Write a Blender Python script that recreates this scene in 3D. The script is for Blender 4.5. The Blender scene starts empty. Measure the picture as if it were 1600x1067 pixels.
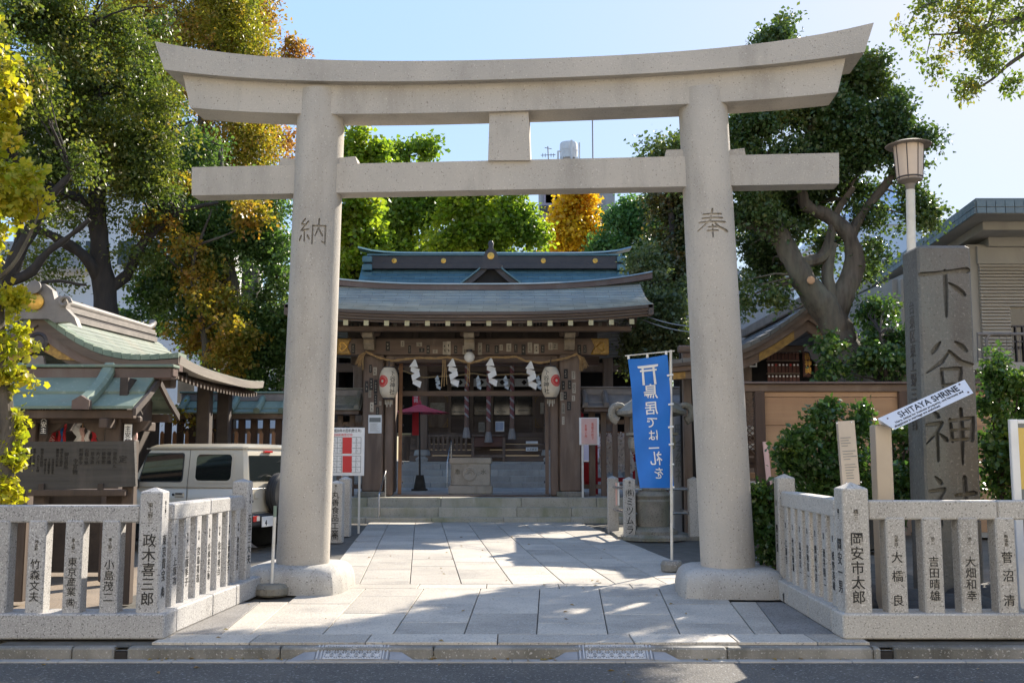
import bpy, math, random
import numpy as np
from mathutils import Vector, Matrix, noise as mnoise

R = math.radians
random.seed(7)
rng = np.random.default_rng(7)
V = Vector
scene = bpy.context.scene
COL = scene.collection

# ------------------------------------------------------------------ camera
F_PX, CAM_H = 1600.0, 1.5
PITCH = math.atan(181.0 / 1600.0)
cam_d = bpy.data.cameras.new('camera')
cam_d.sensor_width = 36.0
cam_d.lens = 36.0
cam_d.clip_end = 2000
cam = bpy.data.objects.new('camera', cam_d)
COL.objects.link(cam)
cam.location = (0, 0, CAM_H)
cam.rotation_euler = (R(90) + PITCH, 0, 0)
scene.camera = cam

# ------------------------------------------------------------------ light
SUN_AZ, SUN_EL = R(34), R(32)          # azimuth measured from +Y towards +X
world = bpy.data.worlds.new('World')
scene.world = world
world.use_nodes = True
wn = world.node_tree.nodes
wl = world.node_tree.links
sky = wn.new('ShaderNodeTexSky')
sky.sky_type = 'NISHITA'
sky.sun_disc = False
sky.sun_elevation = SUN_EL
sky.sun_rotation = SUN_AZ
sky.altitude = 0
sky.air_density = 1.0
sky.dust_density = 0.6
sky.ozone_density = 2.0
# the photograph compresses tones: even out the sky's brightness range (same rule in every direction, hue kept)
lum = wn.new('ShaderNodeRGBToBW'); wl.new(sky.outputs['Color'], lum.inputs[0])
pw_ = wn.new('ShaderNodeMath'); pw_.operation = 'POWER'; pw_.inputs[1].default_value = -0.8; wl.new(lum.outputs[0], pw_.inputs[0])
ml_ = wn.new('ShaderNodeMath'); ml_.operation = 'MULTIPLY'; ml_.inputs[1].default_value = 3.3 ** 0.8; wl.new(pw_.outputs[0], ml_.inputs[0])
sc_ = wn.new('ShaderNodeVectorMath'); sc_.operation = 'SCALE'; wl.new(sky.outputs['Color'], sc_.inputs[0]); wl.new(ml_.outputs[0], sc_.inputs['Scale'])
wl.new(sc_.outputs[0], wn['Background'].inputs['Color'])
wn['Background'].inputs['Strength'].default_value = 0.064
sun_d = bpy.data.lights.new('sun', 'SUN')
sun_d.energy = 3.1
sun_d.angle = R(0.55)
sun_d.color = (1.0, 0.9, 0.76)
sun = bpy.data.objects.new('sun', sun_d)
COL.objects.link(sun)
SDIR = V((math.sin(SUN_AZ) * math.cos(SUN_EL), math.cos(SUN_AZ) * math.cos(SUN_EL), math.sin(SUN_EL)))
sun.rotation_euler = (-SDIR).to_track_quat('-Z', 'Y').to_euler()
sun.location = SDIR * 60
vs = scene.view_settings
vs.view_transform = 'Standard'
vs.look = 'None'
vs.gamma = 1.0
vs.use_curve_mapping = False
vs.exposure = 1.86

# ------------------------------------------------------------------ photo pixel -> place
CP, SP = math.cos(PITCH), math.sin(PITCH)
def ray(px, py):
    a = (px - 800) / F_PX
    b = (533.5 - py) / F_PX
    return V((a, CP - b * SP, SP + b * CP))
def W(px, py, Y):
    d = ray(px, py)
    t = Y / d.y
    return V((d.x * t, Y, CAM_H + d.z * t))
def G(px, py, z=0.0):
    d = ray(px, py)
    t = (z - CAM_H) / d.z
    return V((d.x * t, d.y * t, z))
def lerp(a, b, t): return a + (b - a) * t

# ------------------------------------------------------------------ mesh building
class MB:
    def __init__(self):
        self.v = []; self.f = []
    def add(self, vs_, fs):
        b = len(self.v)
        self.v.extend([tuple(p) for p in vs_])
        self.f.extend([tuple(i + b for i in f) for f in fs])
        return self
    def loft(self, secs, cap=True):
        n = len(secs[0]); vs_ = [p for s in secs for p in s]; fs = []
        for i in range(len(secs) - 1):
            for j in range(n):
                k = (j + 1) % n
                fs.append((i * n + j, i * n + k, (i + 1) * n + k, (i + 1) * n + j))
        if cap:
            fs.append(tuple(range(n))[::-1])
            fs.append(tuple((len(secs) - 1) * n + j for j in range(n)))
        return self.add(vs_, fs)
    def box(self, x0, x1, y0, y1, z0, z1, c=0.0, M=None):
        if c <= 0:
            p = [(x0, y0, z0), (x1, y0, z0), (x1, y1, z0), (x0, y1, z0), (x0, y0, z1), (x1, y0, z1), (x1, y1, z1), (x0, y1, z1)]
            p = [V(q) for q in p]
            if M: p = [M @ q for q in p]
            return self.add(p, [(3, 2, 1, 0), (4, 5, 6, 7), (0, 1, 5, 4), (1, 2, 6, 5), (2, 3, 7, 6), (3, 0, 4, 7)])
        def ring(i, z):
            a0, a1, b0, b1 = x0 + i, x1 - i, y0 + i, y1 - i
            k = c
            q = [(a0 + k, b0), (a1 - k, b0), (a1, b0 + k), (a1, b1 - k), (a1 - k, b1), (a0 + k, b1), (a0, b1 - k), (a0, b0 + k)]
            r = [V((u, w, z)) for u, w in q]
            return [M @ t for t in r] if M else r
        return self.loft([ring(c * .8, z0), ring(0, z0 + c), ring(0, z1 - c), ring(c * .8, z1)])
    def tube(self, pts, r, n=8, cap=True):
        pts = [V(p) for p in pts]
        if not hasattr(r, '__len__'): r = [r] * len(pts)
        secs = []; u = None
        for i, p in enumerate(pts):
            a = pts[max(i - 1, 0)]; b = pts[min(i + 1, len(pts) - 1)]
            t = (b - a).normalized()
            if u is None:
                ref = V((0, 0, 1)) if abs(t.z) < .9 else V((1, 0, 0))
                u = t.cross(ref).normalized()
            else:
                u = (u - t * u.dot(t)); u = u.normalized() if u.length > 1e-6 else t.orthogonal().normalized()
            w = t.cross(u).normalized()
            secs.append([p + (u * math.cos(k * 2 * math.pi / n) + w * math.sin(k * 2 * math.pi / n)) * r[i] for k in range(n)])
        return self.loft(secs, cap)
    def lathe(self, prof, c=(0, 0, 0), n=24, M=None, sq=None):
        c = V(c); secs = []
        for (r, z) in prof:
            s = []
            for k in range(n):
                a = k * 2 * math.pi / n + (math.pi / n)
                p = V((r * math.cos(a), r * math.sin(a), z))
                s.append(c + (M @ p if M else p))
            secs.append(s)
        return self.loft(secs)
    def poly(self, pts, M, depth):
        n = len(pts)
        vs_ = [M @ V((p[0], p[1], 0)) for p in pts] + [M @ V((p[0], p[1], -depth)) for p in pts]
        fs = [tuple(range(n)), tuple(range(2 * n - 1, n - 1, -1))]
        for i in range(n):
            j = (i + 1) % n
            fs.append((i, n + i, n + j, j))
        return self.add(vs_, fs)
    def build(self, name, mat, parent=None, smooth=False, local=False, **tags):
        off = V((0, 0, 0)) if (parent is None or local) else wloc(parent)
        me = bpy.data.meshes.new(name)
        me.from_pydata([(p[0] - off.x, p[1] - off.y, p[2] - off.z) for p in self.v], [], self.f)
        me.materials.append(mat)
        if smooth:
            me.shade_smooth()
            try: me.set_sharp_from_angle(angle=R(38))
            except Exception: pass
        me.validate()
        return link(name, me, parent, **tags)

def wloc(o):
    p = V((0, 0, 0))
    while o is not None:
        p = p + o.location; o = o.parent
    return p
def link(name, data, parent=None, **tags):
    o = bpy.data.objects.new(name, data)
    COL.objects.link(o)
    if parent is not None: o.parent = parent
    for k, v in tags.items(): o[k] = v
    return o
def thing(name, loc, label, cat, group=None, rz=0.0):
    o = bpy.data.objects.new(name, None)
    COL.objects.link(o)
    o.empty_display_size = .2
    o.location = loc; o.rotation_euler = (0, 0, rz)
    o['label'] = label; o['category'] = cat
    if group: o['group'] = group
    return o
def instance(name, me, parent, loc, rot=None, **tags):
    o = link(name, me, parent, **tags)
    off = wloc(parent) if parent is not None else V((0, 0, 0))
    o.location = V(loc) - off
    if rot is not None: o.rotation_euler = rot
    return o
def frame(origin, xaxis, up):
    x = V(xaxis).normalized(); u = V(up).normalized(); n = x.cross(u).normalized(); u = n.cross(x).normalized()
    m = Matrix((x, u, n)).transposed().to_4x4()
    m.translation = V(origin)
    return m
_tc = {}
def text_mesh(s, bold=0.0, ext=0.004, res=2, ls=1.0, al='CENTER'):
    k = (s, bold, ext, res, ls, al)
    if k in _tc: return _tc[k]
    c = bpy.data.curves.new('lettering', 'FONT')
    c.body = s; c.size = 1; c.extrude = ext; c.offset = bold; c.align_x = al; c.align_y = 'CENTER'; c.resolution_u = res; c.space_line = ls
    o = bpy.data.objects.new('lettering', c); COL.objects.link(o)
    m = bpy.data.meshes.new_from_object(o)
    bpy.data.objects.remove(o); bpy.data.curves.remove(c)
    _tc[k] = m
    return m
def letter(s, M, h, mat, parent, bold=0.006, ext=.004, name='lettering', sx=1.0, ls=1.0, w=None, res=2, al='CENTER'):
    """flat lettering: h = size of a character, M = frame on the surface"""
    me = text_mesh(s, bold, ext / h, res, ls, al).copy()
    co = np.empty(len(me.vertices) * 3, np.float32); me.vertices.foreach_get('co', co); co = co.reshape(-1, 3)
    if len(co) == 0: return None
    mid = (co.max(0) + co.min(0)) / 2
    if al == 'CENTER': co[:, 0] -= mid[0]
    co[:, 1] -= mid[1]
    co *= (h * sx, h, h)
    if w is not None:
        ww = co[:, 0].max() - co[:, 0].min(); co[:, 0] *= w / ww
    m = np.array(M)
    off = wloc(parent) if parent is not None else V((0, 0, 0))
    co = co @ m[:3, :3].T + m[:3, 3] - np.array(off)
    me.vertices.foreach_set('co', co.astype(np.float32).ravel()); me.update()
    me.materials.clear(); me.materials.append(mat)
    return link(name, me, parent)
def vert(s): return '\n'.join(s)

# ------------------------------------------------------------------ materials
def _new(name):
    m = bpy.data.materials.new(name); m.use_nodes = True
    nt = m.node_tree; b = nt.nodes['Principled BSDF']
    return m, nt, b
def mixc(nt, fac, a, b, mode='MIX'):
    n = nt.nodes.new('ShaderNodeMix'); n.data_type = 'RGBA'; n.blend_type = mode
    for sock, val in ((n.inputs[0], fac), (n.inputs[6], a), (n.inputs[7], b)):
        if isinstance(val, (tuple, list)): sock.default_value = (*val[:3], 1)
        elif isinstance(val, (int, float)): sock.default_value = val
        else: nt.links.new(val, sock)
    return n.outputs[2]
def ramp(nt, fac, p0, p1, c0=(0, 0, 0), c1=(1, 1, 1)):
    n = nt.nodes.new('ShaderNodeValToRGB')
    n.color_ramp.elements[0].position = p0; n.color_ramp.elements[1].position = p1
    n.color_ramp.elements[0].color = (*c0, 1); n.color_ramp.elements[1].color = (*c1, 1)
    nt.links.new(fac, n.inputs[0])
    return n.outputs[0]
def coords(nt, scale=(1, 1, 1), shift=True):
    tc = nt.nodes.new('ShaderNodeTexCoord'); mp = nt.nodes.new('ShaderNodeMapping')
    mp.inputs['Scale'].default_value = scale
    nt.links.new(tc.outputs['Object'], mp.inputs['Vector'])
    if shift:
        oi = nt.nodes.new('ShaderNodeObjectInfo'); mul = nt.nodes.new('ShaderNodeMath'); mul.operation = 'MULTIPLY'
        mul.inputs[1].default_value = 37.0
        nt.links.new(oi.outputs['Random'], mul.inputs[0]); nt.links.new(mul.outputs[0], mp.inputs['Location'])
    return mp.outputs[0]
def noise(nt, vec, scale, detail=4, rough=.55):
    n = nt.nodes.new('ShaderNodeTexNoise'); n.inputs['Scale'].default_value = scale
    n.inputs['Detail'].default_value = detail; n.inputs['Roughness'].default_value = rough
    nt.links.new(vec, n.inputs['Vector'])
    return n.outputs['Fac']
def mat(name, base, var=None, vs_=3.0, vr=(.35, .65), stretch=(1, 1, 1), spk=None, spk_s=160, spk_r=(.62, .7), spk2=None, spk2_r=(.3, .38),
        stain=None, stain_s=1.2, stain_r=(.5, .72), rough=.8, bump=.15, bs=60, metal=0.0, objvar=0.0, spec=None, coat=0.0, grad=None):
    m, nt, b = _new(name)
    vec = coords(nt, stretch); vec1 = coords(nt)
    col = base
    if var is not None:
        col = mixc(nt, ramp(nt, noise(nt, vec, vs_, 6), *vr), base, var)
    if stain is not None:
        vst = coords(nt, (1, 1, .22))
        col = mixc(nt, ramp(nt, noise(nt, vst, stain_s, 6, .65), *stain_r), col, stain)
    if spk is not None:
        col = mixc(nt, ramp(nt, noise(nt, vec1, spk_s, 2), *spk_r), col, spk)
    if spk2 is not None:
        col = mixc(nt, ramp(nt, noise(nt, vec1, spk_s * 1.37, 2), spk2_r[0], spk2_r[1], (1, 1, 1), (0, 0, 0)), col, spk2)
    if objvar:
        oi = nt.nodes.new('ShaderNodeObjectInfo'); hs = nt.nodes.new('ShaderNodeMapRange')
        hs.inputs[3].default_value = 1 - objvar; hs.inputs[4].default_value = 1 + objvar
        nt.links.new(oi.outputs['Random'], hs.inputs[0])
        cc = nt.nodes.new('ShaderNodeHueSaturation')
        if isinstance(col, tuple): cc.inputs['Color'].default_value = (*col, 1)
        else: nt.links.new(col, cc.inputs['Color'])
        nt.links.new(hs.outputs[0], cc.inputs['Value'])
        col = cc.outputs[0]
    if isinstance(col, tuple): b.inputs['Base Color'].default_value = (*col, 1)
    else: nt.links.new(col, b.inputs['Base Color'])
    b.inputs['Roughness'].default_value = rough
    b.inputs['Metallic'].default_value = metal
    if spec is not None: b.inputs['Specular IOR Level'].default_value = spec
    if coat: b.inputs['Coat Weight'].default_value = coat; b.inputs['Coat Roughness'].default_value = .05
    if bump:
        bn = nt.nodes.new('ShaderNodeBump'); bn.inputs['Strength'].default_value = bump; bn.inputs['Distance'].default_value = .02
        nt.links.new(noise(nt, vec, bs, 5), bn.inputs['Height'])
        nt.links.new(bn.outputs[0], b.inputs['Normal'])
    return m
LEAF_GAIN = 1.3
def leafmat(name, cols, ns=.55, trans=.45, rnd=.5, rough=.45, tint=None, spread=(.34, .66)):
    """cols: list of colours, picked by a clump-sized noise plus a random value per leaf"""
    m, nt, b = _new(name)
    vec = coords(nt, (1, 1, 1), False)
    geo = nt.nodes.new('ShaderNodeNewGeometry')
    mr = nt.nodes.new('ShaderNodeMapRange'); mr.inputs[1].default_value = spread[0]; mr.inputs[2].default_value = spread[1]
    nt.links.new(noise(nt, vec, ns * 1.5, 6, .7), mr.inputs[0])
    mx = nt.nodes.new('ShaderNodeMix'); mx.data_type = 'FLOAT'; mx.inputs[0].default_value = rnd * .6
    nt.links.new(mr.outputs[0], mx.inputs[2]); nt.links.new(geo.outputs['Random Per Island'], mx.inputs[3])
    cr = nt.nodes.new('ShaderNodeValToRGB')
    e = cr.color_ramp.elements
    while len(e) < len(cols): e.new(.5)
    for i, c in enumerate(cols):
        e[i].position = i / (len(cols) - 1); e[i].color = (*[min(.6, q * LEAF_GAIN) for q in c], 1)
    nt.links.new(mx.outputs[0], cr.inputs[0])
    nt.links.new(cr.outputs[0], b.inputs['Base Color'])
    b.inputs['Roughness'].default_value = rough
    tr = nt.nodes.new('ShaderNodeBsdfTranslucent')
    br = mixc(nt, .35, cr.outputs[0], (.5, .62, .05))
    br2 = mixc(nt, 1.0, cr.outputs[0], (1.6, 1.75, .9), 'MULTIPLY')
    nt.links.new(br2, tr.inputs['Color'])
    ms = nt.nodes.new('ShaderNodeMixShader'); ms.inputs[0].default_value = trans
    nt.links.new(b.outputs[0], ms.inputs[1]); nt.links.new(tr.outputs[0], ms.inputs[2])
    nt.links.new(ms.outputs[0], nt.nodes['Material Output'].inputs['Surface'])
    return m

mTorii = mat('torii_stone', (.485, .44, .375), (.375, .345, .30), .9, (.3, .7), spk=(.19, .165, .14), spk_s=50, spk_r=(.65, .71), spk2=(.62, .575, .50), spk2_r=(.28, .36), stain=(.26, .235, .20), stain_s=1.5, stain_r=(.5, .8), bump=.3, bs=60, rough=.85)
mPlinth = mat('plinth_granite', (.43, .41, .37), (.35, .335, .305), 1.6, spk=(.13, .12, .11), spk_s=52, spk_r=(.63, .68), spk2=(.58, .56, .52), stain=(.22, .205, .18), stain_s=2.0, stain_r=(.5, .78), bump=.3, bs=60)
mGran = mat('grey_granite', (.365, .355, .34), (.32, .31, .30), 2, spk=(.14, .135, .13), spk_s=62, spk_r=(.575, .65), spk2=(.54, .53, .51), spk2_r=(.36, .43), stain=(.24, .23, .215), stain_s=1.6, stain_r=(.53, .8), bump=.15, bs=90, objvar=.08)
mGranW = mat('warm_granite', (.44, .415, .37), (.39, .365, .325), 2, spk=(.17, .16, .14), spk_s=62, spk_r=(.59, .66), spk2=(.60, .57, .52), spk2_r=(.36, .43), stain=(.28, .26, .225), stain_s=1.6, stain_r=(.53, .8), bump=.15, bs=90, objvar=.08)
mSlab = mat('paving_granite', (.45, .405, .335), (.36, .325, .275), 1.4, (.36,.64), spk=(.20, .19, .175), spk_s=50, spk_r=(.60, .66), spk2=(.54, .51, .46), spk2_r=(.34, .41), stain=(.235, .22, .19), stain_s=1.3, stain_r=(.5, .78), bump=.25, bs=45, objvar=.14, rough=.75)
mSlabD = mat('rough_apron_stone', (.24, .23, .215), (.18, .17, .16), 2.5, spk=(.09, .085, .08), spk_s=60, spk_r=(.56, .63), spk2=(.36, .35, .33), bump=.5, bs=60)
mBed = mat('joint_mortar', (.11, .10, .085), (.07, .065, .05), 6, bump=.3)
mKerb = mat('kerb_concrete', (.26, .245, .215), (.18, .17, .145), 3, spk=(.38, .36, .33), spk_s=50, spk_r=(.62, .68), stain=(.085, .08, .065), stain_s=2.4, stain_r=(.46, .72), bump=.4, objvar=.12)
mGutter = mat('gutter_concrete', (.36, .345, .32), (.29, .28, .26), 3, spk=(.2, .19, .18), spk_s=90, bump=.2)
mAsph = mat('asphalt', (.105, .096, .084), (.075, .069, .061), .8, spk=(.22, .215, .205), spk_s=42, spk_r=(.60, .66), spk2=(.03, .03, .029), spk2_r=(.34, .42), stain=(.045, .044, .043), stain_s=.5, stain_r=(.5, .75), bump=.7, bs=60, rough=.85)
mDirt = mat('packed_earth', (.25, .195, .14), (.19, .15, .11), 1.5, spk=(.34, .29, .23), spk_s=60, spk_r=(.62, .7), bump=.5, bs=40)
mStep = mat('mossy_step_stone', (.46, .42, .34), (.36, .335, .26), 2.0, spk=(.2, .19, .155), spk_s=45, spk_r=(.62, .68), stain=(.23, .24, .12), stain_s=1.4, stain_r=(.48, .72), bump=.3, objvar=.12)
mStepIn = mat('grey_step_stone', (.42, .41, .38), (.33, .32, .30), 2.0, spk=(.2, .195, .185), spk_s=45, stain=(.24, .23, .205), bump=.3, objvar=.12)
mOldSt = mat('weathered_lantern_stone', (.27, .245, .20), (.18, .168, .135), 3, spk=(.11, .10, .085), spk_s=40, spk_r=(.6, .66), stain=(.13, .135, .075), stain_s=2, stain_r=(.48, .72), bump=.5, bs=40)
mStele = mat('dark_monument_stone', (.125, .112, .096), (.085, .078, .068), 1.6, (.36, .64), spk=(.19, .18, .16), spk_s=34, spk_r=(.58, .72), spk2=(.07, .063, .055), spk2_r=(.3, .4), stain=(.145, .16, .145), stain_s=.9, stain_r=(.48, .72), bump=.35, bs=30, rough=.65)
mWood = mat('dark_weathered_wood', (.205, .14, .10), (.125, .084, .06), 5, stretch=(1, 1, .12), stain=(.28, .215, .165), stain_s=2, stain_r=(.5, .8), bump=.35, bs=30, rough=.7)
mWoodH = mat('dark_beam_wood', (.175, .118, .085), (.10, .068, .05), 5, stretch=(.12, 1, 1), stain=(.23, .175, .135), stain_s=2, stain_r=(.55, .8), bump=.35, bs=30, rough=.7)
mWoodB = mat('black_brown_wood', (.06, .043, .033), (.036, .026, .021), 5, bump=.2, rough=.75)
mWoodO = mat('orange_brown_wood', (.33, .165, .075), (.25, .12, .055), 4, stretch=(.1, 1, 1), bump=.2, bs=30, rough=.7)
mWoodPk = mat('picket_wood', (.10, .06, .04), (.06, .038, .028), 5, stretch=(1, 1, .1), bump=.2)
mWoodT = mat('tan_fence_boards', (.47, .29, .16), (.36, .21, .115), 3, stretch=(.08, 1, 1.6), stain=(.24, .14, .08), stain_s=1.5, stain_r=(.52, .8), bump=.2, bs=25, objvar=.08)
mBoard = mat('silvered_board', (.07, .064, .058), (.045, .041, .037), 4, stretch=(.07, 1, 2.5), stain=(.11, .095, .082), stain_s=2, bump=.35, bs=30)
mRafter = mat('rafter_end_cream', (.55, .47, .27), (.45, .38, .2), 8, bump=.1)
mNose = mat('bracket_nose_paint', (.33, .27, .19), (.22, .17, .12), 9, stain=(.45, .38, .28), bump=.2)
mEave = mat('eave_board_wood', (.13, .095, .072), (.09, .066, .05), 5, stretch=(.1, 1, 2), bump=.2)
mCop = mat('verdigris_copper', (.195, .245, .19), (.145, .195, .155), 2, stretch=(1, 1, .6), stain=(.22, .195, .145), stain_s=1.2, stain_r=(.56, .82), rough=.75, bump=.15, bs=20, metal=.0, spk=(.26, .30, .24), spk_s=18, spk_r=(.62, .72), spec=.25)
mCopB = mat('blue_green_copper', (.085, .185, .21), (.06, .14, .165), 2, stretch=(1, 1, 1), stain=(.12, .2, .2), rough=.45, bump=.1, spec=.6)
mCopG = mat('grey_copper_shingle', (.16, .205, .20), (.12, .16, .16), 3, stain=(.22, .23, .2), stain_s=1.5, rough=.5, bump=.12)
mCopBr = mat('brown_copper', (.12, .075, .062), (.085, .055, .046), 2, stretch=(.3, 1, 1), stain=(.16, .13, .11), rough=.5, bump=.1)
mDkCop = mat('dark_bronze', (.055, .045, .045), (.04, .033, .035), 3, rough=.5, bump=.08)
mTileG = mat('grey_roof_ornament', (.23, .20, .175), (.16, .14, .125), 4, bump=.2, rough=.6)
mGold = mat('gold_fitting', (.62, .38, .09), (.5, .28, .06), 9, rough=.38, metal=.75, bump=.1)
mGoldD = mat('aged_gold_plate', (.36, .22, .06), (.20, .12, .04), 14, rough=.5, metal=.45, bump=.15)
mWhite = mat('white_paint', (.78, .77, .74), (.70, .69, .66), 3, bump=.05, rough=.6)
mPaper = mat('white_paper', (.80, .79, .76), (.74, .73, .70), 5, bump=.03, rough=.9)
mPaperL = mat('lantern_paper', (.72, .62, .47), (.62, .52, .38), 4, bump=.05, rough=.7, spec=.3)
mGlobe = mat('globe_glass', (.80, .77, .70), (.72, .69, .63), 4, bump=0, rough=.25)
mRed = mat('red_cloth', (.52, .03, .04), (.42, .02, .03), 4, bump=.1)
mRedP = mat('red_print', (.62, .045, .04), bump=0, rough=.7)
mPink = mat('pink_paper', (.72, .47, .41), (.66, .42, .37), 5, bump=.03, rough=.9)
mUmb = mat('crimson_umbrella', (.48, .03, .05), (.40, .022, .04), 5, bump=.05, rough=.6)
mBlue = mat('blue_nylon', (.012, .17, .60), (.01, .14, .52), 2.5, bump=.15, bs=6, rough=.65)
mBlack = mat('black_ink', (.012, .012, .012), bump=0, rough=.6)
mInkF = mat('faded_ink', (.02, .018, .016), bump=0, rough=.8)
mRope = mat('straw_rope', (.42, .27, .12), (.32, .2, .09), 20, bump=.4, bs=60)
mMetal = mat('steel_rail', (.55, .55, .56), bump=.03, rough=.25, metal=.9)
mPipe = mat('white_enamel_pole', (.68, .66, .60), (.58, .55, .48), 6, stain=(.36, .22, .12), stain_s=4, stain_r=(.68, .8), bump=.05, rough=.5)
mCast = mat('cast_kerb_plate', (.27, .275, .285), (.2, .205, .215), 5, bump=.2, rough=.5, metal=.1)
mCastL = mat('worn_lattice_metal', (.50, .50, .50), (.40, .40, .40), 8, bump=.15, rough=.45, metal=.1)
mAlu = mat('beige_anodised_metal', (.46, .385, .30), (.42, .35, .27), 3, bump=.03, rough=.45, metal=.25)
mPlate = mat('white_sign_plate', (.62, .64, .68), (.57, .59, .63), 3, bump=.02, rough=.4)
mCar = mat('champagne_car_paint', (.57, .52, .42), bump=0, rough=.3, metal=.1, coat=.6)
mRub = mat('black_rubber', (.018, .018, .018), (.03, .03, .029), 8, bump=.2, rough=.7)
mPlast = mat('black_plastic', (.03, .03, .031), bump=.1, rough=.5)
mGlass = mat('dark_glass', (.012, .015, .014), bump=0, rough=.03, spec=.9)
mWinD = mat('dark_window', (.015, .015, .016), bump=0, rough=.08, spec=.7)
mTailR = mat('tail_lamp_red', (.5, .02, .015), bump=0, rough=.15, coat=.5)
mTailW = mat('tail_lamp_clear', (.7, .62, .55), bump=0, rough=.15, coat=.5)
mBark = mat('bark', (.105, .085, .064), (.05, .041, .032), 7, stretch=(1.8, 1.8, .4), stain=(.14, .14, .10), stain_s=2.5, stain_r=(.46, .75), bump=1.0, bs=12, rough=.9)
mBarkD = mat('dark_bark', (.045, .035, .028), (.028, .022, .018), 5, stretch=(1.6, 1.6, .4), bump=.7, bs=12, rough=.9)
mConc = mat('beige_concrete', (.36, .33, .28), (.31, .285, .245), 1.5, stain=(.24, .22, .19), stain_s=.8, stain_r=(.55, .8), bump=.15, bs=30)
mConcG = mat('grey_concrete', (.33, .33, .33), (.28, .28, .28), 1.5, stain=(.22, .21, .2), bump=.15)
mTileB = mat('blue_grey_parapet_tile', (.12, .175, .20), (.09, .14, .165), 4, bump=.1, rough=.3, objvar=.15)
mShut = mat('beige_shutter', (.44, .385, .31), (.40, .35, .28), 2, bump=.05, rough=.5)
mWallW = mat('white_wall', (.74, .73, .71), (.68, .67, .66), .6, stain=(.55, .54, .53), stain_s=.5, stain_r=(.6, .85), bump=.05)
mWallB = mat('pale_blue_glass_wall', (.42, .50, .60), (.5, .58, .68), .4, bump=0, rough=.2)
mTower = mat('mauve_tower_wall', (.36, .30, .33), (.32, .27, .3), .4, bump=.05)
mTank = mat('tank_white', (.66, .66, .64), (.55, .54, .52), 1.2, stain=(.4, .3, .22), stain_s=.6, stain_r=(.66, .8), bump=.05)
mLampSh = mat('lamp_acrylic', (.60, .485, .38), (.55, .44, .35), 5, bump=0, rough=.4)
mYel = mat('yellow_sign', (.62, .43, .10), bump=0, rough=.5)
mGrnS = mat('green_grey_sign', (.16, .17, .16), bump=0, rough=.5)
mShadow = mat('interior_shadow', (.02, .016, .013), (.012, .01, .009), 3, bump=.1)  # near-black colour standing in for the shade of interiors and the kerb gaps
mStk = mat('paper_sticker', (.42, .37, .29), (.30, .26, .2), 9, bump=.03, objvar=.3)
mStkD = mat('dark_sticker', (.05, .045, .04), (.03, .028, .025), 9, bump=.03)
mPot = mat('terracotta', (.35, .17, .09), bump=.1)
mWire = mat('cable', (.25, .25, .25), bump=0)
mBag = mat('blue_strip', (.03, .16, .45), bump=0)

lEver = leafmat('evergreen_leaf', [(.03, .045, .012), (.05, .075, .018), (.085, .105, .02), (.15, .14, .025), (.16, .085, .03)], .42, .45, .45)
lZelk = leafmat('zelkova_leaf', [(.06, .09, .015), (.13, .14, .018), (.22, .18, .02), (.26, .13, .025), (.17, .07, .035)], .32, .5, .45)
lFlow = leafmat('osmanthus_leaf', [(.03, .06, .016), (.05, .095, .024), (.085, .13, .035), (.19, .22, .10)], .7, .42, .45)
lMaple = leafmat('maple_leaf', [(.07, .10, .015), (.16, .15, .02), (.26, .15, .02), (.28, .085, .02)], .55, .5, .45)
lGinkF = leafmat('ginkgo_leaf_edge', [(.12, .17, .015), (.22, .22, .015), (.33, .27, .02), (.42, .27, .02)], 1.8, .5, .5)
lGinkG = leafmat('ginkgo_leaf_green', [(.07, .12, .018), (.12, .17, .018), (.19, .215, .018), (.29, .26, .02)], .25, .6, .5)
lGinkY = leafmat('ginkgo_leaf_yellow', [(.30, .23, .015), (.44, .28, .015), (.48, .27, .015), (.46, .22, .015)], .4, .5, .5)
lCam = leafmat('camellia_leaf', [(.025, .042, .016), (.04, .07, .022), (.065, .095, .028), (.14, .14, .035)], .7, .35, .5, .3)
lBrown = leafmat('rusty_camellia_leaf', [(.02, .035, .014), (.04, .06, .018), (.08, .065, .02), (.15, .075, .02)], .6, .3, .5, .35)
lBush = leafmat('glossy_bush_leaf', [(.02, .045, .015), (.032, .07, .02), (.055, .10, .025), (.16, .20, .035)], 1.3, .35, .55, .28)
lPine = leafmat('grey_green_leaf', [(.04, .06, .025), (.07, .09, .035), (.10, .12, .05), (.14, .10, .04)], .5, .35)

# ------------------------------------------------------------------ foliage
def leaf_mesh(name, cen, out, L, ratio, seed, droop=.25, rand=1.0):
    r = np.random.default_rng(seed)
    n = len(cen)
    d = r.normal(size=(n, 3)) * rand + out * .8; d[:, 2] -= droop
    d /= np.linalg.norm(d, axis=1)[:, None] + 1e-9
    q = r.normal(size=(n, 3)); q[:, 2] += 1.0
    w = np.cross(d, q); w /= np.linalg.norm(w, axis=1)[:, None] + 1e-9
    nn = np.cross(w, d)
    l = L * r.uniform(.42, 1.35, size=(n, 1)); wd = l * ratio * r.uniform(.8, 1.2, size=(n, 1))
    v = np.empty((n, 4, 3), np.float32)
    v[:, 0] = cen
    v[:, 1] = cen + d * l * .55 + w * wd + nn * wd * .35
    v[:, 2] = cen + d * l
    v[:, 3] = cen + d * l * .5 - w * wd + nn * wd * .35
    base = (np.arange(n) * 4)[:, None]
    idx = (base + np.array([[0, 1, 2, 0, 2, 3]])).astype(np.int32)
    me = bpy.data.meshes.new(name)
    me.vertices.add(n * 4); me.vertices.foreach_set('co', v.ravel())
    me.loops.add(n * 6); me.loops.foreach_set('vertex_index', idx.ravel())
    me.polygons.add(n * 2); me.polygons.foreach_set('loop_start', np.arange(0, n * 6, 3, dtype=np.int32))
    me.update(calc_edges=True)
    return me
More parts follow.
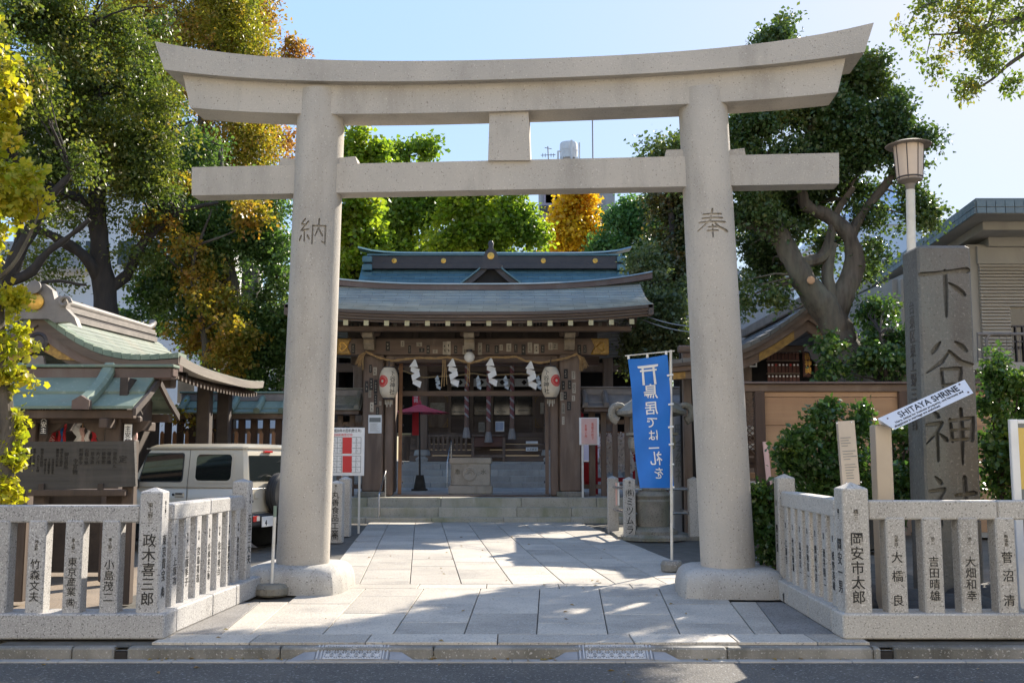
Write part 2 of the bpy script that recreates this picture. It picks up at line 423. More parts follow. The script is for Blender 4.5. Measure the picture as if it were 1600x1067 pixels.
def blob_px(px, py, rx, ry, Y, dr=None, w=1.0):
    c = W(px, py, Y)
    ex = (W(px + rx, py, Y) - c).length; ez = (W(px, py - ry, Y) - c).length
    return (c, (ex, dr if dr else (ex + ez) * .5, ez), w)
def crown_points(blobs, n, per, sig, seed, shell=.55, gap=.12, gscale=1.0):
    """leaves sit on short sprays; sprays keep clear of the gaps of a 3-D noise, so the crown is ragged"""
    r = np.random.default_rng(seed)
    tot = sum(b[1][0] * b[1][1] * b[1][2] * b[2] for b in blobs) + 1e-9
    cen = []; out = []; clus = []
    for (c, rad, w) in blobs:
        k = max(4, int(n / per * rad[0] * rad[1] * rad[2] * w / tot * 1.0))
        kk = int(k * 2.6) + 6
        d = r.normal(size=(kk, 3)); d /= np.linalg.norm(d, axis=1)[:, None]
        rr = (shell + (1 - shell) * r.uniform(0, 1, size=(kk, 1)) ** .7) * r.uniform(.72, 1.22, size=(kk, 1))
        rr[r.uniform(size=kk) < .25] *= .55
        p = np.array(c) + d * rr * np.array(rad)
        f = gscale / (sig * 4.2)
        nz = np.array([mnoise.noise(V(q) * f) + .5 * mnoise.noise(V(q) * f * 2.3) for q in p])
        order = np.argsort(-nz + r.uniform(-.25, .25, size=kk)); keep = order[:k]
        p = p[keep]; d = d[keep]; k = len(keep)
        clus.append(p)
        m = r.poisson(per, size=k) + 2
        pi = np.repeat(np.arange(k), m)
        t = d * .8 + r.normal(size=(k, 3)) * .6; t[:, 2] -= .15
        t /= np.linalg.norm(t, axis=1)[:, None]
        ln = sig * r.uniform(1.1, 2.6, size=(k, 1))
        s_ = r.uniform(-.5, .5, size=(len(pi), 1))
        wid = (.30 + .25 * (.5 - s_)) * sig
        g = t[pi] * s_ * ln[pi] + r.normal(size=(len(pi), 3)) * wid * np.array([1, 1, .6])
        g[:, 2] -= (s_[:, 0] + .5) ** 2 * ln[pi][:, 0] * .22
        cen.append(p[pi] + g); out.append(t[pi] * .9 + g / sig * .3)
    return np.concatenate(cen), np.concatenate(out), np.concatenate(clus)
def tree(name, label, base, trunk, blobs, n, L, lm, bm, seed, per=26, sig=.32, ratio=.28, cat='tree', group=None, twigs=60, twig_r=.03, shell=.5, droop=.25, partnames=('trunk', 'crown'), gscale=1.0):
    """trunk: list of (points, radii) limbs in world space"""
    root = thing(name, base, label, cat, group)
    rs_ = random.Random(seed * 7 + 1); sat = []
    for (c_, rad_, w_) in blobs:                    # ragged outline: small satellite sprays round every mass
        for k in range(4):
            d_ = V((rs_.gauss(0, 1), rs_.gauss(0, 1) * .7, rs_.gauss(0, 1) + .25)).normalized()
            f_ = rs_.uniform(.85, 1.18)
            sat.append((V(c_) + V((d_.x * rad_[0], d_.y * rad_[1], d_.z * rad_[2])) * f_, tuple(q * rs_.uniform(.22, .42) for q in rad_), w_ * 1.3))
    blobs = list(blobs) + sat
    cen, out, clus = crown_points(blobs, n, per, sig, seed, shell, .1, gscale)
    off = np.array(base)
    me = leaf_mesh(partnames[1], cen - off, out, L, ratio, seed + 1, droop)
    me.materials.append(lm)
    link(partnames[1], me, root)
    mb = MB(); sk = []
    for pts, rad in trunk:
        # smooth the limb and roughen it
        P = [V(p) for p in pts]; Q = []; RR = []
        for i in range(len(P) - 1):
            p0 = P[max(i - 1, 0)]; p1 = P[i]; p2 = P[i + 1]; p3 = P[min(i + 2, len(P) - 1)]
            for k in range(7):
                t = k / 7
                q = .5 * ((2 * p1) + (p2 - p0) * t + (2 * p0 - 5 * p1 + 4 * p2 - p3) * t * t + (3 * p1 - 3 * p2 + p3 - p0) * t ** 3)
                rr_ = lerp(rad[i], rad[i + 1], t)
                Q.append(q + V((random.uniform(-1, 1), random.uniform(-1, 1), 0)) * rr_ * .05); RR.append(rr_ * random.uniform(.95, 1.06))
        Q.append(P[-1]); RR.append(rad[-1])
        mb.tube(Q, RR, 20 if rad[0] > .12 else 8)
        sk += list(zip(Q, RR))
    nbig = len(mb.v); rough_ = min(.05, trunk[0][1][0] * .13)
    r = random.Random(seed)
    for i in range(twigs):
        c = V(clus[r.randrange(len(clus))])
        a, ra = min(sk, key=lambda s: (s[0] - c).length + max(0, s[0].z - c.z) * .6)
        dl = (c - a).length
        m1 = a.lerp(c, .5) + V((r.uniform(-1, 1), r.uniform(-1, 1), r.uniform(-.3, .9))) * dl * .12
        r0 = min(ra * .6, twig_r * (1 + dl * .25))
        mb.tube([a, a.lerp(m1, .5) + V((0, 0, dl * .03)), m1, m1.lerp(c, .55), c], [r0, r0 * .8, r0 * .62, r0 * .4, r0 * .15], 5, False)
    for i_, p_ in enumerate(mb.v[:nbig]):
        q_ = V(p_); nv = mnoise.noise_vector(V((q_.x * 5, q_.y * 5, q_.z * 1.6))) * rough_ + mnoise.noise_vector(q_ * 1.3) * rough_ * 1.2
        mb.v[i_] = (p_[0] + nv.x, p_[1] + nv.y, p_[2] + nv.z)
    mb.build(partnames[0], bm, root, True)
    return root

# ================================================================== GROUND
yA = G(800, 1003).y            # front edge of the pavement
yK = yA - .02
def sheet(name, x0, x1, y0, y1, z, m, kind='structure', n=1):
    mb = MB(); mb.add([(x0, y0, z), (x1, y0, z), (x1, y1, z), (x0, y1, z)], [(0, 1, 2, 3)])
    return mb.build(name, m, None, kind=kind)
ground = sheet('ground', -500, 500, yA - .12, 900, -.05, mDirt)
road = sheet('road', -500, 500, -300, yK - .11, -.118, mAsph)
bed = sheet('pavement', -4.2, 5.2, yA - .1, 24.2, -.022, mBed)
ap = sheet('fence_footing', -40, 40, yA - .115, yA + .5, -.045, mKerb)

def slab(parent, c, m, z=0.0, name='paving_slab', th=.03, gap=.005, ch=.004):
    """c: four corners counter-clockwise (x, y)"""
    c = [V((p[0], p[1], 0)) for p in c]
    z += random.uniform(-.0015, .0015)
    mid = sum(c, V()) / 4
    def ring(i, zz):
        res = []
        for k in range(4):
            a, b, d = c[k - 1], c[k], c[(k + 1) % 4]
            u = (a - b).normalized(); w = (d - b).normalized()
            s = max(.3, u.cross(w).length)
            res.append(b + (u + w) * (i / s) + V((0, 0, zz)))
        return res
    mb = MB()
    mb.loft([ring(gap, z - th), ring(gap, z - ch), ring(gap + ch, z)])
    return mb.build(name, m, parent)

# front zone: columns that run towards the gate
bx = [391, 503.8, 613.8, 725, 838.5, 950, 1062.6, 1179.5]
tx = [476, 571, 662, 751, 843.5, 936, 1029.6, 1125]
yb, yt = 990, 919
def colx(k, py):
    t = (yb - py) / (yb - yt)
    return lerp(G(bx[k], yb), G(tx[k], yt), t)
rows = [[990, 972.5, 942.8, 919], [990, 957.4, 930.7, 919], [990, 972, 943, 919], [990, 957.5, 930.7, 919],
        [990, 973, 943.5, 919], [990, 959.5, 931, 919], [990, 973, 944, 919]]
Yb, Yt = G(800, 990).y, G(800, 919).y
def linx(k, Y):
    a, b = G(bx[k], yb), G(tx[k], yt)
    return lerp(a.x, b.x, (Y - a.y) / (b.y - a.y))
for k in range(7):
    ys = [G(800, p).y for p in rows[k]]
    for i in range(len(ys) - 1):
        slab(bed, [(linx(k, ys[i]), ys[i]), (linx(k + 1, ys[i]), ys[i]), (linx(k + 1, ys[i + 1]), ys[i + 1]), (linx(k, ys[i + 1]), ys[i + 1])], mSlab)
# strips beside the plinths and the rough aprons against the fences
xl0, xl1 = G(340, 990).x, G(413, 940).x
slab(bed, [(G(345, 990).x, Yb), (linx(0, Yb), Yb), (linx(0, 10.95), 10.95), (linx(0, 10.95) - .30, 10.95)], mSlab)
slab(bed, [(linx(7, Yb), Yb), (linx(7, Yb) + .22, Yb), (linx(7, 10.95) + .27, 10.95), (linx(7, 10.95), 10.95)], mSlab)
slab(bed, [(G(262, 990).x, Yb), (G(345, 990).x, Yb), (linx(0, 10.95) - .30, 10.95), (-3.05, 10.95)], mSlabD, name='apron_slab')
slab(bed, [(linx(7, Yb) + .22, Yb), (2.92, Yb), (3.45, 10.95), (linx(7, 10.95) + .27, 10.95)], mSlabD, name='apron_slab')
# long edge slabs at the front
ex = [-2.95, -2.15, -1.2, -.12, 1.0, 1.85, 2.5, 2.93]
for a, b in zip(ex[:-1], ex[1:]):
    slab(bed, [(a, yA), (b, yA), (b, Yb), (a, Yb)], mSlab, name='edge_slab', th=.06)
# cross course, then the path that bends to the left
Yc = G(800, 912).y
cxs = [-2.0, -1.1, -.3, .55, 1.4, 2.2]
for a, b in zip(cxs[:-1], cxs[1:]):
    slab(bed, [(a, Yt), (b, Yt), (b, Yc), (a, Yc)], mSlab)
Ye = G(800, 815.5).y
pb = [481.5 + 80.1 * k for k in range(8)] + [1085.0]
pb = [500, 561.5, 640.4, 720.8, 800.8, 882, 962, 1042, 1142]
vp = 658.0
def pathx(k, Y):
    a = G(pb[k], 912)
    return a.x + (Y - a.y) * (vp - 800) / F_PX * 1.0
dirx = (vp - 800) / F_PX
for k in range(8):
    Y = Yc; first = True
    ln = 1.0
    while Y < Ye - .05:
        l = (.55 if (first and k % 2) else 1.0) * random.uniform(.96, 1.04); first = False
        Y2 = min(Y + l, Ye)
        if Ye - Y2 < .25: Y2 = Ye
        slab(bed, [(pathx(k, Y), Y), (pathx(k + 1, Y), Y), (pathx(k + 1, Y2), Y2), (pathx(k, Y2), Y2)], mSlab)
        Y = Y2

# kerb and gutter
kerb = sheet('kerb', -14, 14, yK - .09, yK + .02, -.085, mBed)
zK, zR = -.018, -.118
gaps = [G(187, 1012, zK).x, G(1388, 1012, zK).x]
x = -12.0; kmb = 0
while x < 12:
    x2 = x + random.uniform(.58, .62) * 2
    for g in gaps:
        if x < g - .07 < x2: x2 = g - .05
    mb = MB(); mb.box(x + .004, x2 - .004, yK - .12, yK - .005, zR - .05, zK + random.uniform(-.004, .003), .014)
    mb.build('kerb_stone', mKerb, kerb)
    x = x2
    for g in gaps:
        if abs(x - (g - .05)) < 1e-6: x = g + .05
gut = sheet('gutter', -200, 200, yK - .225, yK - .11, -.114, mGutter)
x = -9.0
while x < 9:
    mb = MB(); mb.box(x + .003, x + .897, yK - .225, yK - .125, -.14, -.106, .004)
    mb.build('gutter_slab', mGutter, gut); x += .9

for g in gaps:
    dr = MB(); dr.box(g - .048, g + .048, yK - .10, yK + .2, -.16, -.05); dr.build('drain_gap_shade', mShadow, kerb)  # near-black block painted in as the shade inside each drain gap
# lattice kerb ramps
def kerb_ramp(px0, px1, label):
    a = W(px0, 1030, yK - .2); b = W(px1, 1030, yK - .2)
    x0, x1 = a.x, b.x; L = x1 - x0
    xa, xb = x0 + L * .21, x1 - L * .21
    yf, yk2 = yK - .20, yK - .06
    zf, zk2 = zR + .022, zK + .008
    t = thing('kerb_ramp', ((x0 + x1) / 2, (yf + yk2) / 2, zR), label, 'kerb ramp', 'metal kerb ramps in the gutter')
    def pt(x, s, dz=0): return V((x, lerp(yf, yk2, s), lerp(zf, zk2, s) + dz))
    mb = MB(); mb.loft([[pt(xa + .004, 0, -.02), pt(xa + .004, 1, -.05), pt(xa + .004, 1), pt(xa + .004, 0)], [pt(xb - .004, 0, -.02), pt(xb - .004, 1, -.05), pt(xb - .004, 1), pt(xb - .004, 0)]])
    mb.build('ramp_plate', mCast, t)
    for s in (-1, 1):
        xi, xo = (xa, x0) if s < 0 else (xb, x1)
        mb = MB()
        mb.add([pt(xi, 0), pt(xi, 1), pt(xo, 0, -.012), pt(xi, 0, -.02), pt(xi, 1, -.05), pt(xo, 0, -.02)], [(0, 1, 2), (5, 4, 3), (0, 2, 5, 3), (1, 0, 3, 4), (2, 1, 4, 5)])
        mb.build('ramp_wing', mCast, t)
        mb = MB()
        for e in (.02, .05):
            xx = xi - s * e
            mb.tube([pt(xx, .02, .004), pt(xx, .98, .004)], .007, 5)
        mb.build('ribbed_border', mCastL, t)
    mb = MB()
    nx = 7; w = (xb - xa - .14) / nx
    def bar(p, q): mb.tube([p, q], .006, 4)
    for i in range(nx):
        for j in range(2):
            u0 = xa + .07 + i * w; s0 = .04 + j * .46; s1 = s0 + .46; um = u0 + w / 2; sm = (s0 + s1) / 2
            c = pt(um, sm, .004)
            cs = [pt(u0, s0, .004), pt(u0 + w, s0, .004), pt(u0 + w, s1, .004), pt(u0, s1, .004)]
            ms = [pt(um, s0, .004), pt(u0 + w, sm, .004), pt(um, s1, .004), pt(u0, sm, .004)]
            for q in cs: bar(c, q)
            for k in range(4): bar(ms[k], cs[k]) ; bar(ms[k], cs[(k + 1) % 4]); bar(ms[k], c)
    o = mb.build('lattice_relief', mCastL, t)
kerb_ramp(448, 650, 'metal kerb ramp with lattice relief in front of the left torii column')
kerb_ramp(860, 1066, 'metal kerb ramp with lattice relief between the path centre and the right torii column')

# ================================================================== STONE FENCES
def post_mesh(w, d, h, cap, ch=.012):
    mb = MB()
    def ring(i, z):
        a, b = w / 2 - i, d / 2 - i; k = ch
        return [V(p) for p in [(-a + k, -b, z), (a - k, -b, z), (a, -b + k, z), (a, b - k, z), (a - k, b, z), (-a + k, b, z), (-a, b - k, z), (-a, -b + k, z)]]
    secs = [ring(0, 0), ring(0, h - ch)]
    if cap > 0: secs += [ring(ch * .4, h), ring(w * .46, h + cap)]
    else: secs += [ring(ch * .7, h)]
    mb.loft(secs)
    me = bpy.data.meshes.new('post'); me.from_pydata([tuple(p) for p in mb.v], [], mb.f)
    return me
BASE_Z = .205
def inscribe(post, M, big, small, h, dy, sh=.04, sdy=.30, bold=.006, top=None):
    """big vertical name; small place name above it"""
    letter(vert(big), M @ Matrix.Translation((0, dy, .001)), h, mBlack, post, bold, .0016, 'inscription', ls=1.02)
    if small: letter(vert(small), M @ Matrix.Translation((0, sdy, .001)), sh, mBlack, post, .0, .0016, 'inscription')

def front_frame(p, w, d, z, rz=0):
    n = V((math.sin(rz), -math.cos(rz), 0)); x = V((math.cos(rz), math.sin(rz), 0))
    return frame(V(p) + n * (d / 2) + V((0, 0, z)), x, (0, 0, 1))

# ---- left fence
fl = thing('stone_fence', (-5.2, 8.6, 0), 'grey granite post fence on the left with black carved names', 'fence', 'low granite shrine fences')
yF = G(232, 957.5, BASE_Z).y
pw = .15
cpos = G(229, 957.5, BASE_Z); cw = .19
cpos = V((cpos.x, yF + cw / 2, BASE_Z))
epos = G(372, 905, BASE_Z); epos = V((epos.x, epos.y + .08, BASE_Z))
mb = MB()
xs = [-14, -11.2, -8.4, -5.9, cpos.x + .17]
for a, b in zip(xs[:-1], xs[1:]):
    mb = MB(); mb.box(a + .002, b - .002, yF - .05, yF + .27, 0.0, BASE_Z, .012); mb.build('base_stone', mGran, fl)
sd = (epos - cpos).normalized(); sn = V((sd.y, -sd.x, 0))
srz = math.atan2(sd.y, sd.x) - R(90)
def along(mbx, p, q, w, z0, z1, c=.012):
    """box from p to q on the ground plan"""
    d = q - p; L = d.length; a = math.atan2(d.y, d.x)
    M = Matrix.Translation((p.x, p.y, 0)) @ Matrix.Rotation(a, 4, 'Z')
    mbx.box(0.002, L - .002, -w / 2, w / 2, z0, z1, c, M)
cuts = [0.0, .42, .74, 1.12]
st0 = cpos + sd * .20
for a, b in zip(cuts[:-1], cuts[1:]):
    mb = MB(); along(mb, st0.lerp(epos, a), st0.lerp(epos, b), .30, 0.0, BASE_Z); mb.build('base_stone', mGran, fl)
RT = W(100, 789.5, yF).z; RB = W(100, 816.5, yF).z
ph = RB - BASE_Z + .02
mb = MB(); mb.box(-14, cpos.x - cw / 2 - .002, yF + .012, yF + .17, RB, RT, .012); mb.build('top_rail', mGran, fl)
pm = post_mesh(pw, pw, ph, 0); pm.materials.append(mGran)
for i, (px, big, small) in enumerate([(167.5, '小島茂二', '東上野二'), (109.5, '東京産業', '東上野一'), (51.5, '竹森文夫', '神吉町'), (-6, '', ''), (-63, '', ''), (-121, '', '')]):
    p = G(px, 957.5, BASE_Z); p = V((p.x, yF + pw / 2, BASE_Z))
    o = instance('post', pm, fl, p)
    if big:
        Mx = front_frame(p, pw, pw, 0)
        inscribe(o, Mx, big, small, .088 if i != 1 else .08, .27 if i != 1 else .30, .032, .56)
        if i == 1: letter('(株)', Mx @ Matrix.Translation((0, .085, .001)), .07, mBlack, o, .01, .0016, 'inscription', sx=.62)
cm = post_mesh(cw, cw, W(232, 768, yF).z - BASE_Z, .035); cm.materials.append(mGran)
o = instance('corner_post', cm, fl, cpos, (0, 0, 0))
Mx = front_frame(cpos, cw, cw, 0)
inscribe(o, Mx, '政木喜三郎', '東上野二', .118, .36, .045, .83, .008)
Mr = frame(cpos + V((cw / 2, 0, 0)), (0, 1, 0), (0, 0, 1))
inscribe(o, Mr, '東京貴宝', '東上野二', .098, .45, .036, .86, .008)
letter('(株)', Mr @ Matrix.Translation((0, .16, .001)), .085, mBlack, o, .01, .0016, 'inscription', sx=.6)
names_l = ['上原功', '上原季子', '宮島喜造', '杉原金之助', '佐竹隆台', '山賀美代子', '秋谷富百合']
n = len(names_l)
pitch_v = (epos - cpos) / (n + 1.25)
pms = post_mesh(.135, .135, ph, 0); pms.materials.append(mGran)
nrm_l = V((sd.y, -sd.x, 0))            # faces the path
for i, nm in enumerate(names_l):
    p = cpos + pitch_v * (i + 1.15)
    o = instance('post', pms, fl, p, (0, 0, srz))
    Mx = frame(p + nrm_l * .0675, sd, (0, 0, 1))
    h = .082 if len(nm) < 5 else .068
    inscribe(o, Mx, nm, '東上野', h, .30, .03, .57)
mb = MB()
for a, b in ((.105, .5), (.5, .93)):
    mb = MB(); along(mb, cpos.lerp(epos, a), cpos.lerp(epos, b), .15, RB, RT); mb.build('top_rail', mGran, fl)
em = post_mesh(.175, .175, W(372, 752, epos.y).z - BASE_Z, .03); em.materials.append(mGran)
o = instance('end_post', em, fl, epos, (0, 0, srz))
Mx = frame(epos + nrm_l * .0875, sd, (0, 0, 1)); inscribe(o, Mx, '石井三大夫', '東上野', .105, .42, .035, .85, .008)

# ---- right fence
fr = thing('stone_fence', (4.5, 8.6, 0), 'warm grey granite post fence on the right below the dark monument', 'fence', 'low granite shrine fences')
yR = G(1342, 957.5, BASE_Z).y
cw = .225
c2 = G(1343, 957.5, BASE_Z); c2 = V((c2.x, yR + cw / 2, BASE_Z))
e2 = G(1233, 903, BASE_Z); e2 = V((e2.x, e2.y + .08, BASE_Z))
for a, b in zip([c2.x - .16, 4.33, 7.0, 10, 14], [4.33, 7.0, 10, 14, 18]):
    mb = MB(); mb.box(a + .002, b - .002, yR - .05, yR + .27, 0.0, BASE_Z, .012); mb.build('base_stone', mGranW, fr)
sd2 = (e2 - c2).normalized(); st2 = c2 + sd2 * .2
srz2 = math.atan2(sd2.y, sd2.x) - R(90)
for a, b in zip([0, .35, .72], [.35, .72, 1.12]):
    mb = MB(); along(mb, st2.lerp(e2, a), st2.lerp(e2, b), .30, 0.0, BASE_Z); mb.build('base_stone', mGranW, fr)
RT2 = W(1450, 782, yR).z; RB2 = W(1450, 812, yR).z
ph2 = RB2 - BASE_Z + .02
mb = MB(); mb.box(c2.x + cw / 2 + .002, 4.12, yR + .012, yR + .18, RB2, RT2, .012); mb.build('top_rail', mGranW, fr)
mb = MB(); mb.box(4.124, 18, yR + .012, yR + .18, RB2, RT2, .012); mb.build('top_rail', mGranW, fr)
pm2 = post_mesh(.165, .165, ph2, 0); pm2.materials.append(mGranW)
for i, (px, big, small) in enumerate([(1405, '大橋良', '台東四'), (1462.5, '吉田晴雄', '池二'), (1520, '大畑和幸', '池二'), (1578, '菅沼清', '南清島'), (1637, '', ''), (1695, '', '')]):
    p = G(px, 957.5, BASE_Z); p = V((p.x, yR + .0825, BASE_Z))
    o = instance('post', pm2, fr, p)
    if big:
        Mx = front_frame(p, .165, .165, 0)
        if len(big) == 3:
            for ch, dy in zip(big, (.46, .305, .105)): letter(ch, Mx @ Matrix.Translation((0, dy, .001)), .10, mBlack, o, .006, .0016, 'inscription')
        else: inscribe(o, Mx, big, '', .092, .285, .04, .6, .006)
        letter(vert(small), Mx @ Matrix.Translation((0, .60, .001)), .034, mBlack, o, 0, .0016, 'inscription')
cm2 = post_mesh(cw, cw, W(1338, 763, yR).z - BASE_Z, .05); cm2.materials.append(mGranW)
o = instance('corner_post', cm2, fr, c2)
Mx = front_frame(c2, cw, cw, 0); inscribe(o, Mx, '岡安市太郎', '橋三', .118, .37, .045, .82, .008)
Mlf = frame(c2 - V((cw / 2, 0, 0)), (0, -1, 0), (0, 0, 1)); inscribe(o, Mlf, '岡安一男', '橋三', .115, .38, .045, .82, .008)
names_r = ['松野英雄', '酒井精二', '関材木店', '宮地喜一', '島田公一', '竹内徳雄', '工藤吉']
nrm_r = V((-sd2.y, sd2.x, 0))
pms2 = post_mesh(.15, .15, ph2, 0); pms2.materials.append(mGranW)
pv2 = (e2 - c2) / (len(names_r) + 1.25)
for i, nm in enumerate(names_r):
    p = c2 + pv2 * (i + 1.15)
    o = instance('post', pms2, fr, p, (0, 0, srz2))
    Mx = frame(p + nrm_r * .075, -sd2, (0, 0, 1))
    inscribe(o, Mx, nm, '橋場', .085, .30, .03, .58, .006)
mb = MB(); along(mb, c2.lerp(e2, .105), c2.lerp(e2, .93), .16, RB2, RT2); mb.build('top_rail', mGranW, fr)
em2 = post_mesh(.19, .19, W(1238, 746, e2.y).z - BASE_Z, .04); em2.materials.append(mGranW)
o = instance('end_post', em2, fr, e2, (0, 0, srz2))
Mx = frame(e2 + nrm_r * .095, -sd2, (0, 0, 1)); inscribe(o, Mx, '野口豊', '橋場', .10, .42, .035, .8, .008)

# ================================================================== TORII
YT0 = 11.75
def yt_(px): return YT0 - (px - 805) / 640 * .34       # the gate stands slightly turned: right side nearer
tor = thing('torii_gate', (W(805, 885, YT0).x, YT0, 0), 'huge beige stone torii gate with curved top beam over the path', 'torii gate')
tx_ax = V((1, -.34 / (640 / F_PX * YT0), 0)).normalized()
ty_ax = V((-tx_ax.y, tx_ax.x, 0))
def TP(px, py, off=0.0):
    """point on the torii plane through a pixel, pushed `off` towards the camera (negative = back)"""
    d = ray(px, py)
    O = V((0, 0, CAM_H)); P0 = V((W(805, 885, YT0).x, YT0, 0)) - ty_ax * off
    t = (P0 - O).dot(ty_ax) / d.dot(ty_ax)
    return O + d * t
GLYPHS = {
 '下': [[(-.48, .36, .10), (-.2, .385, .075), (.1, .42, .08), (.46, .45, .13)], [(.0, .42, .09), (.0, .0, .10), (-.01, -.5, .06)], [(.08, .18, .05), (.22, .08, .10), (.36, -.04, .11)]],
 '谷': [[(-.2, .46, .05), (-.29, .35, .10), (-.36, .26, .09)], [(.12, .46, .06), (.24, .38, .11), (.32, .3, .09)], [(-.02, .28, .05), (-.18, .06, .09), (-.5, -.16, .04)], [(-.02, .28, .06), (.2, .06, .11), (.5, -.06, .14)],
        [(-.2, -.1, .07), (-.18, -.42, .08)], [(-.2, -.09, .06), (.2, -.07, .09), (.16, -.4, .08)], [(-.18, -.41, .06), (.17, -.39, .07)]],
 '示': [[(-.36, .48, .05), (-.27, .38, .11)], [(-.48, .2, .07), (-.22, .235, .09)], [(-.2, .23, .09), (-.28, .08, .07), (-.5, -.16, .03)], [(-.29, .06, .08), (-.29, -.48, .06)], [(-.23, .02, .05), (-.12, -.08, .10)]],
 '申': [[(-.03, .3, .07), (.0, -.1, .08)], [(-.03, .28, .06), (.42, .34, .09), (.38, -.08, .09)], [(.02, .1, .05), (.38, .13, .06)], [(0, -.09, .06), (.38, -.07, .07)], [(.19, .5, .08), (.19, 0, .10), (.18, -.55, .04)]],
 '土': [[(.04, .12, .07), (.4, .16, .11)], [(.22, .46, .10), (.22, -.36, .08)], [(-.06, -.38, .08), (.5, -.33, .13)]],
 '納': [[(-.26, .46, .06), (-.4, .29, .06), (-.22, .24, .06)], [(-.14, .36, .06), (-.42, .04, .06), (-.12, .08, .06)], [(-.28, .06, .06), (-.28, -.18, .06)], [(-.40, -.14, .05), (-.46, -.3, .07)], [(-.28, -.22, .05), (-.27, -.34, .07)], [(-.17, -.14, .05), (-.1, -.28, .07)],
        [(.03, .22, .06), (.01, -.45, .06)], [(.03, .2, .06), (.46, .22, .06)], [(.46, .23, .06), (.45, -.44, .06)], [(.45, -.42, .06), (.35, -.36, .05)], [(.25, .46, .06), (.23, .12, .06), (.11, -.16, .04)], [(.24, .1, .05), (.36, -.14, .07)]],
 '奉': [[(-.3, .32, .06), (.3, .335, .065)], [(-.34, .18, .06), (.34, .195, .065)], [(-.44, .04, .06), (.44, .055, .07)], [(0, .5, .07), (-.08, .1, .07), (-.5, -.26, .04)], [(.02, .06, .06), (.2, -.12, .08), (.5, -.26, .11)], [(-.14, -.14, .055), (.14, -.13, .055)], [(-.18, -.27, .055), (.18, -.26, .055)], [(0, -.06, .06), (0, -.5, .05)]],
}
GLYPHS['神'] = GLYPHS['示'] + GLYPHS['申']; GLYPHS['社'] = GLYPHS['示'] + GLYPHS['土']
def cut_text(ob, s, M, h, depth, fat=1.0, wrap=None):
    """carve a brushed character: every stroke is a tapered cutter"""
    mb = MB()
    for si, st_ in enumerate(GLYPHS[s]):
        P_ = [V((a, b, 0)) for a, b, _ in st_]; w_ = [c * fat for _, _, c in st_]
        Q = []; WW = []
        for i in range(len(P_) - 1):
            for k in range(4): Q.append(P_[i].lerp(P_[i + 1], k / 4)); WW.append(lerp(w_[i], w_[i + 1], k / 4))
        Q.append(P_[-1]); WW.append(w_[-1])
        d0 = (Q[1] - Q[0]).normalized(); d1 = (Q[-1] - Q[-2]).normalized()
        Q = [Q[0] - d0 * WW[0] * .42] + Q + [Q[-1] + d1 * WW[-1] * .42]; WW = [WW[0] * .5] + WW + [WW[-1] * .45]
        secs = []; dz = (depth + .0007 * si) / h
        for i, q in enumerate(Q):
            a_ = Q[max(i - 1, 0)]; b_ = Q[min(i + 1, len(Q) - 1)]; t = (b_ - a_).normalized(); nrm = V((-t.y, t.x, 0)) * WW[i] * .5
            secs.append([q + nrm + V((0, 0, dz)), q - nrm + V((0, 0, dz)), q - nrm * .55 + V((0, 0, -dz)), q + nrm * .55 + V((0, 0, -dz))])
        mb.loft(secs)
    co = np.array([tuple(v) for v in mb.v]) * h
    if wrap: co[:, 2] -= wrap - np.sqrt(np.maximum(wrap ** 2 - co[:, 0] ** 2, (wrap * .3) ** 2))
    m = np.array(M); co = co @ m[:3, :3].T + m[:3, 3] - np.array(wloc(ob))
    me = bpy.data.meshes.new('cutter'); me.from_pydata(co.tolist(), [], mb.f)
    import bmesh
    bm_ = bmesh.new(); bm_.from_mesh(me); bmesh.ops.recalc_face_normals(bm_, faces=bm_.faces); bm_.to_mesh(me); bm_.free()
    c = bpy.data.objects.new('cutter', me); COL.objects.link(c)
    c.location = wloc(ob)
    bpy.context.view_layer.update()
    md = ob.modifiers.new('carve', 'BOOLEAN'); md.object = c; md.operation = 'DIFFERENCE'; md.solver = 'EXACT'; md.use_self = True
    bpy.context.view_layer.update()
    dg = bpy.context.evaluated_depsgraph_get()
    nm = bpy.data.meshes.new_from_object(ob.evaluated_get(dg))
    old = ob.data
    ob.modifiers.clear()
    if len(nm.vertices) > len(old.vertices): ob.data = nm
    else: print('carve failed', s)
    bpy.data.objects.remove(c)
cols_ = []
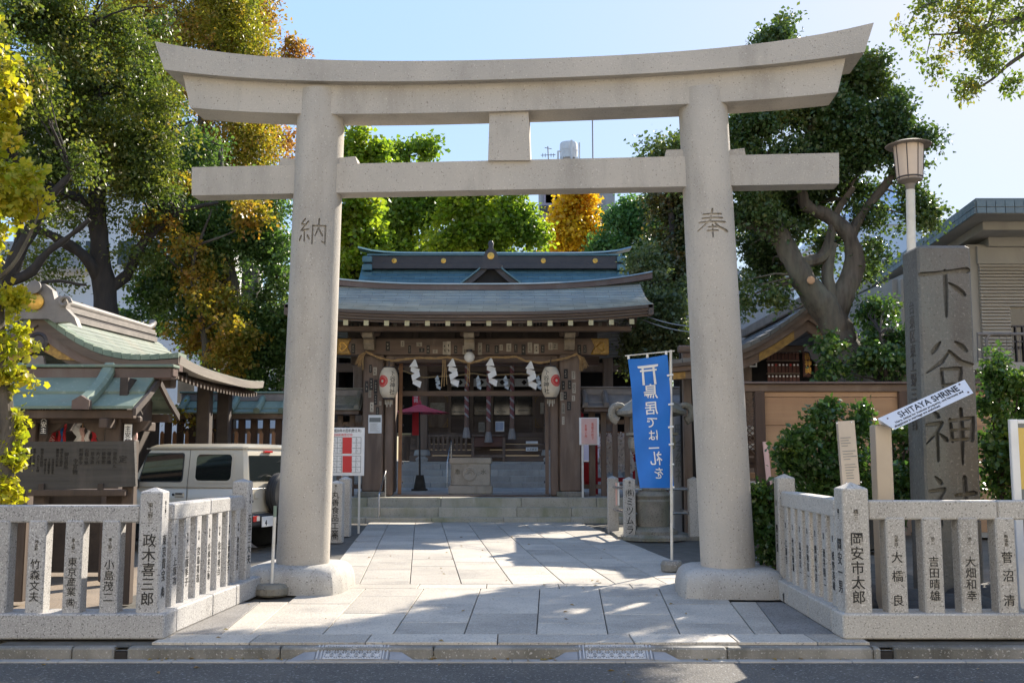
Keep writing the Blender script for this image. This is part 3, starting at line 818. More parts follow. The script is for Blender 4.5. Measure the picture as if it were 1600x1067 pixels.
for (bxp, txp, rb, rt, cx0, cx1, glyph, gpx) in ((473, 502, 40.5, 36, 383, 550, '納', (487, 361)), (1137.5, 1098, 42.5, 38, 1061, 1221, '奉', (1114, 348))):
    b = TP(bxp, 884); t = TP(txp, 190)
    kb = (TP(bxp + 10, 884) - TP(bxp, 884)).length / 10; kt = (TP(txp + 10, 190) - TP(txp, 190)).length / 10
    b = b.copy(); zb = .295
    secs = []; N = 64; H = 26
    for i in range(H + 1):
        f = i / H
        c = V((lerp(b.x, t.x, f), lerp(b.y, t.y, f), lerp(zb - .03, t.z + .34, f)))
        r = lerp(rb * kb, rt * kt, f ** .8)
        if i == 0: r *= 1.0
        secs.append([c + V((math.cos(k * 2 * math.pi / N), math.sin(k * 2 * math.pi / N), 0)) * r for k in range(N)])
    mb = MB(); mb.loft(secs)
    o = mb.build('column', mTorii, tor)
    g = TP(gpx[0], gpx[1], .3)
    f_ = (g.z - zb) / (t.z - zb); cax = V((lerp(b.x, t.x, f_), lerp(b.y, t.y, f_), g.z)); rr = lerp(rb * kb, rt * kt, f_ ** .8)
    dirn = V((g.x - cax.x, -.55, 0)); 
    aim = V((math.sin(math.asin(max(-.9, min(.9, (g.x - cax.x) / rr)))), -math.sqrt(max(.05, 1 - ((g.x - cax.x) / rr) ** 2)), 0))
    sp = cax + aim * rr
    Mf = frame(sp, V((-aim.y, aim.x, 0)), (0, 0, 1))
    cut_text(o, glyph, Mf, .32, .028, 1.35, rr)
    o.data.shade_smooth()
    try: o.data.set_sharp_from_angle(angle=R(30))
    except Exception: pass
    # plinth: rounded block
    pc = V((TP((cx0 + cx1) / 2 - (1 if cx0 < 800 else 0), 905).x, b.y + .08, 0))
    hw = .575; hd = .56; secs = []
    prof = [(0, 0), (.004, .08), (.018, .17), (.045, .235), (.09, .278), (.16, .30), (.28, .306)]
    for ins, z in prof:
        s = []
        rc = .16
        for k in range(32):
            a = k * 2 * math.pi / 32
            e = 7.0
            ca, sa = math.cos(a), math.sin(a)
            q = (abs(ca) ** e + abs(sa) ** e) ** (-1 / e)
            s.append(pc + tx_ax * (ca * q * (hw - ins)) + ty_ax * (sa * q * (hd - ins)) + V((0, 0, z)))
        secs.append(s)
    mb = MB(); mb.loft(secs); mb.build('plinth', mPlinth, tor, True)

def spline(pts, xs):
    px = [p[0] for p in pts]; py = [p[1] for p in pts]
    # monotone-ish smooth interpolation through a low order fit
    c = np.polyfit((np.array(px) - 803) / 560, py, 4)
    return [float(np.polyval(c, (x - 803) / 560)) for x in xs]
def arch(name, top, bot, x0t, x0b, x1t, x1b, off, thick, seg=28):
    secs = []
    for i in range(seg + 1):
        f = i / seg
        xt = lerp(x0t, x1t, f); xb = lerp(x0b, x1b, f)
        yt = spline(top, [xt])[0]; yb_ = spline(bot, [xb])[0]
        a = TP(xt, yt, off); b_ = TP(xb, yb_, off)
        ia = .012
        d = ty_ax * thick
        secs.append([b_, b_ + d, a + d, a])
    mb = MB(); mb.loft(secs)
    return mb.build(name, mTorii, tor)
ktop = [(241.6, 65), (285, 72.5), (360, 84), (445, 91), (540, 94), (640, 95), (800, 93.5), (1000, 84.5), (1145, 73.5), (1247, 59), (1365.5, 36)]
kbot = [(256.5, 108.5), (287, 113.5), (417, 124), (640, 126.5), (800, 124.5), (1000, 115.5), (1116, 108), (1238, 97), (1319.6, 86.6), (1351, 81.5)]
stop = [(285, 113), (417, 123), (640, 125.5), (800, 123.5), (1000, 114.5), (1116, 107), (1238, 96), (1322, 85.5)]
sbot = [(297, 168), (360, 174), (464, 177.5), (640, 176.5), (800, 174), (1000, 166), (1128, 159.5), (1309, 144.5)]
arch('top_beam', ktop, kbot, 241.6, 256.5, 1365.5, 1351, .33, .66)
arch('lower_lintel', stop, sbot, 285, 297, 1322.5, 1309, .22, .44)
# tie beam
ntop = [(300, 261.5), (528, 256), (795, 250), (1060, 245), (1311, 239)]
nbot = [(300, 305.5), (528, 301), (795, 297.3), (1060, 292), (1311, 287)]
secs = []
for i in range(9):
    x = lerp(299.5, 1311, i / 8)
    a = TP(x, lerp(261.5, 239, i / 8), .13); b_ = TP(x, lerp(305.5, 287, i / 8), .13); d = ty_ax * .26
    secs.append([b_, b_ + d, a + d, a])
mb = MB(); mb.loft(secs); mb.build('tie_beam', mTorii, tor)
# centre strut
pts = [TP(765, 172, .17), TP(825.5, 171, .17), TP(828.5, 250.5, .17), TP(762.5, 251, .17)]
d = ty_ax * .34
mb = MB(); mb.loft([[p for p in pts], [p + d for p in pts]]); mb.build('centre_strut', mTorii, tor)
for q in ([(439, 247), (463, 248.5), (463, 258), (436, 258)], [(527, 247), (555, 244.5), (559, 255.5), (527, 257)],
          [(1041, 234.5), (1068, 233.5), (1068, 245), (1039, 245.5)], [(1136, 235), (1163, 231.5), (1165, 242.8), (1136, 243.5)]):
    pts = [TP(a, b_, .10) for a, b_ in q]
    mb = MB(); mb.loft([pts, [p + ty_ax * .2 for p in pts]]); mb.build('wedge', mTorii, tor)

# ================================================================== GATE STEPS AND FLOOR
def row_blocks(parent, name, x0, x1, y0, y1, z0, z1, m, lo, hi, c=.012):
    x = x0
    while x < x1 - .01:
        x2 = min(x + random.uniform(lo, hi), x1)
        if x1 - x2 < lo * .5: x2 = x1
        mb = MB(); mb.box(x + .003, x2 - .003, y0, y1, z0, z1 + random.uniform(-.003, .003), c)
        mb.build(name, m, parent); x = x2
yS = G(740, 815.5).y
stp = thing('stone_steps', (-1, yS, 0), 'mossy beige stone steps rising to the wooden shrine gate', 'steps')
sx0, sx1 = W(470, 790, yS).x, W(1003, 790, yS).x
row_blocks(stp, 'step_block', sx0, sx1, yS, yS + .33, -.05, .10, mStep, 1.2, 1.9)
row_blocks(stp, 'step_block', sx0, sx1, yS + .30, yS + .63, -.05, .32, mStep, 1.2, 1.9)
row_blocks(stp, 'step_block', sx0, sx1, yS + .60, yS + 1.05, -.05, .54, mStep, 1.3, 2.0)
GZ = .54
court = MB(); court.box(sx0 - 1.5, sx1 + 3, yS + 1.04, 34.0, -.05, GZ - .02)
court = court.build('court_paving', mStepIn, None, kind='structure')
yy = yS + 1.06
while yy < 33:
    l = 1.0
    row_blocks(court, 'floor_slab', -4.4, 2.6, yy + .003, min(yy + l, 33.1) - .003, GZ - .05, GZ, mStepIn, .8, 1.2, .006)
    yy += l

# ================================================================== GATE
YG = 25.6
gx = lambda px, Y=YG: W(px, 700, Y).x
gz = lambda py, Y=YG: W(735, py, Y).z
gate = thing('shrine_gate', (-1.0, YG, GZ), 'dark wooden shrine gate with curved grey-green copper roof and paper lanterns', 'gate')
GC = (gx(583) + gx(890)) / 2
def gbox(name, m, x0, x1, y0, y1, z0, z1, c=.012, parent=gate):
    mb = MB(); mb.box(x0, x1, y0, y1, z0, z1, c); return mb.build(name, m, parent)
zBeamT, zBeamB = gz(530), gz(556)
zTop = gz(512)
for a, b in ((568, 600), (874, 907)):
    x0, x1 = gx(a), gx(b); d = x1 - x0
    gbox('pillar_base', mOldSt, x0 - .08, x1 + .08, YG - d / 2 - .08, YG + d / 2 + .08, GZ, GZ + .13, .02)
    o = gbox('pillar', mWood, x0, x1, YG - d / 2, YG + d / 2, GZ + .13, zBeamB, .03)
    gbox('pillar', mWood, x0, x1, YG + 2.4, YG + 2.4 + d, GZ + .02, zBeamB, .03)
for a, b in ((601, 615), (860, 873)):
    gbox('door_jamb', mWood, gx(a), gx(b), YG - .14, YG + .12, GZ + .02, zBeamB - .002, .03)
# open door leaves seen edge on
for a, s in ((624, -1), (855, 1)):
    x = gx(a)
    kx = x / (YG + .16)
    mb = MB(); mb.loft([[V((kx * Y_ - .045, Y_, GZ + .05)), V((kx * Y_ + .045, Y_, GZ + .05)), V((kx * Y_ + .045, Y_, gz(566))), V((kx * Y_ - .045, Y_, gz(566)))] for Y_ in (YG + .16, YG + 1.75)])
    o = mb.build('door_leaf', mWoodO if s < 0 else mWood, gate)
    for k in range(7):
        z = lerp(GZ + .35, gz(575), k / 6)
        mb = MB(); mb.lathe([(.035, 0), (.03, .02), (.0, .03)], (x - s * .045, YG + .3, z), 10, Matrix.Rotation(-s * R(90), 4, 'Y')); mb.build('door_stud', mDkCop, o)
gbox('threshold', mWoodH, gx(616), gx(859), YG - .1, YG + .1, GZ, GZ + .035)
gbox('main_beam', mWoodH, gx(521), gx(951), YG - .22, YG + .22, zBeamB + .002, zBeamT, .02)
gbox('lower_beam', mWoodH, gx(601), gx(873), YG - .12, YG + .12, gz(567), zBeamB - .002, .012)
gbox('cross_tie', mWoodH, gx(618), gx(858), YG + .55, YG + .66, gz(616.5), gz(608.5), .01)
gbox('main_beam', mWoodH, gx(521), gx(951), YG + 2.45, YG + 2.85, zBeamB, zBeamT, .02)
gbox('frieze_board', mWoodB, gx(540), gx(935), YG - .03, YG + .04, zBeamT + .002, zTop - .002)
for k in range(4):
    xx = lerp(gx(620), gx(850), (k + .5) / 4)
    gbox('frieze_strut', mWoodB, xx - .07, xx + .07, YG - .1, YG - .035, zBeamT + .002, zTop - .002)
gbox('wall_plate', mWoodH, gx(512), gx(962), YG - .30, YG + .10, zTop, gz(505), .015)
gbox('outer_purlin', mWoodH, gx(503, 24.55), gx(989, 24.55), 24.5, 24.72, gz(517, 24.5), gz(509.5, 24.5), .012)
for a, b in ((527, 548), (924, 951)):
    x0, x1 = gx(a), gx(b); s = 1 if a > 700 else -1
    zc = (zBeamT + zBeamB) / 2; hh = (zBeamT - zBeamB) / 2 - .02
    pts = [(x0, -hh), (x1, -hh), (x1, hh), (x0, hh)]
    n = .1
    if s > 0: pts = [(x0, -hh), (x1, -hh), (x1, hh), (x0, hh), (x0 + n, 0)]
    else: pts = [(x0, -hh), (x1, -hh), (x1 - n, 0), (x1, hh), (x0, hh)]
    M = frame(V((0, YG - .235, zc)), (1, 0, 0), (0, 0, 1))
    mb = MB(); mb.poly(pts, M, .014); o = mb.build('gold_beam_fitting', mGoldD, gate)
    mb = MB(); e = [V((p[0], YG - .24, zc + p[1])) for p in pts]; mb.tube(e + [e[0]], .014, 5); mb.build('fitting_border', mGold, o)
    # heart shaped opening
    hc = (x0 + x1) / 2 + .03 * s; hp = []
    for k in range(22):
        t = k / 22 * 2 * math.pi
        hp.append((16 * math.sin(t) ** 3 / 150, (13 * math.cos(t) - 5 * math.cos(2 * t) - 2 * math.cos(3 * t) - math.cos(4 * t)) / 150))
    hp = [(hc + q[1] * s, q[0]) for q in hp]
    e = [V((p[0], YG - .243, zc + p[1])) for p in hp]; mb = MB(); mb.tube(e + [e[0]], .013, 5); mb.build('heart_ornament', mGold, o)
# painted bracket noses
for px in (574, 732.5, 891):
    x = gx(px, 25.1); w = .125
    Mx = Matrix.Translation((x + w, 0, 0)) @ Matrix(((0, 0, 1, 0), (-1, 0, 0, 0), (0, 1, 0, 0), (0, 0, 0, 1)))
    zt = gz(511, 25.0); z0 = gz(546, 25.1)
    H = zt - z0
    prof = [(-25.35, z0), (-25.35, zt), (-24.78, zt), (-24.74, zt - H * .12), (-24.80, zt - H * .22), (-24.74, zt - H * .32), (-24.80, zt - H * .5), (-25.05, zt - H * .56), (-25.0, zt - H * .7), (-25.08, zt - H * .86), (-25.16, z0)]
    mb = MB()
    vs_a = [V((x - w, -p[0], p[1])) for p in prof]; vs_b = [V((x + w, -p[0], p[1])) for p in prof]
    mb.loft([vs_a, vs_b]); mb.build('bracket_nose', mNose, gate)
    gbox('bearing_block', mWoodH, x - .24, x + .24, 25.16, 25.45, zt - H * .36, zt - H * .02, .03)
# rafters
eaveY = 23.75
for k in range(16):
    px = 504 + 32.4 * k
    x = gx(px, eaveY + .1); w = .052
    lift = .12 * max(0, abs(x - GC) / 4.2 - .35) ** 2
    z = gz(508.7, eaveY + .1) + lift
    mb = MB(); a = V((x, eaveY + .12, z)); b = V((x, YG, z + .62))
    mb.loft([[a + V((-w, 0, 0)), a + V((w, 0, 0)), a + V((w, 0, .115)), a + V((-w, 0, .115))], [b + V((-w, 0, 0)), b + V((w, 0, 0)), b + V((w, 0, .115)), b + V((-w, 0, .115))]])
    o = mb.build('rafter', mWoodH, gate)
    mb = MB(); mb.box(x - w - .004, x + w + .004, eaveY + .105, eaveY + .118, z - .004, z + .119); mb.build('rafter_cap', mRafter, o)
    b2 = V((x, YG + 2.6, z + .62 - .62)); 
# roof
def slope(name, m, parent, P, nu, rows, step=.022, thick=.05):
    """shingle courses on a surface P(u, v): v = 0 at the ridge, 1 at the eave"""
    mb = MB()
    for i in range(rows):
        v0, v1 = i / rows, (i + 1) / rows
        A = []; B = []; C = []
        for k in range(nu + 1):
            u = k / nu
            p0 = P(u, v0); p1 = P(u, v1)
            A.append(p0); B.append(p1 + V((0, 0, step))); C.append(p1)
        n = nu + 1
        b = len(mb.v)
        mb.v += [tuple(p) for p in A + B + C]
        for k in range(nu):
            mb.f.append((b + k, b + n + k, b + n + k + 1, b + k + 1))
            mb.f.append((b + n + k, b + 2 * n + k, b + 2 * n + k + 1, b + n + k + 1))
    return mb.build(name, m, parent)
def shingle_mat(name, base, var, bw, bh, axis='XZ', dark=.45, rough=.5, stain=None):
    """fine vertical joints between the shingles of each course (too small to build one by one)"""
    m = mat(name, base, var, 2.5, rough=rough, bump=.08, stain=stain, stain_s=1.3)
    nt = m.node_tree; b = nt.nodes['Principled BSDF']
    tc = nt.nodes.new('ShaderNodeTexCoord'); sp = nt.nodes.new('ShaderNodeSeparateXYZ'); cb = nt.nodes.new('ShaderNodeCombineXYZ')
    nt.links.new(tc.outputs['Object'], sp.inputs[0])
    nt.links.new(sp.outputs[axis[0]], cb.inputs[0]); nt.links.new(sp.outputs[axis[1]], cb.inputs[1])
    br = nt.nodes.new('ShaderNodeTexBrick'); br.inputs['Scale'].default_value = 1.0
    br.inputs['Brick Width'].default_value = bw; br.inputs['Row Height'].default_value = bh; br.inputs['Mortar Size'].default_value = .006
    br.inputs['Color1'].default_value = (1, 1, 1, 1); br.inputs['Color2'].default_value = (.82, .82, .82, 1); br.inputs['Mortar'].default_value = (dark, dark, dark, 1)
    nt.links.new(cb.outputs[0], br.inputs['Vector'])
    old = b.inputs['Base Color'].links[0].from_socket
    nt.links.new(mixc(nt, 1.0, old, br.outputs['Color'], 'MULTIPLY'), b.inputs['Base Color'])
    return m
mShG = shingle_mat('gate_shingles', (.32, .345, .315), (.25, .275, .26), .62, .09, 'XZ', .5, .5, (.36, .35, .29))
for m_ in (mShG,): m_.node_tree.nodes['Principled BSDF'].inputs['Specular IOR Level'].default_value = .3
mShB = shingle_mat('hall_shingles', (.10, .19, .215), (.075, .15, .175), .42, .15, 'XZ', .35, .45)
mShL = shingle_mat('left_shingles', (.24, .275, .22), (.185, .22, .18), .4, .12, 'YZ', .45, .55, (.26, .25, .19))
zR0 = gz(449, YG); zE0 = gz(487, eaveY)
hx = 4.25
def glift(u): return abs(2 * u - 1) ** 2.6
def gP(sgn):
    def P(u, v):
        x = GC + (2 * u - 1) * (hx + .06 * v)
        y = YG + sgn * v * (YG - eaveY) * (1.0 if sgn < 0 else 1.9)
        k = v if sgn < 0 else v
        z = lerp(zR0, zE0 if sgn < 0 else zE0 - .7, k) - .16 * math.sin(math.pi * v) * (1 - .3 * v) + glift(u) * (.10 + .08 * v)
        return V((x, y, z))
    return P
slope('roof_front', mShG, gate, gP(-1), 28, 17)
slope('roof_back', mShG, gate, gP(1), 20, 20)
# layered eave boards
for k, (dy, dz0, dz1, m) in enumerate(((-.0, -.075, -.003, mEave), (.04, -.135, -.078, mWoodH), (.08, -.205, -.138, mEave), (.13, -.255, -.208, mWoodH))):
    secs = []
    for i in range(25):
        p = gP(-1)(i / 24, 1.0); q = p + V((0, dy, 0))
        secs.append([q + V((0, 0, dz0)), q + V((0, .32, dz0 + .06)), q + V((0, .32, dz1 + .06)), q + V((0, 0, dz1))])
    mb = MB(); mb.loft(secs); mb.build('eave_board', m, gate)
for s in (0, 1):
    secs = []
    for i in range(15):
        t = -1 + 2 * i / 14
        p = gP(-1 if t < 0 else 1)(s, abs(t)); sx = 1 if s else -1
        secs.append([p + V((sx * .02, 0, -.25)), p + V((-sx * .10, 0, -.25)), p + V((-sx * .10, 0, -.004)), p + V((sx * .02, 0, -.004))])
    mb = MB(); mb.loft(secs); mb.build('verge_board', mEave, gate)
# ceiling under the roof
mb = MB(); secs = []
for i in range(13):
    a = gP(-1)(i / 12, .97); b = gP(-1)(i / 12, .0)
    secs.append([a + V((0, .3, -.20)), b + V((0, 0, -.24)), b + V((0, 0, -.2)), a + V((0, .3, -.16))])
mb.loft(secs); mb.build('soffit', mWoodB, gate)
# ridge cap that sweeps up at the ends
secs = []; secs2 = []
for i in range(33):
    u = i / 32; x = GC + (2 * u - 1) * (hx + .3); l = abs(2 * u - 1) ** 3 * .30
    zb = gz(453, YG - .15) + l; zt = gz(445, YG - .15) + l * 1.05
    secs.append([V((x, YG - .15, zb)), V((x, YG + .15, zb)), V((x, YG + .15, zt)), V((x, YG - .15, zt))])
    secs2.append([V((x, YG - .19, zt + .002)), V((x, YG + .19, zt + .002)), V((x, YG + .10, zt + .05)), V((x, YG - .10, zt + .05))])
mb = MB(); mb.loft(secs); mb.build('ridge_box', mCopBr, gate)
mb = MB(); mb.loft(secs2); mb.build('ridge_capping', mCopG, gate)
# stickers (votive name slips) on beams and pillars
def slip(px, py, w, h, Y, m=None, dark=False):
    p = W(px, py, Y)
    mb = MB(); mb.box(p.x - w / 2, p.x + w / 2, Y - .006, Y, p.z - h / 2, p.z + h / 2)
    o = mb.build('votive_slip', m or (mStkD if dark else mStk), gate)
    mb = MB(); n = random.randint(2, 4)
    for k in range(n):
        zc = p.z + h * (.36 - .72 * (k + .5) / n); hh = h * .26 / n * 1.3
        for q in range(3):
            xx = p.x + random.uniform(-.28, .28) * w * .6; ww = w * random.uniform(.08, .34)
            zz = zc + random.uniform(-.5, .5) * hh
            mb.box(xx - ww / 2, xx + ww / 2, Y - .0085, Y - .0062, zz - hh * .13, zz + hh * .13)
        mb.box(p.x - w * .06, p.x + w * .06, Y - .0085, Y - .0062, zc - hh * .6, zc + hh * .6)
    ob = mb.build('slip_marks', mStk if dark else mInkF, o); ob['kind'] = 'stuff'
for px, py, w, h, d in ((552, 545, .1, .26, 1), (606, 541, .1, .24, 1), (629, 537, .09, .15, 0), (640, 546, .07, .2, 1), (655, 538, .14, .1, 0), (659, 547, .13, .1, 1), (669, 546, .08, .22, 1), (680, 549, .12, .09, 0), (695, 544, .1, .32, 0), (701, 544, .1, .34, 0), (712, 546, .08, .2, 1), (726, 547, .1, .22, 0), (750, 545, .1, .3, 0), (762, 544, .09, .2, 1),
                        (776, 546, .1, .2, 1), (783, 543, .08, .14, 0), (795, 543, .12, .2, 0), (806, 544, .08, .2, 1), (818, 546, .1, .26, 1), (828, 543, .11, .26, 0), (838, 545, .12, .24, 0), (848, 545, .09, .2, 1), (860, 541, .1, .18, 0), (867, 541, .14, .16, 0), (905, 546, .09, .24, 1), (914, 545, .08, .2, 1)):
    slip(px, py, w, h, YG - .222, dark=bool(d))
for px, py, w, h, d in ((586, 580, .09, .2, 0), (579, 576, .07, .2, 1), (573, 604, .08, .28, 1), (580, 600, .09, .3, 1), (587, 604, .09, .34, 1), (578, 614, .07, .22, 0), (587, 624, .08, .26, 1), (581, 636, .09, .24, 0), (594, 630, .06, .1, 0), (590, 642, .07, .2, 1),
                        (884, 584, .1, .24, 1), (896, 586, .09, .2, 0), (880, 602, .08, .22, 1), (890, 601, .08, .22, 1), (897, 606, .09, .26, 0), (878, 619, .09, .2, 0), (883, 618, .09, .2, 1), (889, 634, .1, .22, 1), (880, 638, .08, .26, 0), (896, 622, .08, .14, 0), (880, 657, .06, .2, 0)):
    slip(px, py, w, h, YG - .262, dark=bool(d))
for px in range(545, 990, 15):
    if random.random() < .8: slip(px + random.uniform(-4, 4), 507.5 + random.uniform(-1, 1), random.uniform(.07, .16), .1, YG - .302, dark=random.random() < .55)
# bracket-board under right lantern with peeling slips
# ---- things on the gate
p = W(586, 662.5, YG - .27)
sg = thing('notice_sheet', p, 'white A4 notice with a dark photo on the left gate pillar', 'notice')
mb = MB(); mb.box(p.x - .165, p.x + .165, p.y - .012, p.y, p.z - .225, p.z + .225); mb.build('sheet', mPaper, sg)
mb = MB(); mb.box(p.x - .14, p.x + .14, p.y - .016, p.y - .0125, p.z + .05, p.z + .16); mb.build('photo_print', mGrnS, sg)
mb = MB()
for k in range(9): mb.box(p.x - .12, p.x + random.uniform(.03, .12), p.y - .0145, p.y - .0122, p.z + .01 - k * .024, p.z + .018 - k * .024)
o = mb.build('print_lines', mStk, sg); o['kind'] = 'stuff'

# rope with paper streamers
rop = thing('sacred_rope', W(737, 556, YG - .45), 'straw rope slung across the gate front with tasselled ends', 'rope', None)
rp = [(571, 549), (590, 558), (612, 564), (632, 561), (655, 559), (680, 560), (700, 558), (716, 562), (733, 567), (748, 564), (766, 558), (790, 558.5), (806, 557), (822, 564), (845, 567), (868, 563), (886, 559), (902, 553)]
pts = [W(a, b, YG - .42) for a, b in rp]
dense = []
for i in range(len(pts) - 1):
    for k in range(4): dense.append(pts[i].lerp(pts[i + 1], k / 4))
dense.append(pts[-1])
mb = MB()
for ph in (0, math.pi):
    mb.tube([p + V((0, math.cos(i * 1.1 + ph) * .014, math.sin(i * 1.1 + ph) * .014)) for i, p in enumerate(dense)], .021, 6)
mb.build('twisted_cord', mRope, rop, True)
for (ax, ay), s in (((572, 550), -1), ((902, 554), 1)):
    mb = MB(); a = W(ax, ay, YG - .42)
    for k in range(40):
        f = random.uniform(-.12, .55); e = a + V((s * (.08 + f * .36) , random.uniform(-.08, .08), -.40 + abs(f) * .25 + random.uniform(-.05, .03)))
        mid = a.lerp(e, .45) + V((s * .04, 0, .05))
        mb.tube([a, mid, e], [.012, .009, .005], 4)
    mb.build('tassel', mRope, rop)
def shide(px, py0, py1, Y, label, grp, wpx=17, turn=0.0):
    """folded zigzag paper streamer"""
    a = W(px, py0, Y); H = a.z - W(px, py1, Y).z; w = wpx / F_PX * Y
    t = thing('paper_streamer', a, label, 'streamer', grp)
    n = 4; hs = H / (n - .3)
    for k in range(n):
        s = 1 if k % 2 else -1
        # each fold is a slanted strip that overlaps the last one at its corner
        zt_ = a.z - k * hs * .86; xo = a.x + (k * .10 - .12) * w
        xl, xr = xo - w * .36, xo + w * .36
        if k == 0: q2 = [(xo + w * .10, zt_ + .015), (xo + w * .22, zt_), (xr + w * .10, zt_ - hs * 1.05), (xl - w * .02, zt_ - hs * .98)]
        elif s > 0: q2 = [(xl + w * .05, zt_ + hs * .0), (xr + w * .1, zt_ - hs * .42), (xr - w * .04, zt_ - hs * 1.28), (xl + w * .0, zt_ - hs * .70)]
        else: q2 = [(xl - w * .02, zt_ - hs * .42), (xr, zt_ + hs * .12), (xr + w * .1, zt_ - hs * .58), (xl + w * .1, zt_ - hs * 1.22)]
        y = a.y + (.02 if k % 2 else -.02); yb = y + (.04 if k % 2 else -.035)
        q = [V((q2[0][0], y, q2[0][1])), V((q2[1][0], yb, q2[1][1])), V((q2[2][0], yb, q2[2][1])), V((q2[3][0], y, q2[3][1]))]
        mb = MB(); mb.loft([q, [p + V((0, .005, 0)) for p in q]]); mb.build('paper_fold', mPaper, t)
for px, py, l in ((648, 562, 'large white zigzag paper streamer nearest the left lantern'), (707, 561, 'large white zigzag paper streamer just left of the globe lamp'), (767, 560, 'large white zigzag paper streamer just right of the globe lamp'), (829, 565, 'large white zigzag paper streamer nearest the right lantern')):
    shide(px, py, py + 42, YG - .44, l, 'paper streamers on the front rope')
# globe lamp
p = W(733.5, 558, YG - .42)
gl = thing('globe_lamp', p, 'round white globe lamp hanging at the middle of the gate beam', 'lamp')
mb = MB(); mb.lathe([(.0, -.135)] + [(.135 * math.sin(a), -.135 * math.cos(a)) for a in [k * math.pi / 14 for k in range(1, 13)]] + [(.06, .128)], p, 24); mb.build('globe', mGlobe, gl, True)
mb = MB(); mb.lathe([(.075, .12), (.075, .19), (.03, .2), (.03, .3)], p, 16); mb.build('fixture', mDkCop, gl, True)
mb = MB(); mb.tube([p + V((0, 0, -.13)), p + V((.005, 0, -.3)), p + V((0, 0, -.62))], .012, 5); mb.build('pull_cord', mRope, gl)
# paper lanterns
def lantern(px, py, side, label):
    Y = YG - .5; c = W(px, py, Y); r = .23; h = .37
    t = thing('paper_lantern', c, label, 'lantern', 'paper lanterns on the gate')
    prof = []
    for k in range(29):
        f = k / 28; z = -h + 2 * h * f
        rr = r * (1 - abs(2 * f - 1) ** 3.2 * .42) * (1 + .012 * (k % 2))
        prof.append((rr, z))
    mb = MB(); mb.lathe(prof, c, 32); mb.build('shade', mPaperL, t, True)
    for z, e in ((h, .03), (-h - .03, .03)):
        mb = MB(); mb.lathe([(.13, z), (.14, z + e * .3), (.14, z + e)], c, 20); mb.build('rim', mDkCop, t, True)
    mb = MB(); mb.tube([c + V((0, 0, h + .03)), c + V((0, 0, h + .18))], .014, 6); mb.build('hanger', mDkCop, t)
    def wrap(s, ang, z, size, m, nm, bold=.004, me=None):
        me = (text_mesh(s, bold, .012, 2) if me is None else me).copy()
        co = np.empty(len(me.vertices) * 3, np.float32); me.vertices.foreach_get('co', co); co = co.reshape(-1, 3)
        mid = (co.max(0) + co.min(0)) / 2; co -= mid * np.array([1, 1, 0]); co *= (size, size, size)
        f = (co[:, 1] + z + h) / (2 * h)
        rr = r * (1 - np.abs(2 * np.clip(f, 0, 1) - 1) ** 3.2 * .42) * 1.014 + .002 + co[:, 2] * .2
        a = ang + co[:, 0] / r
        out = np.stack([np.sin(a) * rr, -np.cos(a) * rr, co[:, 1] + z], 1)
        me.vertices.foreach_set('co', out.astype(np.float32).ravel()); me.update(); me.materials.clear(); me.materials.append(m)
        return link(nm, me, t)
    wrap(vert('下谷神社'), -side * .52, -.0, .155, mBlack, 'lettering')
    # round red emblem
    mb = MB()
    def annulus(r0, r1, a0=0, a1=2 * math.pi, n=36):
        for k in range(n):
            t0, t1 = lerp(a0, a1, k / n), lerp(a0, a1, (k + 1) / n)
            mb.add([(r0 * math.cos(t0), r0 * math.sin(t0), 0), (r1 * math.cos(t0), r1 * math.sin(t0), 0), (r1 * math.cos(t1), r1 * math.sin(t1), 0), (r0 * math.cos(t1), r0 * math.sin(t1), 0)], [(0, 1, 2, 3)])
    annulus(.125, .145); annulus(.105, .12); annulus(.035, .098)
    me = bpy.data.meshes.new('emblem'); me.from_pydata([tuple(q) for q in mb.v], [], mb.f)
    wrap('', side * .62, .03, 1.0, mRedP, 'crest', me=me)
    mb = MB()
    for k in range(5): mb.box(c.x - .09 + k * .04, c.x - .065 + k * .04, c.y - .01, c.y + .01, c.z - h - .16 - (k % 2) * .06, c.z - h - .05)
    mb.build('hanging_slips', mStk, t)
lantern(607.5, 598, -1, 'cream paper lantern with red crest on the left of the gate')
lantern(860.5, 597, 1, 'cream paper lantern with red crest on the right of the gate')

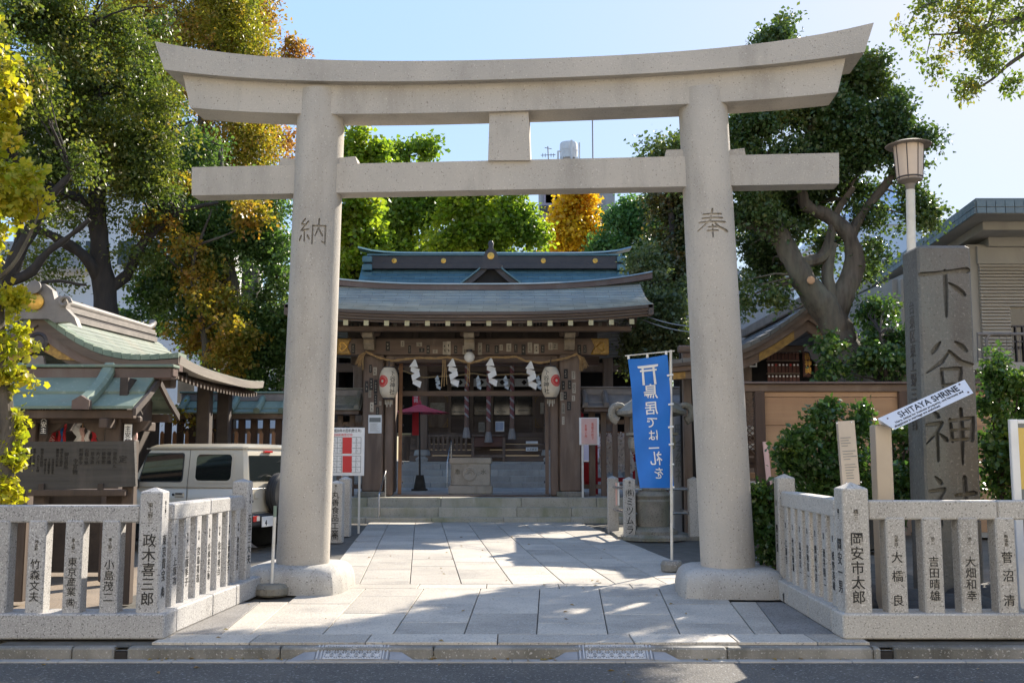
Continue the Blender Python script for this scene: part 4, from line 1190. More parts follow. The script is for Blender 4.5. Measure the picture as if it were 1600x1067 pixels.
# ================================================================== walls beside the gate
def roofed_wall(name, label, x0, x1, Y, zr, ze, half, capm, rib_px, slat_xs, zb, mossy=False, group=None, slat_top=None, slat_m=None, rails=True):
    t = thing(name, ((x0 + x1) / 2, Y, 0), label, 'wall', group)
    mb = MB(); mb.box(x0, x1, Y - .09, Y + .09, zr - .02, zr + .15, .02); mb.build('ridge_beam', mCopBr if not mossy else mTileG, t)
    mb = MB(); mb.box(x0 - .03, x1 + .03, Y - .12, Y + .12, zr + .152, zr + .19, .01); mb.build('ridge_capping', capm, t)
    for s in (-1, 1):
        mb = MB()
        prof = [(0.06, zr), (half * .55, lerp(zr, ze, .62)), (half * .56, lerp(zr, ze, .62) - .03), (half, ze)]
        for a, b in zip(prof[:-1], prof[1:]):
            mb.loft([[V((x0, Y + s * a[0], a[1])), V((x1, Y + s * a[0], a[1])), V((x1, Y + s * a[0], a[1] - .03)), V((x0, Y + s * a[0], a[1] - .03))], [V((x0, Y + s * b[0], b[1])), V((x1, Y + s * b[0], b[1])), V((x1, Y + s * b[0], b[1] - .03)), V((x0, Y + s * b[0], b[1] - .03))]])
        mb.build('roof_plane', capm, t)
    for x in rib_px:
        mb = MB(); w = .07
        pr = [(.05, zr + .06), (half * .5, lerp(zr, ze, .5) + .05), (half * .85, ze + .085), (half + .05, ze + .03)]
        mb.tube([V((x, Y - a, z)) for a, z in pr], [w, w, w, w], 8); mb.build('roof_rib', capm, t, True)
    mb = MB(); mb.box(x0 + .05, x1 - .05, Y - half + .06, Y + half - .06, ze - .13, ze - .035); mb.build('eave_beam', mWoodH, t)
    top = slat_top if slat_top else ze - .13
    for x, w in slat_xs:
        mb = MB(); mb.box(x - w / 2, x + w / 2, Y - .05, Y + .03, zb, top, .006); mb.build('slat', slat_m or mWood, t)
    if rails:
        for z in (zb + .22, lerp(zb, top, .86)):
            mb = MB(); mb.box(x0 + .02, x1 - .02, Y + .031, Y + .10, z, z + .11); mb.build('rail', mWood, t)
    return t
Yw = 25.9
wxl = lambda px: W(px, 700, Yw).x
zw = lambda py: W(900, py, Yw).z
roofed_wall('roofed_wall', 'slatted wooden wall under a grey roof right of the gate', wxl(908), wxl(1110), Yw, zw(616), zw(636), .55, mTileG, [wxl(x) for x in (913, 945, 1000, 1040)],
            [(wxl(925), .16), (wxl(943), .14), (wxl(961), .13), (wxl(980), .13), (wxl(1000), .13), (wxl(1020), .13), (wxl(1040), .13), (wxl(1062), .13), (wxl(1085), .13)], .5, True)
roofed_wall('roofed_wall', 'low latticed wall with mossy roof left of the gate', wxl(440), wxl(567), Yw, zw(618), zw(640), .55, mOldSt, [wxl(x) for x in (470, 520, 561)],
            [(wxl(455 + 19 * k), .13) for k in range(6)], .5, True)
zz = W(540, 672, Yw).z
# plinth of both walls is the court paving

# paper fortune rack behind the right slats
p = W(955, 705, 27.2)
rk = thing('fortune_rack', V((p.x, 27.2, GZ)), 'rack crowded with tied white paper fortunes behind the slats', 'rack')
def rbox(nm, m, x0, x1, y0, y1, z0, z1, par=rk, c=0): mb = MB(); mb.box(x0, x1, y0, y1, z0, z1, c); return mb.build(nm, m, par)
xr0, xr1 = W(932, 700, 27.2).x, W(990, 700, 27.2).x
for py in (676, 700, 725):
    z = W(955, py, 27.2).z; rbox('cord_rail', mWoodO, xr0, xr1, 27.18, 27.22, z, z + .03)
for x in (xr0, xr1): rbox('rack_post', mRed, x - .03, x + .03, 27.17, 27.23, GZ, W(955, 670, 27.2).z)
mb = MB(); rr = random.Random(4)
for k in range(520):
    x = rr.uniform(xr0 + .1, xr1); z = rr.uniform(W(955, 738, 27.2).z, W(955, 678, 27.2).z); y = 27.15 + rr.uniform(-.1, .1)
    a = rr.uniform(0, 6.28); d = V((math.cos(a) * .05, rr.uniform(-.02, .02), math.sin(a) * .07)); u = V((-d.z * .35, .008, d.x * .35))
    q = V((x, y, z)); mb.add([q - d - u, q - d + u, q + d + u * .6, q + d - u * .6], [(0, 1, 2, 3)])
o = mb.build('paper_fortunes', mPaper, rk); o['kind'] = 'stuff'
for px, y0, y1 in ((917, 640, 800), (968, 640, 648), (960, 768, 775)): pass
x0, x1 = W(909, 700, 27).x, W(985, 700, 27).x
rf = thing('red_railing', V((x0, 27.0, GZ)), 'red painted railing behind the slatted wall right of gate', 'railing')
for py in (645, 752):
    z = W(940, py, 27).z; rbox('rail', mRed, x0, x1, 26.9, 26.96, z, z + .10, rf)
rbox('panel', mRed, x0 + .02, W(924, 700, 27).x, 26.97, 27.0, W(900, 757, 27).z, W(900, 722, 27).z, rf)
rbox('post', mRed, x0 - .04, x0 + .04, 26.88, 27.0, GZ, W(940, 643, 27).z, rf)

# pink notice on a stake
p = W(920.5, 673.5, 25.0)
pk = thing('pink_notice', V((p.x, 25.0, GZ)), 'pink notice in a white frame standing right of the gate', 'notice')
rbox('frame', mPaper, p.x - .24, p.x + .24, 24.99, 25.02, p.z - .33, p.z + .33, pk)
rbox('sheet', mPink, p.x - .19, p.x + .19, 24.975, 24.987, p.z - .31, p.z + .31, pk)
rbox('stake', mPipe, p.x - .19, p.x - .14, 25.0, 25.03, GZ - .3, p.z - .33, pk)
for k, s in enumerate(('鳥居の前で', 'お祓い所')):
    letter(vert(s), frame(V((p.x + .08 - k * .16, 24.973, p.z)), (1, 0, 0), (0, 0, 1)), .085, mRedP, pk, 0, .003, sx=.8)

# ================================================================== stone trough with crest
p = G(735, 772, GZ)
tr = thing('stone_trough', V((p.x, p.y, GZ)), 'carved pale stone trough with round crest on the gate floor', 'trough')
k = p.y / F_PX
hw = 33 * k
zt = W(735, 715, p.y).z
def tbox(nm, x0, x1, y0, y1, z0, z1, c=.02): mb = MB(); mb.box(x0, x1, y0, y1, z0, z1, c); return mb.build(nm, mStepT, tr)
mStepT = mat('trough_stone', (.46, .43, .365), (.40, .375, .32), 3, spk=(.2, .19, .16), spk_s=80, stain=(.26, .24, .18), bump=.25)
tbox('foot', p.x - hw - .02, p.x + hw + .02, p.y - .02, p.y + .62, GZ, GZ + .22, .03)
tbox('body', p.x - hw + .04, p.x + hw - .04, p.y + .02, p.y + .58, GZ + .222, zt - .16)
tbox('rim', p.x - hw, p.x + hw, p.y - .0, p.y + .6, zt - .158, zt, .025)
rbox('water', mWinD, p.x - hw + .1, p.x + hw - .1, p.y + .1, p.y + .5, zt + .001, zt + .004, tr)
mb = MB(); cc = V((p.x - .02, p.y + .02, W(735, 740, p.y).z)); Mr_ = Matrix.Rotation(R(90), 4, 'X')
mb.lathe([(.185, 0), (.185, .03), (.165, .036), (.15, .026), (.0, .02)], cc, 28, Mr_); o = mb.build('crest', mStepT, tr, True)
for a in range(3):
    mb = MB(); mb.tube([cc + V((math.cos(t) * (.05 + a * .035), -.028, math.sin(t) * (.05 + a * .035) - .02)) for t in [q * math.pi / 12 for q in range(13)]], .01, 5); mb.build('crest_ring', mStepT, o)
for s, g in ((-.34, '奉'), (.34, '水')):
    letter(g, frame(V((p.x + s, p.y + .018, W(735, 737, p.y).z)), (1, 0, 0), (0, 0, 1)), .16, mOldSt, tr, .0, .012)

# steel handrails
def handrail(pts, label, r=.022):
    t = thing('handrail', pts[0], label, 'handrail', 'steel handrails by the steps')
    mb = MB(); mb.tube(pts, r, 10); mb.build('tube', mMetal, t, True)
a = W(592, 810, yS + .1); b = W(602, 778, yS + .95)
handrail([V((a.x, a.y, 0)), V((a.x, a.y, W(591, 772, a.y).z)), V((a.x + .01, a.y + .06, W(592, 768, a.y).z)), V((b.x, b.y - .05, W(600, 736, b.y).z)), V((b.x, b.y, W(601, 735, b.y).z)), V((b.x, b.y, .54))], 'bright bent steel handrail on the left of the gate steps')
a = W(699, 760, 33.0)
handrail([V((a.x, 32.9, GZ)), V((a.x, 32.9, W(699, 722, 33).z)), V((a.x + .08, 33.6, W(703, 688, 33.5).z)), V((a.x + .08, 33.7, W(703, 690, 33.5).z)), V((a.x + .08, 33.7, .9))], 'thin dark handrail by the inner hall steps', .02)

# ================================================================== MAIN HALL
YH = 34.6
hall = thing('main_hall', (-.9, YH + 2, GZ), 'main shrine hall with blue-green copper roof behind the gate', 'shrine hall')
def hb(nm, m, x0, x1, y0, y1, z0, z1, c=0, par=hall): mb = MB(); mb.box(x0, x1, y0, y1, z0, z1, c); return mb.build(nm, m, par)
hxp = lambda px, Y=YH: W(px, 640, Y).x
hzp = lambda py, Y=YH: W(740, py, Y).z
# stone steps up to the hall
ist = thing('hall_steps', (-1, 33, GZ), 'grey stone steps below the main hall inside the gate', 'steps')
zs = [GZ, .70, .90, 1.10, 1.28]
for i in range(4):
    x = -5.6; Y0 = 33.0 + i * .34
    row_blocks(ist, 'step_block', -5.6, 3.6, Y0, Y0 + .36, GZ - .05, zs[i + 1], mStepIn, 1.0, 2.0)
hb('platform', mStepIn, -6.5, 4.5, 34.36, 42, GZ - .05, 1.36)
zF = hzp(676, YH + .6)
# wooden stair boards and veranda
for i in range(5):
    z0 = lerp(1.36, zF, i / 5); hb('stair_board', mWoodH, hxp(640), hxp(858), YH + .1 + i * .12, YH + .24 + i * .12, z0 + .01, z0 + (zF - 1.36) / 5 + .005, .008)
hb('veranda_edge', mRafter, hxp(520), hxp(960), YH + .72, YH + .78, zF - .07, zF - .01, .005)
hb('veranda_floor', mWoodH, -6, 4.4, YH + .782, YH + 2.4, zF - .08, zF)
# pillars
for px, w in ((661, .36), (858, .36), (560, .34), (950, .34)):
    x = hxp(px, YH + .4); 
    hb('pillar', mWood, x - w / 2, x + w / 2, YH + .2, YH + .2 + w, 1.75, 5.4, .03)
    mb = MB(); mb.lathe([(.34, 0), (.36, .1), (.3, .17), (.33, .22), (.30, .38), (.22, .40)], (x, YH + .2 + w / 2, 1.36), 20); mb.build('pillar_base', mStepIn, hall, True)
hb('front_beam', mWoodH, -6, 4.2, YH + .25, YH + .5, hzp(580, YH), hzp(566, YH), .02)
hb('upper_beam', mWoodH, -6, 4.2, YH + .3, YH + .5, 4.9, 5.4, .02)
# back wall with doors and windows
yW = YH + 2.2
wx = lambda px: W(px, 640, yW).x
wz = lambda py: W(740, py, yW).z
hb('rear_wall', mShadow, -6, 4.2, yW + .25, yW + .3, zF, 5.4)
hb('side_wall', mWoodB, -6.2, -6.0, YH + .8, 42, 1.36, 5.4); hb('side_wall', mWoodB, 4.2, 4.4, YH + .8, 42, 1.36, 5.4)
hb('lintel', mWoodH, wx(660), wx(860), yW - .08, yW + .12, wz(589), wz(573), .015)
hb('sill', mWoodH, wx(660), wx(860), yW - .06, yW + .12, wz(676), wz(650), .015)
hb('middle_rail', mWoodH, wx(700), wx(836), yW - .05, yW + .1, wz(613), wz(609), .01)
for a, b in ((667, 701), (835, 852)):
    o = hb('door_panel', mWood, wx(a), wx(b), yW - .1, yW - .02, wz(668), wz(615), .008)
    x0, x1, z0, z1 = wx(a) + .03, wx(b) - .03, wz(668) + .03, wz(615) - .03
    for cx, cz, sx, sz in ((x0, z0, 1, 1), (x1, z0, -1, 1), (x0, z1, 1, -1), (x1, z1, -1, -1)):
        if b < 860 and a > 800 and sx < 0: continue
        M = frame(V((0, yW - .103, 0)), (1, 0, 0), (0, 0, 1))
        tri = [(cx, cz), (cx + sx * .17, cz), (cx + sx * .06, cz + sz * .12), (cx, cz + sz * .3)]
        mb = MB(); e = [V((q[0], yW - .106, q[1])) for q in tri]; mb.tube(e + [e[0]], .012, 5); mb.build('gold_corner', mGoldD, o)
    zc = W(740, 638, yW).z
    xx = wx(a + 17) if a < 700 else wx(848)
    oo = hb('posted_sheet', mStk, xx - (.26 if a < 700 else .09), xx + (.26 if a < 700 else .09), yW - .125, yW - .112, zc - .2, zc + .2, 0, o)
for i, (a, b) in enumerate(((705, 733), (741, 763), (772, 797), (805, 833))):
    o = hb('window', mWoodB, wx(a) - .06, wx(b) + .06, yW - .02, yW + .06, wz(650) - .0, wz(613) - .002)
    hb('pane', mWinD, wx(a), wx(b), yW - .028, yW - .0205, wz(648), wz(615), 0, o)
    hb('painted_glint', mStk, wx(a + 4), wx(b - 6), yW - .031, yW - .0285, wz(644 - (i % 2) * 2), wz(642.5 - (i % 2) * 2), 0, o)  # pale strip painted on the pane as a glint from inside
    c = hb('crest_curtain', mPaper, wx(a - 4) + .05, wx(b + 2) - .05, yW - .06, yW - .045, wz(604), wz(591.5), .003)
    for q in (0,) if i in (1, 2) else (0, ):
        xm = (wx(a) + wx(b)) / 2; zm = wz(597.5); M = frame(V((xm, yW - .062, zm)), (1, 0, 0), (0, 0, 1))
        mb = MB(); mb.poly([(-.1, 0), (0, -.1), (.1, 0), (0, .1)], M, .004); mb.build('crest', mWoodB, c)
    hb('curtain_edge', mRedP, wx(b + 2) - .045, wx(b + 2), yW - .062, yW - .044, wz(604), wz(591.5), 0, c)
for px in (702, 737, 768, 801, 835): hb('mullion', mWood, wx(px) - .07, wx(px) + .07, yW - .09, yW + .02, zF, wz(589), .01)
# slatted railing on the left
for k in range(9):
    px = 670 + k * 7.2; hb('baluster', mWood, hxp(px) - .045, hxp(px) + .045, YH + .30, YH + .36, hzp(703), hzp(682), .004)
hb('railing', mWood, hxp(666), hxp(735), YH + .29, YH + .37, hzp(682), hzp(678.5), .006); hb('railing', mWood, hxp(666), hxp(735), YH + .29, YH + .37, hzp(706), hzp(703), .006)
# offering box
p = W(763, 705, YH - .1)
ob = thing('offering_box', V((p.x, YH - .1, 1.36)), 'brown wooden offering box before the hall doors', 'offering box')
x0, x1 = W(741, 700, YH - .1).x, W(785, 700, YH - .1).x; k = YH - .1
hb('chest', mat('reddish_wood', (.17, .085, .06), (.12, .06, .045), 4, stretch=(.1, 1, 1), bump=.15), x0, x1, k, k + .5, W(760, 698, k).z, W(760, 682, k).z, .012, ob)
hb('lid_slats', mWood, x0 - .09, x1 + .09, k - .05, k + .55, W(760, 682, k).z + .002, W(760, 678.5, k).z, .01, ob)
for x in (x0 - .05, x1 + .05): hb('leg', mWood, x - .05, x + .05, k, k + .1, 1.36, W(760, 682, k).z, .008, ob)
hb('stretcher', mWood, x0, x1, k + .01, k + .08, 1.5, 1.58, .005, ob)
# small signs standing on the rail
def stand_sheet(px, py, w, h, m, label, Y=YH + .3, lines=True):
    p = W(px, py, Y); t = thing('small_sign', V((p.x, Y, p.z - h / 2)), label, 'sign')
    hb('board', m, p.x - w / 2, p.x + w / 2, Y, Y + .02, p.z - h / 2, p.z + h / 2, .003, t)
    hb('foot', mWood, p.x - w / 2 - .02, p.x + w / 2 + .02, Y - .01, Y + .06, p.z - h / 2 - .04, p.z - h / 2, .003, t)
    mb = MB()
    for q in range(6): mb.box(p.x - w * .4 + q * w * .14, p.x - w * .4 + q * w * .14 + w * .05, Y - .004, Y - .0005, p.z - h * .38, p.z + h * .38)
    o = mb.build('print_columns', mBag if m is mPaper else mStkD, t); o['kind'] = 'stuff'
stand_sheet(781, 666, .30, .34, mPaper, 'white sheet with blue columns of text right of the middle bell rope')
stand_sheet(752.5, 667, .2, .32, mStk, 'small framed card left of the middle bell rope')
for px, py, l in ((831, 691, 'upper of two white strips on the boards right of the offering box'), (831, 701.5, 'lower white strip with writing right of the offering box')):
    p = W(px, py, YH + .05); t = thing('white_strip', p, l, 'sign')
    hb('strip', mPaper, p.x - .2, p.x + .2, YH + .03, YH + .05, p.z - (.04 if py < 695 else .065), p.z + (.04 if py < 695 else .065), .002, t)
    if py > 695: letter('土足厳禁', frame(V((p.x, YH + .028, p.z)), (1, 0, 0), (0, 0, 1)), .085, mBlack, t, 0, .002)
# bell ropes
def bell_rope(px, pyt, pyb, label):
    a = W(px, pyt, YH - .3); b = W(px, pyb, YH - .3); t = thing('bell_rope', b, label, 'rope', 'bell ropes before the hall doors')
    n = 60
    zt_ = 4.6; zb_ = W(px, pyb - 32, YH - .3).z
    mats = [mRed2, mPaper2, mRed2]
    for q, m in enumerate((mRed2, mPaper2, mRed2)):
        mb = MB(); mb.tube([V((a.x + math.cos(i * .7 + q * 2.1) * .04, YH - .3 + math.sin(i * .7 + q * 2.1) * .04, lerp(zt_, zb_, i / n))) for i in range(n + 1)], .042, 5); mb.build('strand', m, t, True)
    mb = MB(); mb.lathe([(.085, 0), (.09, .1), (.075, .32), (.06, .34)], (a.x, YH - .3, zb_ - .33), 12); mb.build('grip', mWoodO2, t, True)
    mb = MB(); mb.lathe([(.14, 0), (.115, .2), (.08, .36)], (a.x, YH - .3, zb_ - .68), 14); mb.build('tassel', mTass, t, True)
mRed2 = mat('faded_red_cord', (.27, .10, .095), bump=.2); mPaper2 = mat('greyed_cord', (.42, .38, .36), bump=.2)
mWoodO2 = mat('rope_grip', (.19, .115, .08), bump=.1); mTass = mat('grey_tassel', (.33, .29, .26), (.26, .23, .21), 20, bump=.3)
bell_rope(729.5, 590, 684, 'left red and white bell rope in front of the hall'); bell_rope(763.5, 590, 691, 'middle red and white bell rope above the offering box'); bell_rope(800, 590, 686, 'right red and white bell rope in front of the hall')
# second rope with smaller streamers
r2 = thing('inner_rope', W(740, 586, 33.6), 'thin straw rope with small streamers hung before the inner hall', 'rope')
rp = [(620, 575), (640, 583), (662, 590), (690, 588), (720, 586), (740, 583), (760, 587), (790, 585), (815, 584), (840, 586), (856, 580)]
mb = MB(); mb.tube([W(a, b, 33.6) for a, b in rp], .028, 6); mb.build('cord', mRope, r2, True)
for px, l in ((683.5, 'small grey streamer above the red umbrella'), (747, 'small grey streamer between left and middle bell ropes'), (790, 'small grey streamer between middle and right bell ropes'), (841, 'small grey streamer beside the right lantern')):
    shide(px, 587, 608, 33.55, l, 'small paper streamers on the inner rope', 8.5)
for px, y1 in ((692, 606), (731.5, 604)):
    p = W(px, 562, YG - .4); q = W(px, y1, YG - .4); t = thing('rope_strand', q, 'loose straw strands hanging left of the globe lamp' if px < 700 else 'single straw strand hanging under the globe lamp', 'cord')
    mb = MB()
    for k in range(3 if px < 700 else 1): mb.tube([p + V((k * .03, 0, 0)), p.lerp(q, .5) + V((k * .045 - .01, 0, 0)), q + V((k * .07 - .04, 0, k * .04))], .012, 5)
    mb.build('strand', mRope, t)
# umbrella
p = G(657, 760, GZ); Yu = 30.2
um = thing('red_umbrella', V((W(655, 700, Yu).x, Yu, GZ)), 'large crimson paper parasol on a black pole inside the gate', 'umbrella')
ux = um.location.x; zt_ = W(655, 631, Yu).z; ze_ = W(655, 645.5, Yu).z; ru = 47 / F_PX * Yu
secs = MB()
n = 32
for k in range(n):
    a0, a1 = 2 * math.pi * k / n, 2 * math.pi * (k + 1) / n
    def q(a, r, z): return V((ux + math.cos(a) * r, Yu + math.sin(a) * r, z))
    fr_ = [(.03, zt_), (ru * .35, lerp(zt_, ze_, .42)), (ru * .7, lerp(zt_, ze_, .74)), (ru, ze_)]
    for (r0, z0), (r1, z1) in zip(fr_[:-1], fr_[1:]):
        secs.add([q(a0, r0, z0), q(a0, r1, z1), q(a1, r1, z1 ), q(a1, r0, z0)], [(0, 1, 2, 3)])
secs.build('canopy', mUmb, um)
for k in range(16):
    a = 2 * math.pi * k / 16; mb = MB(); mb.tube([V((ux, Yu, lerp(zt_, ze_, .2))), V((ux + math.cos(a) * ru * .98, Yu + math.sin(a) * ru * .98, ze_ - .01))], .009, 4); mb.build('rib', mWoodB, um)
mb = MB(); mb.tube([V((ux, Yu, zt_ + .09)), V((ux, Yu, zt_ - .4)), V((ux + .03, Yu, GZ + .4))], [.03, .022, .024], 8); mb.build('pole', mBlack, um)
mb = MB(); mb.lathe([(.06, 0), (.05, .06), (.02, .1)], (ux, Yu, zt_), 12); mb.build('finial', mUmb, um, True)
mb = MB(); mb.box(ux - .20, ux + .24, Yu - .2, Yu + .2, GZ, GZ + .05); mb.loft([[V((ux + .03 + a * .17, Yu + b * .17, GZ + .05)) for a, b in ((-1, -1), (1, -1), (1, 1), (-1, 1))], [V((ux + .03 + a * .1, Yu + b * .1, GZ + .45)) for a, b in ((-1, -1), (1, -1), (1, 1), (-1, 1))]]); mb.build('weighted_base', mStkD, um)
# red banner strip behind the umbrella
p = W(648, 640, 30.8); t = thing('red_banner', V((p.x, 30.8, GZ)), 'narrow red banner with white marks behind the parasol', 'banner')
hb('cloth', mRed, p.x - .07, p.x + .13, 30.79, 30.8, W(648, 680, 30.8).z, W(648, 612, 30.8).z, 0, t); hb('pole', mWoodO, p.x + .14, p.x + .17, 30.78, 30.81, GZ, W(648, 610, 30.8).z, 0, t)
letter(vert('稲荷'), frame(V((p.x + .03, 30.785, W(648, 622, 30.8).z)), (1, 0, 0), (0, 0, 1)), .14, mPaper, t, 0, .002)

# hall roof
YR = 38.0
zRb = W(770, 419, YR).z; zRt = W(770, 396, YR).z
xL, xR = W(571, 405, YR).x, W(975, 405, YR).x; xc = (xL + xR) / 2; hw = (xR - xL) / 2
eY, eZ = 32.2, 5.35
def hP(s):
    def P(u, v):
        x = xc + (2 * u - 1) * (hw + .1 + 1.0 * max(0, v - .38))
        z = lerp(zRb, eZ, v ** .85) - .25 * math.sin(math.pi * v) + abs(2 * u - 1) ** 3 * .25 * v
        return V((x, YR + s * v * (YR - eY), z))
    return P
slope('roof_front', mShB, hall, hP(-1), 24, 26, .03); slope('roof_back', mShB, hall, hP(1), 16, 26, .03)
for s in (-1, 1):
    mb = MB(); a = []
    for i in range(13):
        v = i / 12; p = hP(-1)(0 if s < 0 else 1, v); a.append([p + V((0, 0, -.3)), p + V((-s * .2, 0, -.3)), p + V((-s * .2, 0, 0)), p + V((s * .03, 0, .05))])
    mb.loft(a); mb.build('verge_board', mCopB, hall)
mb = MB(); mb.add([hP(-1)(0, 1), hP(-1)(1, 1), hP(1)(1, 1), hP(1)(0, 1)], [(0, 1, 2, 3)]); mb.build('soffit', mWoodB, hall)
secs = []
for i in range(17):
    p = hP(-1)(i / 16, 1); secs.append([p + V((0, 0, -.3)), p + V((0, .4, -.28)), p + V((0, .4, 0)), p])
mb = MB(); mb.loft(secs); mb.build('eave_board', mEave, hall)
# ridge
zs_ = [W(770, y, YR).z for y in (418, 414, 402, 399, 395.5)]
hb('ridge_base', mDkCop, xL + .05, xR - .05, YR - .32, YR + .32, zs_[0] - .1, zs_[1], .01)
hb('ridge_box', mDkCop, xL + .1, xR - .1, YR - .26, YR + .26, zs_[1] + .002, zs_[2], .01)
hb('ridge_moulding', mCopB, xL + .1, xR - .1, YR - .31, YR + .31, zs_[2] + .002, zs_[3], .01)
secs = []
for i in range(21):
    u = i / 20; x = lerp(xL - .25, xR + .25, u); l = abs(2 * u - 1) ** 8 * .22
    secs.append([V((x, YR - .34, zs_[3] + .002 + l)), V((x, YR + .34, zs_[3] + .002 + l)), V((x, YR + .2, zs_[4] + l)), V((x, YR - .2, zs_[4] + l))])
mb = MB(); mb.loft(secs); mb.build('ridge_capping', mCopB, hall)
for s, x in ((-1, xL), (1, xR)):
    for k in range(3):
        z0 = lerp(zs_[0] - .5, zs_[2], k / 3); hb('ridge_end_tile', mCopB, x - .06 if s < 0 else x - .3, x + .3 if s < 0 else x + .06, YR - .38 - .02 * k, YR + .38, z0 + .03, z0 + .26, .03)
for px in (616, 693, 849, 930):
    c = V((W(px, 407.5, YR - .27).x, YR - .262, W(px, 407.5, YR - .27).z)); mb = MB(); mb.lathe([(.095, 0), (.095, .02), (.0, .03)], c, 20, Mr_); mb.build('gold_crest', mGold, hall)
# dormer gable
YD = 34.6
pk_ = W(767, 403, YD); bl = W(712, 450, YD); brt = W(822, 450, YD)
for s, e in ((-1, bl), (1, brt)):
    secs = []; sec2 = []; 
    for i in range(11):
        f = i / 10; x = lerp(pk_.x, e.x, f); z = lerp(pk_.z, e.z, f ** .82) - .0
        secs.append([V((x, YD, z - .24)), V((x, YD + .1, z - .24)), V((x, YD + .1, z - .01)), V((x, YD, z - .01))])
        sec2.append([V((x, YD - .1, z)), V((x, YD + 3.0, z)), V((x, YD + 3.0, z + .06)), V((x, YD - .1, z + .06))])
    mb = MB(); mb.loft(secs); mb.build('gable_bargeboard', mDkCop, hall)
    mb = MB(); mb.loft(sec2); mb.build('gable_roof', mCopB, hall)
mb = MB(); mb.add([V((pk_.x, YD + .2, pk_.z - .2)), V((bl.x, YD + .2, bl.z)), V((brt.x, YD + .2, brt.z))], [(0, 1, 2)]); mb.build('gable_wall', mShadow, hall)
on = [(-.33, -.42), (.33, -.42), (.40, -.30), (.27, -.22), (.25, .02), (.17, .2), (.08, .28), (.05, .42), (-.05, .42), (-.08, .28), (-.17, .2), (-.25, .02), (-.27, -.22), (-.40, -.30)]
M = frame(V((pk_.x, YD - .12, W(767, 402, YD).z)), (1, 0, 0), (0, 0, 1))
mb = MB(); mb.poly(on, M, .25); o = mb.build('gable_finial', mDkCop, hall)
mb = MB(); mb.lathe([(.12, 0), (.12, .03), (0, .04)], V((pk_.x, YD - .12, W(767, 401, YD).z)), 20, Mr_); mb.build('gold_crest', mGold, o)
mb = MB(); mb.lathe([(.09, 0), (.08, .1), (.1, .22), (.06, .3), (.0, .32)], V((pk_.x, YD, W(767, 389, YD).z - .03)), 12); mb.build('finial_tip', mDkCop, o, True)

# ================================================================== LEFT: roofed gallery, hall roof, car, board
def lb(nm, m, x0, x1, y0, y1, z0, z1, par, c=0.0): mb = MB(); mb.box(x0, x1, y0, y1, z0, z1, c); return mb.build(nm, m, par)
mEaveG = mat('grey_eave_edge', (.30, .265, .22), (.22, .19, .16), 5, stretch=(1, .1, 2), bump=.2)
mWoodL = mat('brown_black_timber', (.095, .064, .046), (.055, .038, .028), 5, stretch=(1, 1, .12), stain=(.14, .105, .08), stain_s=2, stain_r=(.55, .8), bump=.3, bs=30, rough=.75)
# ---- big curved roof (gable faces the street)
YB0, YB1 = 15.6, 20.9
rp0 = W(62, 488, YB0)
bh = thing('side_shrine', (rp0.x, (YB0 + YB1) / 2, 0), 'side shrine on the left with swooping green copper gable roof and pale ridge', 'shrine hall')
ze = W(275, 566, YB0).z; xe = W(276, 566, YB0).x
hwb = xe - rp0.x
def bP(s):
    def P(u, v):
        y = lerp(YB0, YB1, u)
        z = lerp(rp0.z, ze, v) - .34 * math.sin(math.pi * min(1, v)) * (1 - .25 * v) + .14 * u * (1 - v) + .10 * (abs(2 * u - 1) ** 3) * v
        return V((rp0.x + s * hwb * v * 1.02, y, z))
    return P
slope('roof_right', mShL, bh, bP(1), 14, 22, .016); slope('roof_left', mShL, bh, bP(-1), 14, 22, .016)
for s in (1, -1):
    # verge tiles along the front edge, one by one
    for i in range(15):
        v0, v1 = i / 15, (i + 1) / 15
        a, b = bP(s)(0, v0), bP(s)(0, v1); dn = V((0, 0, .03)); e = (b - a) * .02
        mb = MB(); mb.loft([[a + e + V((0, -.05, -.05)), a + e + V((0, .34, -.02)), a + e + V((0, .34, .03)), a + e + V((0, -.05, .035))], [b - e + V((0, -.05, -.05)), b - e + V((0, .34, -.02)), b - e + V((0, .34, .045)), b - e + V((0, -.05, .05))]])
        mb.build('verge_tile', mCop, bh)
    for dz0, dz1, dy, m in ((-.20, -.052, 0.0, mEave), (-.36, -.203, .05, mCopBr), (-.50, -.363, .12, mEave)):
        secs = []
        for i in range(19):
            v = i / 18; p = bP(s)(0, v * (1 - .05 * (dy > .1)))
            sc = 1 - .35 * v
            secs.append([p + V((0, dy - .05, dz0 * sc)), p + V((0, dy + .12, dz0 * sc)), p + V((0, dy + .12, dz1 * sc)), p + V((0, dy - .05, dz1 * sc))])
        mb = MB(); mb.loft(secs); mb.build('bargeboard', m, bh)
    secs = []
    for i in range(17):
        p = bP(s)(i / 16, 1); secs.append([p + V((0, 0, -.13)), p + V((-s * .3, 0, -.10)), p + V((-s * .3, 0, 0)), p + V((s * .02, 0, .0))])
    mb = MB(); mb.loft(secs); mb.build('eave_board', mEaveG, bh)
    for k in range(26):
        y = lerp(YB0 + .3, YB1 - .1, k / 25); p = bP(s)((y - YB0) / (YB1 - YB0), .97)
        if s > 0:
            mb = MB(); mb.loft([[p + V((-.02 + q * 0, dy, -.29 + dz)) for dy, dz in ((-.04, 0), (.04, 0), (.04, .08), (-.04, .08))], [p + V((-1.0, dy, .02 + dz)) for dy, dz in ((-.04, 0), (.04, 0), (.04, .08), (-.04, .08))]] ) if False else mb.loft([[p + V((-.04, dy, -.30 + dz)) for dy, dz in ((-.035, 0), (.035, 0), (.035, .08), (-.035, .08))], [p + V((-1.1, dy, .05 + dz)) for dy, dz in ((-.035, 0), (.035, 0), (.035, .08), (-.035, .08))]])
            mb.build('rafter', mRafter if k % 1 else mWoodL, bh)
